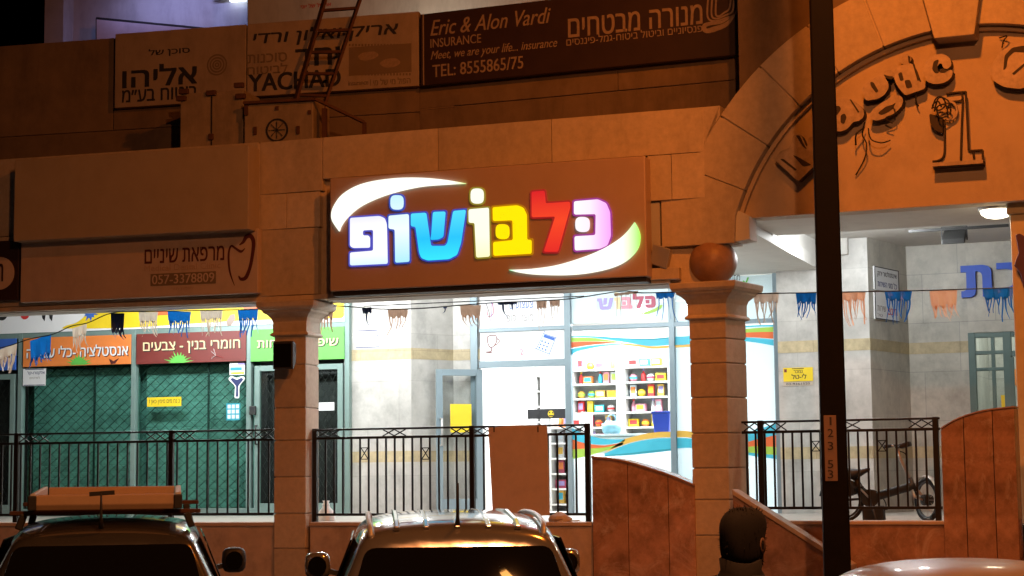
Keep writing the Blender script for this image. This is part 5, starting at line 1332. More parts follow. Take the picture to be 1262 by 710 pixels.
MB(RR).poly([RR.at(1100+x/3.944, 40+y/3.944, VT-.16) for x, y in [(192, 634), (440, 618), (440, 636), (192, 652)]], VT-.16, VT-.003).build('slab_foot', [m_letter, m_letterdk], t, RR.n)
mb = MB(RR)
for pts in ([(252, 425), (254, 560), (246, 606), (220, 624), (194, 627)], [(356, 288), (362, 400), (370, 572)], [(342, 330), (336, 470), (332, 620)], [(262, 300), (300, 293), (357, 289)], [(268, 338), (335, 330), (336, 292)], [(392, 580), (396, 612)], [(438, 574), (440, 628)], [(372, 576), (438, 572)]):
    mb.tube(smooth_open([bq(x, y, VT-.075) for x, y in pts], 4), .011, 6)
mb.build('neon_rim', m_letterdk, t)
mb = MB(RR); ring = [bq(278+36*math.cos(a), 382+44*math.sin(a), VT-.10) for a in np.linspace(-2.4, 2.2, 18)]; mb.tube(ring, .014, 6); mb.build('ball_terminal', m_letter, t)
MB(RR).poly(rnd([RR.at(1100+x/3.944, 40+y/3.944, VT-.09) for x, y in [(178, 395), (242, 410), (244, 490), (205, 475), (182, 440)]], .02), VT-.09, VT-.01).build('cavity_shade', m_letterdk, t)  # solid dark piece whose colour stands for shade in the torn opening
# loose cables
def cable(fr, pts, label, v=VT-.13, r=.007):
    P = [fr.w(*(lambda q: (q[0], v+dv, q[1]))(fr.at(x, y, v))) for x, y, dv in pts]
    mb = MB(fr); mb.tube(smooth_open(P, 6), r, 6); o = mb.build('loose_cable', m_wire, smooth=True); tag(o, label, 'cable'); return o
cable(RR, [(1066, 150, 0), (1062, 165, .03), (1068, 178, .0), (1064, 195, .05), (1052, 214, .1)], 'long black cable hanging below the letter g on the arch')
cable(RR, [(1070, 158, 0), (1074, 172, -.02), (1086, 176, 0), (1096, 172, .05)], 'curled black cable end to the right below the letter g')
cable(RR, [(1064, 158, 0), (1056, 166, -.03), (1054, 178, .03)], 'short black cable stub below the letter a on the arch', r=.009)
cable(RR, [(1148, 134, .02), (1154, 122, -.02), (1162, 121, -.05), (1166, 130, -.03), (1158, 137, -.04), (1150, 131, -.03), (1157, 126, -.05), (1161, 133, -.03)], 'second small tangle of cable at the top of the figure 1', r=.008)
cable(RR, [(1152, 138, -.02), (1158, 122, -.05), (1170, 126, -.06), (1172, 140, -.04), (1160, 146, -.05), (1156, 134, -.06), (1166, 130, -.05), (1169, 140, -.03)], 'tangle of black cable curled over the figure 1', r=.008)
cable(RR, [(1098, 128, 0), (1104, 140, -.03), (1092, 146, -.02), (1100, 152, 0)], 'thin black cable looped on the letter g', r=.006)
cable(RR, [(1130, 105, 0), (1128, 122, .04), (1131, 130, .06)], 'short black cable hanging from the letter i')
cable(RR, [(1230, 44, .1), (1240, 43, .05), (1236, 49, .05), (1233, 56, .1)], 'small cable end sticking out left above the large letter at the edge')

# ------------------------------------------------------------------ entrance on the right
VD = V_M+.95
t = thing('entrance_front', 'green grey aluminium entrance with glass door and small panes at the right edge', 'shop front', RR.w(RR.at(1240, 500, VD)[0], VD, ZF))
def rbox(x0, y0, x1, y1, v, dv, name, m, par): return MB(RR).pbox(x0, y0, x1, y1, v, dv).build(name, m, par, bevel=.004)
ud0, ud1 = RR.at(1196, 500, VD)[0], RR.at(1330, 500, VD)[0]
def rv(x, w, z0, z1, v=VD-.03): u = RR.at(x, 470, VD)[0]; return MB(RR).box(u-w/2, u+w/2, v, v+.09, z0, z1).build('mullion', m_aluent, t, bevel=.004)
rv(1199.5, .085, ZF, zdoor-.002); rv(1243, .10, ZF, zdoor-.002); rv(1326, .08, ZF, zdoor-.002)
def rh(x0, x1, y, w, v=VD-.026): 
    u0, u1 = RR.at(x0, y, VD)[0], RR.at(x1, y, VD)[0]; z = RR.at((x0+x1)/2, y, VD)[1]; return MB(RR).box(u0, u1, v, v+.08, z-w/2, z+w/2).build('transom', m_aluent, t, bevel=.004)
rh(1198, 1328, 411.5, .06); rh(1202, 1240, 434.5, .045); rh(1202, 1240, 455, .04); rh(1246, 1328, 434.5, .07)
u = RR.at(1224, 440, VD)[0]; MB(RR).box(u-.02, u+.02, VD-.02, VD+.05, RR.at(1224, 500, VD)[1]-1, zdoor-.05).build('mullion', m_aluent, t)
MB(RR).box(ud0+.05, ud1-.05, VD+.01, VD+.018, ZF+.05, zdoor-.05).build('window_pane', m_glassg, t)
d = MB(RR).pbox(1247, 440, 1253, 640, VD-.05, .05).build('door', m_aludk, t, bevel=.004)
MB(RR).tube([RR.w(RR.at(1256, 500, VD)[0], VD-.12, ZF+.9), RR.w(RR.at(1256, 500, VD)[0], VD-.12, ZF+1.3)], .014).build('handle', m_silver, d)
MB(RR).box(ud0-.2, ud1+.5, VD+2.4, VD+2.5, ZF, zcr).build('hall_wall', m_marble2, t)
MB(RR).box(ud0-.2, ud0-.1, VD+.21, VD+2.4, ZF, zcr).build('hall_wall', m_marble2, t)
MB(RR).box(ud1+.3, ud1+.4, VD+.21, VD+2.4, ZF, zcr).build('hall_wall', m_marble2, t)
notice(RR, VD+2.39, 1247, 455, 1256, 475, m_orange, 'hall_poster', 'orange poster on the hall wall seen through the right entrance', 'poster')
notice(RR, VD+.008, 1234, 487, 1240, 502, m_yellow, 'yellow_notice', 'tiny yellow sticker on the glass beside the right entrance', 'sticker')
tl = thing('hall_lamp', 'white ceiling lamp in the hall behind the right entrance', 'ceiling lamp', RR.w((ud0+ud1)/2, VD+1.2, zcr))
MB(RR).lathe(RR.w((ud0+ud1)/2, VD+1.2, zcr-.08), [(.02, -.04), (.14, -.02), (.17, .03), (.17, .079)], 24).build('diffuser', m_lampglow, tl, smooth=True)
area('lamp_light', tl, RR.w((ud0+ud1)/2, VD+1.2, zcr-.15), .4, 40, COOL)
# big blue letters above it
for body, x0, y0, x1, y1, nm in (('ת', 1185, 327, 1223, 367, 'blue letter tav on the wall left above the entrance'), ('כ', 1229, 323.5, 1264, 362, 'blue letter kaf on the wall at the right edge')):
    r = RR.rect(x0, y0, x1, y1, VD); o = letters(MB(RR), body, r, VD-.003, .05, .13).build('wall_letter', m_lettblue); tag(o, nm, 'wall letter', 'blue letters on the entrance wall')
# notices on the wall
FW = Fr(rb_.x, rb_.y, math.degrees(math.atan2((rc-rb_).y, (rc-rb_).x)))
notice(FW, -.004, 1076, 331, 1106, 359, m_paper, 'wall_sign', 'white Hebrew sign with dark border on the slanted wall, upper one', 'sign', lines=(('אינסטלטור ירוק', (.12, .9, .55, .85), m_black, .01), ('כל סוגי השירות', (.12, .9, .14, .42), m_navy, .01), ('#', (0, 1, .96, 1), m_black, 0), ('#', (0, .03, .0, 1), m_black, 0), ('#', (.97, 1, .0, 1), m_black, 0)), th=.02)
notice(FW, -.004, 1076.5, 361.5, 1106, 395, m_paper, 'wall_sign', 'white Hebrew sign with dark border on the slanted wall, lower one', 'sign', lines=(('שירות', (.10, .45, .30, .50), m_grey, .01), ('חינם', (.52, .92, .22, .46), m_red, .02), ('טל', (.1, .3, .10, .22), m_grey, 0), ('#', (0, 1, .0, .04), m_black, 0), ('#', (0, .03, .0, 1), m_black, 0)), th=.02)
VW = V_M-.2
notice(RR, VW-.003, 965.5, 453, 1002, 470, m_yellow, 'yellow_notice', 'bright yellow Hebrew notice on the marble wall left of the dark pole', lines=(('נמכר', (.35, .65, .60, .82), m_black, .01), ('לי-טל', (.28, .78, .16, .54), m_black, .03), ('#', (.03, .12, .68, .9), m_maroon, 0), ('#', (.3, .7, .9, .95), m_black, 0)))
notice(RR, VW-.003, 965.5, 470.5, 1002, 475.5, m_beige, 'paper_strip', 'beige strip of numbers under the bright yellow notice', lines=(('03-9361520', (.1, .9, .25, .75), m_black, .01),))
notice(M, V_L-.003, 439, 407, 467.5, 429, m_paper, 'paper_notice', 'white Hebrew paper notice on the marble wall above the yellow band', lines=(('אלקטרו-קר', (.15, .98, .52, .84), m_navy, .01), ('לבירורים', (.28, .72, .32, .48), m_navy, 0), ('#', (.08, .92, .95, 1), m_navy, 0), ('#', (.0, 1, .02, .07), m_navy, 0)))
notice(M, V_L-.003, 438, 447, 461, 457, m_paper, 'paper_strip', 'small white paper strip on the marble wall below the yellow band', lines=(('דרושה עובדת', (.1, .9, .58, .8), m_grey, 0), ('נא לפנות', (.1, .9, .2, .42), m_grey, 0)))
# heater on a track, small box, dome lamp
t = thing('ceiling_heater', 'dark tilted heater hanging from a ceiling track near the blue letters', 'heater', RR.w(RR.at(1176, 290, 3)[0], 3, RR.at(1176, 300, 3)[1]))
a, b_ = RR.at(1120, 287.5, 3), RR.at(1243, 277.5, 3)
MB(RR).box(a[0], b_[0], 2.98, 3.02, a[1]+.005, a[1]+.035).build('track', m_trim, t)
u, z = RR.at(1176, 288, 3)
mb = MB(RR); P = [RR.w(u+sx*.13, 3-.1*sy, z-.06-.07*sy+dz) for dz in (0, .06) for sx, sy in ((-1, -1), (1, -1), (1, 1), (-1, 1))]
mb.add(P, [(3, 2, 1, 0), (4, 5, 6, 7), (0, 1, 5, 4), (1, 2, 6, 5), (2, 3, 7, 6), (3, 0, 4, 7)]); mb.build('heater_body', m_trim, t, bevel=.01)
mb = MB(RR)
for sx in (-1, 1): mb.bar(RR.w(u+sx*.14, 3, z+.08), RR.w(u+sx*.14, 3, z-.08), .015, .008)
mb.bar(RR.w(u-.14, 3, z+.08), RR.w(u+.14, 3, z+.08), .015, .008); mb.build('bracket', m_trim, t)
u, z = RR.at(1036, 302, VW)
t = thing('junction_box', 'small pale junction box high on the marble wall right of the pole', 'junction box', RR.w(u, VW, z-.12))
MB(RR).box(u-.1, u+.1, VW-.08, VW-.001, z-.13, z+.13).build('case', m_ceil, t, bevel=.015)
MB(RR).box(u-.085, u+.085, VW-.085, VW-.081, z-.11, z+.11).build('cover', m_ceil, t, bevel=.003)
u, z = RR.at(1233, 252, .9)
zz = ztymp+.002
t = thing('dome_lamp', 'lit round dome lamp under the arch beam at the right', 'ceiling lamp', RR.w(u, .6, zz))
MB(RR).lathe(RR.w(u, .6, zz), [(.17, -.001), (.175, -.03), (.165, -.035)], 28).build('ring', m_white, t, smooth=True)
MB(RR).lathe(RR.w(u, .6, zz-.034), [(.16, 0), (.15, -.035), (.11, -.065), (.05, -.08)], 28).build('diffuser', m_domeglow, t, smooth=True)
area('lamp_light', t, RR.w(u, .6, zz-.13), .25, 16, (1, .86, .6), disk=True)
# cream post under it with a purple rag
u0, u1 = RR.at(1249, 400, .3)[0], RR.at(1249, 400, .3)[0]+.32
t = thing('cream_post', 'cream stone post at the right edge under the dome lamp', 'post', RR.w((u0+u1)/2, .3, ZF))
MB(RR).box(u0, u1, .35, .65, ZF, zz-.12).build('shaft', m_postpaint, t, bevel=.01)
MB(RR).box(u0-.03, u1+.03, .32, .68, zz-.119, zz-.002).build('capital', m_postpaint, t, bevel=.015)
mb = MB(RR); pr = [(1252, 290), (1257, 288), (1264, 292), (1266, 340), (1262, 356), (1258, 338), (1254, 332), (1250, 328), (1256, 312)]
P = [RR.at(x, y, .3) for x, y in pr]; mb.poly(P, .26, .30); o = mb.build('purple_rag', m_purplerag, bevel=.01); tag(o, 'purple rag tied to the cream post at the right edge', 'rag')

# floodlight on the left column and the one beside the sign
u, z = L.at(353, 437, -.2)
t = thing('wall_floodlight', 'dark square floodlight fixed on the front of the first column', 'floodlight', L.w(u, -.04, z))
mb = MB(L); rings = [[L.w(u+sx*w, v+sy*.0, z+zz_) for sx, zz_ in ((-1, h0), (1, h0), (1, h1), (-1, h1))] for v, w, h0, h1, sy in ((-.30, .115, -.16, .13, 0), (-.28, .12, -.165, .14, 0), (-.14, .09, -.09, .12, 0), (-.12, .05, -.05, .08, 0))]
mb.loft(rings); mb.build('lamp_body', m_trim, t, bevel=.01)
MB(L).box(u-.1, u+.1, -.306, -.301, z-.14, z+.11).build('lens', m_cglass, t)
mb = MB(L); mb.bar(L.w(u, -.12, z), L.w(u, -.04, z), .05); mb.build('bracket', m_trim, t)
u, z = M.at(822, 318, .1)
t = thing('wall_floodlight', 'silver floodlight tucked in the recess right of the shop sign', 'floodlight', M.w(u, .1, z))
mb = MB(M); c = M.w(u-.03, -.02, z); ax1 = Vector((.9, 0, -.35)); ax2 = Vector((.25, -.3, .75)).normalized(); 
P = [c+ax1*a*.1+ax2*b_*.11+Vector((0, d_, 0)) for d_ in (-.05, .05) for a, b_ in ((-1, -1), (1, -1), (1, 1), (-1, 1))]
mb.add(P, [(3, 2, 1, 0), (4, 5, 6, 7), (0, 1, 5, 4), (1, 2, 6, 5), (2, 3, 7, 6), (3, 0, 4, 7)]); mb.build('lamp_body', m_silver, t, bevel=.012)
mb = MB(M); mb.bar(c, M.w(u+.02, .09, z-.02), .05); mb.build('bracket', m_trim, t)
mb = MB(M); mb.pbox(823, 308, 843, 334, .12, .15); mb.build('ballast_case', m_trim, t, bevel=.01)
mb = MB(M); mb.tube(smooth_open([M.w(u-.05, .0, z-.1), M.w(u-.16, -.01, z-.13), M.w(u-.2, .0, z-.06), M.w(u-.25, .02, z-.09)]), .008, 6); mb.build('cable', m_wire, t)

# brown board leaning on the railing
q = [M.at(x, y, .04) for x, y in ((600, 527), (672.5, 524.5), (676, 634.5), (606, 640))]
t = thing('cardboard_sheet', 'brown cardboard sheet tied flat to the middle railing', 'board', M.w((q[0][0]+q[1][0])/2, .04, q[3][1]))
rq = [q[0], ((q[0][0]+q[1][0])/2, q[0][1]+.02), q[1], ((q[1][0]+q[2][0])/2+.004, (q[1][1]+q[2][1])/2), q[2], ((q[2][0]+q[3][0])/2, q[3][1]+.0), q[3]]
MB(M).poly(rq, .075, .09).build('sheet', m_card, t, bevel=.003)
mb = MB(M)
for x in (610, 664):
    u, z = M.at(x, 528, .1); mb.box(u-.006, u+.006, .07, .13, z-.04, z+.02)
mb.build('cable_tie', m_black, t)
# white bottle by the first column, crumpled bag at the right end of the ledge
u, z = M.at(404, 641, .55); zf_ = ZF
t = thing('white_bag', 'white plastic bag standing on the terrace behind the middle railing', 'bag', M.w(u, .5, ZF))
mb = MB(M); mb.loft([[M.w(u+.10*s_*(1+.1*math.sin(3*q_))*math.cos(q_), .5+.08*s_*math.sin(q_), z_) for q_ in [2*math.pi*i/14 for i in range(14)]] for s_, z_ in ((.9, ZF), (1, ZF+.05), (.95, ZF+.12), (.5, ZF+.17), (.3, ZF+.22), (.42, ZF+.25))]); mb.build('bag_body', m_white, t, smooth=True)
MB(M).lathe(M.w(u, .5, ZF+.195), [(.04, 0), (.045, .012), (.04, .024)], 12).build('knot', m_white, t)
u, z = M.at(690, 640, .1)
t = thing('crumpled_bag', 'crumpled beige paper bag on the ledge under the brown board', 'bag', M.w(u, .1, zpl))
rg2 = random.Random(5); mb = MB(M)
mb.loft([[M.w(u+.13*s_*rg2.uniform(.75, 1.15)*math.cos(q_), .1+.07*s_*rg2.uniform(.75, 1.15)*math.sin(q_), zpl+h_) for q_ in [2*math.pi*i/11 for i in range(11)]] for s_, h_ in ((.9, 0.001), (1, .03), (.85, .06), (.5, .085), (.25, .10))]); mb.build('bag_body', m_beige, t)
mb = MB(M); mb.bar(M.w(u+.1, .09, zpl+.01), M.w(u+.22, .08, zpl+.012), .05, .012); mb.build('torn_flap', m_beige, t)

# ------------------------------------------------------------------ fringed bunting
def flag(fr, v, x0, x1, yt, yb, m, parent, n=9, band=.32, ragged=.25, thin=1.0, seed=0, tilt=0.0):
    r_ = random.Random(seed*31+int(x0)); band *= r_.uniform(.8, 1.25); tilt += r_.uniform(-.07, .07); ragged = min(.6, ragged+.15); xm = (x0+x1)/2
    u0, u1 = fr.at(x0, yt, v)[0], fr.at(x1, yt, v)[0]; zt = fr.at(xm, yt, v)[1]; zb = fr.at(xm, yb, v)[1]
    H = zt-zb; mb = MB(fr); N = 10; W_ = u1-u0
    rows = []
    for j in range(3):
        k = j/2; rows.append([fr.w(u0+W_*(i/N)*(1-.10*k)+W_*.05*k, v+.012*math.sin(i*1.3+seed)*k, zt - H*band*k*(1+ .18*math.sin(i*2.1+seed)) + tilt*W_*(i/N-.5)) for i in range(N+1)])
    P = [p for q_ in rows for p in q_]; mb.add(P, [(j*(N+1)+i, j*(N+1)+i+1, (j+1)*(N+1)+i+1, (j+1)*(N+1)+i) for j in range(2) for i in range(N)])
    for i in range(n):
        a = u0+W_*(.05+.9*(i+.5)/n); w = W_*.9/n*r_.uniform(.5, .85)*thin; L_ = H*(1-band)*r_.uniform(1-ragged, 1.05)
        pts = []; dx = r_.uniform(-.06, .06); ph = r_.uniform(0, 6)
        for k in range(6):
            kk = k/5; pts.append((a+dx*kk*kk+.012*math.sin(ph+kk*4)*kk, v+r_.uniform(-.012, .012)*kk, zt-H*band*.9+tilt*W_*((a-u0)/W_-.5)-L_*kk, w*(1-.35*kk)))
        P = [fr.w(u_-w_/2*math.cos(ph*kk2), v_-w_/2*math.sin(ph*kk2)*.8, z_) for (u_, v_, z_, w_), kk2 in zip(pts, (0, .1, .2, .3, .35, .4))] + [fr.w(u_+w_/2*math.cos(ph*kk2), v_+w_/2*math.sin(ph*kk2)*.8, z_) for (u_, v_, z_, w_), kk2 in zip(pts, (0, .1, .2, .3, .35, .4))]
        mb.add(P, [(k, k+1, 7+k, 6+k) for k in range(5)])
    o = mb.build('fringed_flag', m, parent, fix=False); return o
def bunting(fr, v, cord, flags, label):
    P = [fr.w(*(lambda q: (q[0], v, q[1]))(fr.at(x, y, v))) for x, y in cord]
    t = thing('bunting', label, 'bunting', P[len(P)//2]+Vector((0, 0, -.3)), 'fringed bunting strung between the columns')
    MB().tube(smooth_open(P, 5), .006, 6).build('cord', m_wire, t, smooth=True)
    for i, f in enumerate(flags): flag(fr, v, *f[:4], f[4], t, seed=i, **(f[5] if len(f) > 5 else {}))
    return t
VBN = .42
bunting(L, VBN, [(-60, 436), (0, 429), (36, 418), (65, 412), (88, 402), (108, 398), (137, 386), (172, 384), (236, 383), (318, 381), (390, 376)],
        [(-6, 21, 428, 464, m_beige_f, dict(n=5, ragged=.4, tilt=.25)), (37, 63, 416, 452, m_blueflag, dict(n=7, band=.6, tilt=.2)), (89, 107, 402, 437, m_beige_f, dict(n=6, tilt=.2)), (136.5, 153.5, 386, 421, m_navyflag, dict(n=6, band=.6)),
         (171, 195, 384.5, 417, m_beige_f), (206.5, 235.5, 384, 418, m_blueflag), (246.5, 274.5, 382.5, 415, m_beige_f), (293, 318, 382, 416, m_blueflag)],
        'bunting of blue and beige fringed flags before the hardware shop')
bunting(M, VBN, [(383, 376), (430, 378), (470, 381), (520, 380), (570, 376), (612, 373), (660, 371), (705, 368), (765, 359), (790, 361), (835, 360)],
        [(386, 411, 374, 419, m_brownflag, dict(n=6, band=.4)), (446, 458, 379, 409, m_navyflag, dict(n=1, band=.22, thin=.35)), (477.5, 503, 381, 417, m_brownflag, dict(n=7, band=.30, thin=.6, ragged=.4)), (546, 551, 378, 387, m_navyflag, dict(n=1, band=.2, thin=.5)),
         (567, 593, 376, 411, m_brownflag, dict(n=6, band=.36, thin=.7)), (613, 638, 373, 393, m_navyflag, dict(n=2, band=.15, thin=.3)), (661, 674, 371, 408, m_brownflag, dict(n=3, band=.25, thin=.35)), (677, 690, 370, 407, m_brownflag, dict(n=3, band=.2, thin=.35)),
         (756, 787, 360, 394, m_brownflag, dict(n=5, band=.10, thin=.22, ragged=.5)), (808, 832, 360, 398, m_blueflag, dict(n=4, band=.22, thin=.35))],
        'ragged bunting of brown and blue flags before the toy shop')
bunting(RR, VBN, [(915, 362), (960, 361.5), (1040, 360), (1120, 358.5), (1190, 356.5), (1262, 354), (1300, 353)],
        [(928, 960, 361, 401, m_beige_f), (980.5, 1006, 361, 402, m_blueflag, dict(n=8)), (1036, 1067, 360, 402, m_peach, dict(band=.28)), (1090, 1124, 358.5, 401, m_blueflag, dict(n=10, band=.28)), (1145.5, 1180, 357.5, 398, m_peach, dict(n=8, band=.45)), (1211, 1249, 355, 397, m_blueflag, dict(n=10, band=.3))],
        'bunting of blue and peach fringed flags under the arch')

cable(M, [(448, 377.5, 0), (520, 374, .01), (590, 371, 0), (660, 367.5, .01), (720, 365, 0)], 'thin dark cable stretched above the brown bunting before the toy shop', v=.46, r=.005)

# ------------------------------------------------------------------ dark pole in front with its number plate
FWD = ROT @ Vector((0, 0, -1))
def pos_depth(px, py, depth):
    d = ROT @ Vector(((px-W0/2)/FPX, -(py-H0/2)/FPX, -1)); return EYE + d*depth
pb = pos_depth(1030, 640, 14.0)
PF = Fr(pb.x, pb.y, 12)
t = thing('utility_pole', 'thick dark square pole with a vertical number plate in front of the arch', 'pole', (pb.x, pb.y, .13))
mb = MB(PF); hw = .103
mb.loft([[PF.w(sx*w, sy*w, z) for sx, sy in ((-1, -1), (1, -1), (1, 1), (-1, 1))] for w, z in ((hw, .12), (hw, 1.2), (hw*.86, 6.5), (hw*.8, 9.5))]); mb.build('pole', m_pole, t, bevel=.012)
mb = MB(PF); mb.lathe(PF.w(0, 0, .13), [(.2, 0), (.2, .02), (.16, .05)], 20); mb.build('base_collar', m_pole, t)
u0, u1, z0, z1 = PF.rect(1016, 512, 1031.5, 593, -hw)
MB(PF).box(u0, u1, -hw-.006, -hw+.004, z0, z1).build('number_plate', m_plate, t, bevel=.003)
mb = MB(PF)
for ch, cy in (('1', 519), ('2', 533.5), ('3', 549.5), ('5', 572), ('3', 584.5)):
    letters(mb, ch, PF.rect(1020 if ch != '1' else 1022.3, cy-5, 1027 if ch != '1' else 1024.8, cy+5, -hw-.006), -hw-.0062, .002, .01, 0, False)
mb.build('number_lettering', m_signdark, t)
p_top = Vector((pb.x, pb.y, 0))
ARM = Vector((pb.x, pb.y, 0)) - pos_depth(948, 160, 18.4); ARM.z = 0
street_lamp((pb.x, pb.y, .13), ARM, 8.9, 1.3, 'orange street lamp on an arm at the top of the dark pole', 420, (-.05, .8, -1), base=False, size=.3)
street_lamp((1.9, 3.2, 0), (-2.25, 1.5, 0), 8.2, 2.7, 'orange street lamp on a round post at the near side of the road', 620, (-.28, .55, -1), col=(1, .345, .11), size=.12, hs=.42)

# ------------------------------------------------------------------ parked cars
class CarF:
    def __init__(s, p, heading):
        s.p = Vector((p.x, p.y, 0)); a = R(heading); s.x = Vector((math.cos(a), math.sin(a), 0)); s.y = Vector((-math.sin(a), math.cos(a), 0))
    def w(s, x, y, z): return s.p + s.x*x + s.y*y + Vector((0, 0, z))
def car(p, heading, label, m, P, group='parked cars'):
    c = CarF(p, heading); W = c.w
    t = thing('parked_car', label, 'car', p, group); t.location.z = 0; WL[t.name] = Vector((p.x, p.y, 0))
    rings = []
    for (y, k, hw, zb, zbelt, hwr, zr, slant) in P['st']:
        half = [(0, zb, 0), (hw-.10, zb, 0), (hw-.01, zb+.14, 0), (hw, (zb+zbelt)/2+.05, 0), (hw-.02, zbelt-.05, 0), (hw-.05, zbelt+.03, 0), (hwr+.015, zr-.14, 1), (hwr-.03, zr-.055, 1), (hwr-.13, zr-.015, 1), (hwr*.45, zr+.012*k, 1), (0, zr+.02*k, 1)]
        def yy(z): return y + (slant*max(0, (z-zbelt))/max(.01, zr-zbelt) if slant else 0)
        r_ = [W(x, yy(z), z) for x, z, _ in half] + [W(-x, yy(z), z) for x, z, _ in half[-2:0:-1]]
        rings.append(r_)
    mb = MB(); mb.loft(rings); body = mb.build('body', m, t, smooth=True, sub=2)
    def pane_(name, pts, off, n, mt=m_cglass, par=t, th=.012):
        """pts in car coordinates; pushed out by off along n"""
        n = Vector(n).normalized(); A_ = [W(*(Vector(q)+n*off)) for q in pts]; B_ = [W(*(Vector(q)+n*(off-th))) for q in pts]; k = len(pts)
        mb = MB(); mb.add(A_+B_, [list(range(k)), list(range(2*k-1, k-1, -1))]+[(i, (i+1) % k, k+(i+1) % k, k+i) for i in range(k)]); return mb.build(name, mt, par, bevel=.004)
    s0 = P['st'][0]; zb, zbelt, hwr, zr, slant, hw = s0[3], s0[4], s0[5], s0[6], s0[7], s0[2]
    # rear window on the tailgate plane
    rw = P['rear']
    def ry(z): return P['st'][0][0] + slant*max(0, z-zbelt)/(zr-zbelt)
    def rpt(x, z): return (x, ry(z), z)
    nrm = Vector((0, -(zr-zbelt), slant)).normalized()
    o = [rpt(x, z) for x, z in rnd([(-rw[0], rw[2]), (rw[0], rw[2]), (rw[1], rw[3]), (-rw[1], rw[3])], .07, 4)]
    pane_('rear_window', o, P.get('roff', .02), nrm)
    # side windows
    for sx in (-1, 1):
        for y0, y1, y0t, y1t in P['side']:
            zl_, zt_ = P['sidez']; xl, xt = P['sidex']
            q = [(sx*xl, y0, zl_), (sx*xl, y1, zl_), (sx*xt, y1t, zt_), (sx*xt, y0t, zt_)]
            pane_('side_window', q if sx > 0 else q[::-1], P.get('soff', .0), (sx, 0, .25))
        # mirror
        my, mz, mx_ = P['mirror']
        mb = MB(); cx = W(sx*(mx_+.10), my, mz)
        rr_ = []
        for a, sc in ((-.09, .6), (-.06, .92), (0, 1), (.06, .9), (.10, .55)):
            rr_.append([cx + c.y*a + c.x*(.10*sc*math.copysign(abs(math.cos(q_))**.6, math.cos(q_))) + Vector((0, 0, .105*sc*math.copysign(abs(math.sin(q_))**.6, math.sin(q_)))) for q_ in [2*math.pi*i/14 for i in range(14)]])
        mb.loft(rr_); mo = mb.build('wing_mirror', P.get('mm', m), t, smooth=True)
        mb = MB(); mb.bar(W(sx*(mx_-.05), my+.02, mz-.06), W(sx*(mx_+.08), my+.01, mz-.03), .05, .04); mb.build('mirror_arm', m_trim, mo)
        mb = MB(); rr_ = [[cx - c.y*.0925 + c.x*(.07*math.cos(q_)) + Vector((0, 0, .075*math.sin(q_))) - c.y*k for q_ in [2*math.pi*i/14 for i in range(14)]] for k in (0, .004)]
        mb.loft(rr_); mb.build('mirror_glass', m_cglass, mo)
    # windscreen
    ws = P['screen']; y0, z0_, w0, y1, z1_, w1 = ws
    pane_('windscreen', [(-w0, y0, z0_), (w0, y0, z0_), (w1, y1, z1_), (-w1, y1, z1_)], .03, (0, z1_-z0_, y0-y1))
    # lamps, bumper, plate, wheels
    for sx in (-1, 1):
        x0, x1, za_, zb2 = P['tail']
        pane_('tail_light', [(sx*x0, -.005, za_), (sx*x1, .015, za_), (sx*x1, ry(zb2)+.015, zb2), (sx*x0, ry(zb2)-.005, zb2)] if sx > 0 else [(sx*x1, .015, za_), (sx*x0, -.005, za_), (sx*x0, ry(zb2)-.005, zb2), (sx*x1, ry(zb2)+.015, zb2)], .02, (0, -1, 0), m_taillamp, th=.05)
        fl = P['len']; pane_('headlight', [(sx*.45, fl-.12, .62), (sx*.74, fl-.22, .64), (sx*.76, fl-.26, .78), (sx*.48, fl-.16, .76)], .03, (0, 1, 0), m_lens, th=.05)
    mb = MB(); mb.loft([[W(x, y, z) for y, z in ((-.05, .33), (-.07, .45), (-.05, .6), (.1, .6), (.1, .33))] for x in (-hw+.06, hw-.06)]); mb.build('rear_bumper', m_trim, t, bevel=.02)
    mb = MB(); mb.loft([[W(x, y, z) for y, z in ((-.085, .46), (-.085, .57), (-.07, .57), (-.07, .46))] for x in (-.26, .26)]); mb.build('blank_number_plate', m_yellow, t)
    for y in P['axles']:
        for sx in (-1, 1):
            cc = W(sx*(hw-.11), y, .32); ax = c.x*sx
            tyre = MB().lathe(cc, [(.21, -.1), (.29, -.1), (.32, -.06), (.32, .07), (.29, .10), (.21, .10)], 28, ax=ax).build('wheel', m_tyre, t, smooth=False)
            mb = MB(); mb.lathe(cc, [(.205, .03), (.205, .095), (.18, .085), (.06, .06), (.05, .10)], 28, ax=ax); mb.build('rim', m_rim, tyre)
    return t, c, body
MPV = dict(st=[(.0, 0, .80, .32, 1.00, .60, 1.49, .22), (.05, .5, .86, .30, 1.00, .635, 1.53, .24), (.5, 1, .89, .28, 1.0, .65, 1.585, .0), (1.3, 1, .90, .26, 1.0, .66, 1.625, 0), (2.1, 1, .90, .26, 1.0, .65, 1.615, 0), (2.55, 1, .90, .26, 1.0, .62, 1.54, 0), (3.2, 1, .89, .26, .98, .60, 1.05, 0), (3.9, 1, .86, .28, .90, .62, .93, 0), (4.15, .5, .80, .30, .78, .60, .80, 0), (4.22, 0, .70, .34, .66, .5, .68, 0)],
           rear=(.70, .59, 1.02, 1.42), side=((.42, 1.25, .52, 1.22), (1.32, 2.15, 1.29, 2.02), (2.2, 2.95, 2.09, 2.45)), sidez=(1.05, 1.47), sidex=(.855, .69), mirror=(2.62, 1.20, .86), screen=(2.62, 1.5, .56, 3.12, 1.08, .70), tail=(.74, .82, .82, 1.18), axles=(.72, 3.35), len=4.2, roff=.025)
pm = pos_depth(567, 660, 11.25)
t, c, body = car(pm, 24.5, 'taupe minivan with ribbed roof, roof rails and a short aerial', m_carbrn, MPV)
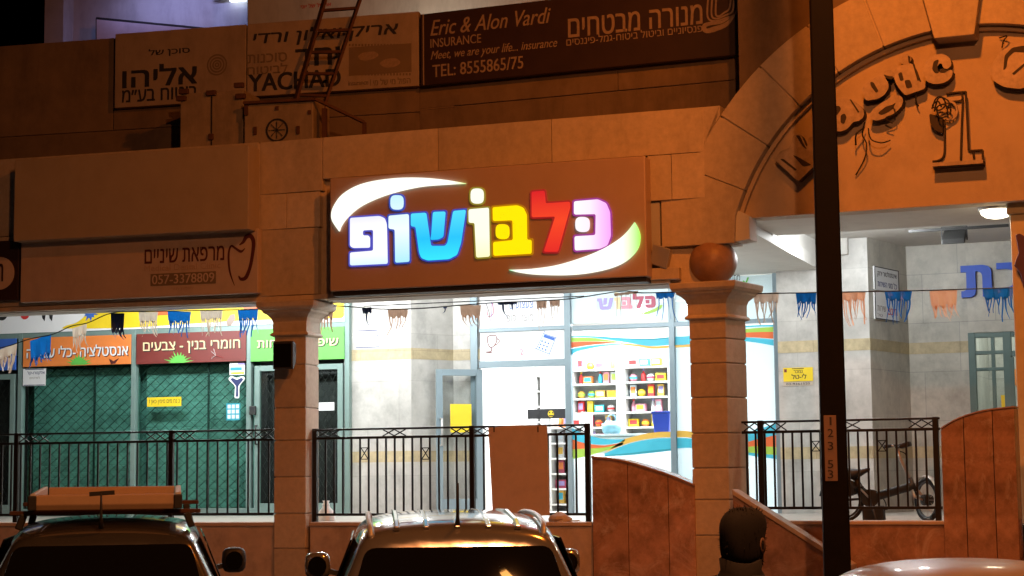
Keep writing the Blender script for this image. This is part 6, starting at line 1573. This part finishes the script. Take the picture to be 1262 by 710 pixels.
def roofz(x, y):
    zz_ = float(np.interp(y, [.1, .5, 1.3, 2.1, 2.55], [1.50, 1.575, 1.62, 1.61, 1.54])); return zz_ + .012 - .10*max(0, abs(x)-.42)**1.5*3
for x in (-.39, -.20, 0.0, .20, .39):
    mb = MB(); ys_ = [.30+.2*i for i in range(11)]
    mb.loft([[c.w(x+dx, y, roofz(x, y)+dz) for dx, dz in ((-.022, -.02), (-.014, .008), (.014, .008), (.022, -.02))] for y in ys_]); mb.build('roof_rib', m_carbrn, t, smooth=False, bevel=.005)
for sx in (-1, 1):
    mb = MB(); mb.tube(smooth_open([c.w(sx*.555, .30, 1.49), c.w(sx*.565, .46, 1.565), c.w(sx*.575, 1.2, 1.61), c.w(sx*.57, 2.1, 1.60), c.w(sx*.55, 2.4, 1.54)], 6), .018, 10); mb.build('roof_rail', m_silver, t, smooth=True)
mb = MB(); mb.tube([c.w(0, .34, 1.555), c.w(0, .30, 1.60), c.w(0, .22, 1.83)], [.022, .012, .006], 8); mb.build('aerial', m_black, t, smooth=True)

SUV = dict(MPV); SUV['mm'] = m_trim; SUV['st'] = [(a, b, c_, d, e, f, g_-.03 if g_ > 1.2 else g_, h) for a, b, c_, d, e, f, g_, h in MPV['st']]
pl_ = pos_depth(126, 660, 12.1)
t, c, body = car(pl_, 30.5, 'charcoal estate car with an open orange board tray on its roof bars', m_carblk, SUV)
for y in (.62, 1.75):
    TZ = .045 if y > 1 else 0
    mb = MB(); mb.bar(c.w(-.66, y, 1.645+TZ), c.w(.66, y, 1.645+TZ), .05, .03); mb.build('roof_bar', m_rust, t, bevel=.006)
    for sx in (-1, 1):
        mb = MB(); mb.bar(c.w(sx*.56, y, 1.635+TZ), c.w(sx*.60, y, 1.53), .07, .05); mb.build('bar_foot', m_trim, t, bevel=.01)
mb = MB(); mb.tube([c.w(-.02, .30, 1.54), c.w(-.02, .28, 1.60), c.w(-.02, .25, 1.78)], [.02, .012, .006], 8); mb.build('aerial', m_black, t, smooth=True)
mb = MB(); mb.bar(c.w(-.1, .252, 1.775), c.w(.07, .252, 1.785), .012, .03); mb.build('aerial_tip', m_black, t)
# the tray: two long boards and two pale end walls, standing on the roof bars
tr = thing('roof_tray', 'open tray of orange boards with grey ends on the charcoal car roof', 'tray', c.w(0, 1.2, 1.661))
for y in (.55, 1.85):
    mb = MB(); mb.loft([[c.w(x, y+dy, z) for dy, z in ((-.03, 1.662+.035*(y-.55)), (-.05, 1.70+.035*(y-.55)), (-.04, 1.765+.035*(y-.55)), (.0, 1.772+.035*(y-.55)), (.02, 1.662+.035*(y-.55)))] for x in (-.475, .475)]); mb.build('long_board', m_tray, tr, bevel=.006)
for sx in (-1, 1):
    mb = MB(); mb.loft([[c.w(sx*.50+dx, y, z+.035*(y-.55)) for dx, z in ((-.022, 1.662), (-.022, 1.775), (.022, 1.782), (.022, 1.662))] for y in (.56, 1.765)]); mb.build('end_wall', m_traygrey, tr, bevel=.01)
    mb = MB(); mb.loft([[c.w(sx*.5+dx, y, z) for dx, z in ((-.03, 1.663), (-.03, 1.765), (.03, 1.765), (.03, 1.663))] for y in (.49, .555)]); mb.build('corner_cap', m_trim, tr, bevel=.008)
mb = MB(); mb.loft([[c.w(x, y, 1.6625+dz+.035*(y-.55)) for y, dz in ((.6, 0), (1.8, 0), (1.8, .012), (.6, .012))] for x in (-.47, .47)]); mb.build('tray_floor', m_tray, tr)

SED = dict(st=[(.0, 0, .80, .32, .90, .62, .93, 0), (.15, .5, .85, .30, .93, .64, .97, 0), (.75, 1, .88, .28, .94, .64, 1.0, 0), (1.35, 1, .89, .26, .94, .56, 1.385, 0), (1.75, 1, .89, .26, .94, .57, 1.43, 0), (2.3, 1, .89, .26, .94, .57, 1.435, 0), (2.75, 1, .89, .26, .94, .55, 1.37, 0), (3.5, 1, .88, .26, .92, .60, .97, 0), (4.2, 1, .84, .28, .82, .62, .86, 0), (4.42, 0, .72, .34, .66, .5, .70, 0)],
           rear=(.6, .5, .5, .8), side=((1.15, 1.95, 1.42, 1.92), (2.02, 3.0, 1.98, 2.66)), sidez=(.98, 1.32), sidex=(.83, .605), mirror=(2.95, 1.0, .88), screen=(2.80, 1.34, .50, 3.42, 1.0, .64), tail=(.5, .78, .70, .88), axles=(.85, 3.45), len=4.4, roff=.02)
ps = pos_depth(1200, 690, 8.75)
SEDP = CarF(ps, 24)
po = SEDP.w(0, -1.9, 0)
t, c, body = car(po, 24, 'pale car whose rounded roof fills the bottom right corner', m_carwht, SED)
mb = MB(); mb.add([c.w(x, y, z) for x, y, z in ((-.52, .86, 1.045), (.52, .86, 1.045), (.46, 1.28, 1.35), (-.46, 1.28, 1.35))], [(0, 1, 2, 3)]); o = mb.build('rear_screen', m_cglass, t); md = o.modifiers.new('s', 'SOLIDIFY'); md.thickness = .03; md.offset = 0

# ------------------------------------------------------------------ bicycle on the terrace
VBK = .75
BZ = ZF
uR, _ = RR.at(1039, 634, VBK); uF, _ = RR.at(1143, 634, VBK); rw_ = .205
def bp(x, y, dv=0): u, z = RR.at(x, y, VBK); return RR.w(u, VBK+dv, z)
t = thing('folding_bicycle', 'black folding electric bicycle standing behind the right railing', 'bicycle', RR.w((uR+uF)/2, VBK, BZ))
hz = BZ + rw_ + .02
def wheel(u, steer=0):
    WT = RR.t*math.cos(R(steer)) + RR.n*math.sin(R(steer)); WN = RR.n*math.cos(R(steer)) - RR.t*math.sin(R(steer))
    cc = RR.w(u, VBK, hz)
    ty = MB(); N_ = 36; P = []
    for k in range(N_):
        a = 2*math.pi*k/N_; d = WT*math.cos(a)+Vector((0, 0, math.sin(a)))
        for j in range(8):
            b_ = 2*math.pi*j/8; P.append(cc + d*(rw_+.017*math.cos(b_)) + WN*.017*math.sin(b_))
    ty.add(P, [(k*8+j, k*8+(j+1) % 8, ((k+1) % N_)*8+(j+1) % 8, ((k+1) % N_)*8+j) for k in range(N_) for j in range(8)])
    w = ty.build('wheel', m_tyre, t, smooth=True)
    mb = MB(); P = []
    for k in range(N_):
        a = 2*math.pi*k/N_; d = WT*math.cos(a)+Vector((0, 0, math.sin(a)))
        for r_, v_ in ((rw_-.02, -.012), (rw_-.02, .012), (rw_-.04, .008), (rw_-.04, -.008)): P.append(cc+d*r_+WN*v_)
    mb.add(P, [(k*4+j, k*4+(j+1) % 4, ((k+1) % N_)*4+(j+1) % 4, ((k+1) % N_)*4+j) for k in range(N_) for j in range(4)]); mb.build('rim', m_trim, w, smooth=False)
    mb = MB()
    for k in range(12):
        a = math.pi*2*k/12; d = WT*math.cos(a)+Vector((0, 0, math.sin(a))); mb.tube([cc+WN*(.02 if k % 2 else -.02), cc+d*(rw_-.03)], .0025, 5)
    mb.build('spokes', m_silver, w)
    MB().lathe(cc-WN*.05, [(.05, 0), (.055, .02), (.055, .08), (.05, .1)], 16, ax=WN).build('hub', m_trim, w)
    return cc
STEER = -48
cR_, cF_ = wheel(uR), wheel(uF, STEER)
FT = RR.t*math.cos(R(STEER)) + RR.n*math.sin(R(STEER)); FN = RR.n*math.cos(R(STEER)) - RR.t*math.sin(R(STEER))
def tb(name, pts, r, m=m_trim, n=10): return MB().tube(pts, r, n).build(name, m, t, smooth=True)
bbk = RR.w(RR.at(1074, 632, VBK)[0], VBK, hz+.02)
tb('seat_tube', [bp(1055, 590), bp(1060, 604), bbk], [.022, .045, .05])
tb('main_beam', [bp(1064, 618), bp(1072, 614), bp(1122, 600), bp(1126, 597)], [.035, .045, .042, .034])
tb('head_tube', [bp(1121, 589), bp(1128, 606)], .026)
tb('handlebar_stem', [bp(1106.5, 553), bp(1110, 566), bp(1122, 591)], [.014, .016, .018], m_silver)
for dv in (-.045, .045): tb('fork_blade', [bp(1127, 604)+FN*dv*.6, bp(1132, 612)+FN*dv, cF_+FN*dv], [.018, .016, .011], m_silver)
for dv in (-.05, .05): tb('chain_stay', [bbk+RR.n*dv*.5, cR_+RR.n*dv], .012)
for dv in (-.05, .05): tb('seat_stay', [bp(1058, 600, dv*.4), cR_+RR.n*dv], .010)
hb = bp(1106.5, 553)
mb = MB(); mb.tube(smooth_open([hb+RR.n*-.27+RR.t*-.06+Vector((0, 0, .02)), hb+RR.n*-.12+Vector((0, 0, .03)), hb+Vector((0, 0, .01)), hb+RR.n*.12+Vector((0, 0, .03)), hb+RR.n*.27+RR.t*-.06+Vector((0, 0, .02))]), .011, 8); hbo = mb.build('handlebar', m_trim, t, smooth=True)
for sg in (-1, 1): MB().tube([hb+RR.n*.17*sg+RR.t*-.02+Vector((0, 0, .028)), hb+RR.n*.29*sg+RR.t*-.07+Vector((0, 0, .02))], .018, 10).build('grip', m_black, hbo, smooth=True)
mb = MB(); mb.bar(hb+RR.t*.02+Vector((0, 0, .02)), hb+RR.t*.13+Vector((0, 0, .05)), .12, .05); mb.build('display', m_black, hbo, bevel=.015)
mb = MB(); mb.bar(hb+RR.t*-.10+RR.n*-.2+Vector((0, 0, .01)), hb+RR.n*-.2+Vector((0, 0, .03)), .03, .02); mb.build('bell', m_silver, hbo, bevel=.008)
sd = bp(1056, 583)
mb = MB(); mb.loft([[sd+RR.t*x+RR.n*(w*math.cos(q_))+Vector((0, 0, h*math.sin(q_)+z)) for q_ in [2*math.pi*i/12 for i in range(12)]] for x, w, h, z in ((-.14, .04, .03, .0), (-.12, .095, .055, -.005), (-.03, .09, .055, -.01), (.05, .045, .035, .005), (.11, .025, .022, .03), (.135, .01, .01, .036))]); mb.build('saddle', m_black, t, smooth=True)
tb('seat_post', [sd+Vector((0, 0, -.02)), bp(1056, 592)], .014, m_silver)
mb = MB(); mb.bar(bp(1047, 594), bp(1053, 610), .12, .09); mb.build('saddle_bag', m_black, t, bevel=.02)
mb = MB(); mb.bar(bp(1064, 634), bp(1090, 633), .13, .16); mb.build('battery_case', m_black, t, bevel=.015)
MB().lathe(bbk-RR.n*.06, [(.085, 0), (.09, .004), (.085, .008)], 24, ax=RR.n).build('chainring', m_trim, t)
for sg in (-1, 1):
    e_ = bbk+RR.n*.09*sg+(RR.t*.10+Vector((0, 0, -.11)))*sg
    MB().tube([bbk+RR.n*.07*sg, e_], .010, 8).build('crank', m_silver, t)
    mb = MB(); mb.bar(e_-RR.t*.045, e_+RR.t*.045, .07, .02); mb.build('pedal', m_black, t, bevel=.005)
def fender(cc, a0, a1, name, m, ft=None, fn=None):
    ft = ft or RR.t; fn = fn or RR.n
    mb = MB(); P = []; n_ = 14
    for i in range(n_+1):
        a = R(a0+(a1-a0)*i/n_); d = ft*math.cos(a)+Vector((0, 0, math.sin(a)))
        P += [cc+d*(rw_+.03)-fn*.03, cc+d*(rw_+.042), cc+d*(rw_+.03)+fn*.03]
    mb.add(P, [(3*i+j, 3*i+j+1, 3*i+4+j, 3*i+3+j) for i in range(n_) for j in range(2)]); mb.build(name, m, t, smooth=True)
fender(cF_, 30, 200, 'front_mudguard', m_silver, FT, FN); fender(cR_, 0, 170, 'rear_mudguard', m_black)
mb = MB(); mb.tube(smooth_open([bp(1108, 556), bp(1116, 560), bp(1117, 575), bp(1122, 592)]), .005, 6); mb.tube(smooth_open([bp(1060, 606), bp(1075, 604), bp(1085, 610), bp(1092, 622), bp(1088, 632)]), .006, 6); mb.build('cables', m_wire, t, smooth=True)
tb('kick_stand', [bbk+RR.n*-.05, RR.w(RR.at(1085, 640, VBK)[0], VBK-.2, BZ+.012)], .009)

# ------------------------------------------------------------------ person walking past
ph = pos_depth(914, 668, 7.0); HZ = .05
px_, py_ = ph.x, ph.y
HT = 1.735
a_ = R(19.9-38)                       # facing away from us and to the right
fx = Vector((-math.sin(a_), math.cos(a_), 0)); rx = Vector((math.cos(a_), math.sin(a_), 0))
P0 = Vector((px_, py_, 0))
def pw(r_, f_, z_): return P0 + rx*r_ + fx*f_ + Vector((0, 0, z_))
person = thing('person', 'dark silhouetted person with short hair passing the sloping granite wall', 'person', P0)
def skin_body(name, V, E, rad, m, parent, sub=2):
    me = bpy.data.meshes.new(name); c0 = V[0]; me.from_pydata([v-c0 for v in V], E, []); me.update()
    o = bpy.data.objects.new(name, me); link(o, parent, c0)
    md = o.modifiers.new('skin', 'SKIN'); md.use_smooth_shade = True
    if not me.skin_vertices: me.attributes
    sv = me.skin_vertices[0].data
    for i, r_ in enumerate(rad): sv[i].radius = (r_ if isinstance(r_, tuple) else (r_, r_)); sv[i].use_root = (i == 0)
    md = o.modifiers.new('sub', 'SUBSURF'); md.levels = sub; md.render_levels = sub
    me.materials.append(m); return o
J = [pw(0, 0, .95), pw(0, .0, 1.12), pw(0, .01, 1.30), pw(0, .0, 1.42), pw(0, .0, 1.50),
     pw(.17, .0, 1.42), pw(.23, -.06, 1.15), pw(.22, .06, .92), pw(.21, .10, .84),
     pw(-.17, .0, 1.42), pw(-.23, .07, 1.15), pw(-.21, .22, .95), pw(-.20, .26, .88),
     pw(.09, .0, .90), pw(.10, .16, .50), pw(.10, .10, .09), pw(.10, .24, .05),
     pw(-.09, .0, .90), pw(-.10, -.06, .50), pw(-.10, -.26, .12), pw(-.10, -.14, .05)]
E_ = [(0, 1), (1, 2), (2, 3), (3, 4), (3, 5), (5, 6), (6, 7), (7, 8), (3, 9), (9, 10), (10, 11), (11, 12), (0, 13), (13, 14), (14, 15), (15, 16), (0, 17), (17, 18), (18, 19), (19, 20)]
rad = [(.15, .11), (.145, .105), (.17, .115), (.12, .085), .055, .07, .05, .038, .03, .07, .05, .038, .03, .09, .065, .042, .04, .09, .065, .042, .04]
try:
    me_ok = True; body = None
    J2 = J; bodyo = None
    mtest = bpy.data.meshes.new('body_mesh'); bpy.data.meshes.remove(mtest)
    def make_body():
        me = bpy.data.meshes.new('body'); me.from_pydata([v-P0 for v in J2], E_, []); me.update()
        o = bpy.data.objects.new('body', me); link(o, person, P0)
        md = o.modifiers.new('skin', 'SKIN'); md.use_smooth_shade = True
        if len(me.skin_vertices) == 0:
            bm = bmesh.new(); bm.from_mesh(me); bm.verts.layers.skin.verify(); bm.to_mesh(me); bm.free()
        for i, r_ in enumerate(rad):
            sv = me.skin_vertices[0].data[i]; sv.radius = r_ if isinstance(r_, tuple) else (r_, r_); sv.use_root = (i == 0)
        md = o.modifiers.new('sub', 'SUBSURF'); md.levels = 2; md.render_levels = 2
        me.materials.append(m_cloth); return o
    make_body()
except Exception as e:
    print('BODY', e)
# head: egg shaped loft with a nose, brow and jaw
hc = pw(0, .02, HT-.12)
def head_ring(z, w, f, b, nose=0, jaw=0):
    out = []
    for i in range(20):
        a = 2*math.pi*i/20; s_ = math.sin(a); c_ = math.cos(a)
        d = f if c_ > 0 else b
        yy_ = d*c_ + (nose if i == 0 else nose*.15 if i in (1, 19) else 0)
        out.append(hc + rx*w*s_ + fx*yy_ + Vector((0, 0, z)))
    return out
rings = [head_ring(-.20, .052, .045, .06), head_ring(-.14, .054, .05, .062), head_ring(-.115, .05, .085, .065), head_ring(-.095, .058, .098, .075), head_ring(-.07, .064, .1, .085, .004), head_ring(-.055, .066, .098, .09, .012), head_ring(-.03, .069, .096, .094, .024), head_ring(-.005, .072, .092, .098, .012), head_ring(.015, .074, .095, .1, .004), head_ring(.045, .076, .096, .1), head_ring(.08, .07, .08, .094), head_ring(.105, .05, .055, .068), head_ring(.118, .02, .02, .03)]
hd = MB().loft(rings).build('head', m_skin, person, smooth=True, sub=1)
for sx in (-1, 1):
    MB().lathe(hc + rx*.031*sx + fx*.083 + Vector((0, 0, .0)), [(.012*math.sin(R(q_)), -.012*math.cos(R(q_))) for q_ in range(10, 175, 20)], 12).build('eye', m_white, hd, smooth=True)
    mb = MB(); ec = hc + rx*.076*sx + fx*-.008 + Vector((0, 0, -.01)); mb.loft([[ec + rx*sx*o_ + fx*(.018*s_*math.cos(q_)) + Vector((0, 0, .032*s_*math.sin(q_))) for q_ in [2*math.pi*i/12 for i in range(12)]] for o_, s_ in ((-.01, .7), (.004, 1), (.014, .95), (.010, .5))]); mb.build('ear', m_skin, hd, smooth=True)
mb = MB(); mb.loft([[hc + rx*x + fx*(.098-.012*abs(x)/.025*.8+dy) + Vector((0, 0, -.066+dz)) for dy, dz in ((0, -.008), (.006, 0), (0, .007))] for x in (-.025, -.012, 0, .012, .025)]); mb.build('mouth', m_wine, hd, smooth=True)
# hair: a shell over the skull with a tuft
rg3 = random.Random(4)
hr = []
for z, w, f, b in ((-.11, .05, -.02, .085), (-.07, .082, .012, .106), (-.02, .090, .022, .114), (.02, .086, .05, .116), (.055, .087, .104, .117), (.09, .082, .108, .11), (.12, .065, .082, .086), (.138, .03, .035, .04)):
    ring = []
    for i in range(24):
        a = 2*math.pi*i/24; d = f if math.cos(a) > 0 else b; j = rg3.uniform(.97, 1.05)
        ring.append(hc + rx*w*math.sin(a)*j + fx*(d*math.cos(a)*j) + Vector((0, 0, z+rg3.uniform(-.003, .003))))
    hr.append(ring)
MB().loft(hr).build('hair', m_hair, person, smooth=True, sub=1)
mb = MB()
for i in range(900):
    th_ = rg3.uniform(0, 2*math.pi); zz_ = rg3.uniform(-.09, .135); kk = math.sqrt(max(.05, 1-((zz_-.01)/.15)**2))
    front = math.cos(th_); d_ = (.108 if front < 0 else .104)
    if front > .3 and zz_ < .05: continue
    p0 = hc + rx*.082*kk*math.sin(th_) + fx*d_*kk*front + Vector((0, 0, zz_)); n_ = (p0-hc).normalized()
    dr = (n_*rg3.uniform(.3, 1) + Vector((rg3.uniform(-.6, .6), rg3.uniform(-.6, .6), rg3.uniform(-.9, .5)))).normalized()
    sd_ = dr.cross(n_+Vector((.01, .02, .03))).normalized()*.004; ln = rg3.uniform(.008, .022)
    mb.add([p0-sd_-n_*.01, p0+sd_-n_*.01, p0+dr*ln], [(0, 1, 2)])
mb.build('hair_strands', m_hair, person, fix=False)
mb = MB(); mb.loft([[pw(0, -.01, z_) + rx*w_*math.sin(q_) + fx*(w_*.9*math.cos(q_)) + Vector((0, 0, .012*math.sin(2*q_))) for q_ in [2*math.pi*i/18 for i in range(18)]] for z_, w_ in ((1.40, .15), (1.46, .105), (1.50, .082), (1.545, .086), (1.55, .074), (1.49, .068))]); mb.build('collar', m_cloth, person, smooth=True)
# hands
for k, (wr, el) in enumerate(((8, 7), (12, 11))):
    wv = J[wr]; d = (J[wr]-J[el]).normalized(); side = rx; nrm_ = d.cross(side).normalized()
    mb = MB()
    mb.loft([[wv + d*s_ + side*(w*sx) + nrm_*(h*sy) for sx, sy in ((-1, -.6), (0, -1), (1, -.6), (1, .6), (0, 1), (-1, .6))] for s_, w, h in ((-.01, .026, .018), (.03, .036, .016), (.085, .040, .014), (.1, .036, .011))])
    for i, (o_, ln) in enumerate(((-.028, .062), (-.009, .074), (.010, .070), (.028, .055))):
        b0_ = wv + d*.092 + side*o_; mb.tube([b0_, b0_+d*ln*.5+nrm_*.006, b0_+d*ln*.8+nrm_*.02, b0_+d*ln+nrm_*.034], [.009, .0085, .0075, .005], 8)
    b0_ = wv + d*.03 + side*.034; mb.tube([b0_-side*.012, b0_+side*.018+d*.025+nrm_*.008, b0_+side*.024+d*.055+nrm_*.016], [.012, .010, .006], 8)
    mb.build('hand', m_skin, person, smooth=True)
for kk in (15, 19):
    b0_ = J[kk]; mb = MB(); mb.loft([[b0_ + fx*f_ + rx*(w*sx) + Vector((0, 0, z_-(b0_.z-.09 if kk == 19 else 0)*0)) for sx, z_ in ((-1, -.085), (1, -.085), (.8, h-.085), (-.8, h-.085))] for f_, w, h in ((-.09, .035, .08), (.0, .042, .10), (.1, .046, .07), (.17, .035, .04))]); mb.build('shoe', m_black, person, bevel=.01)
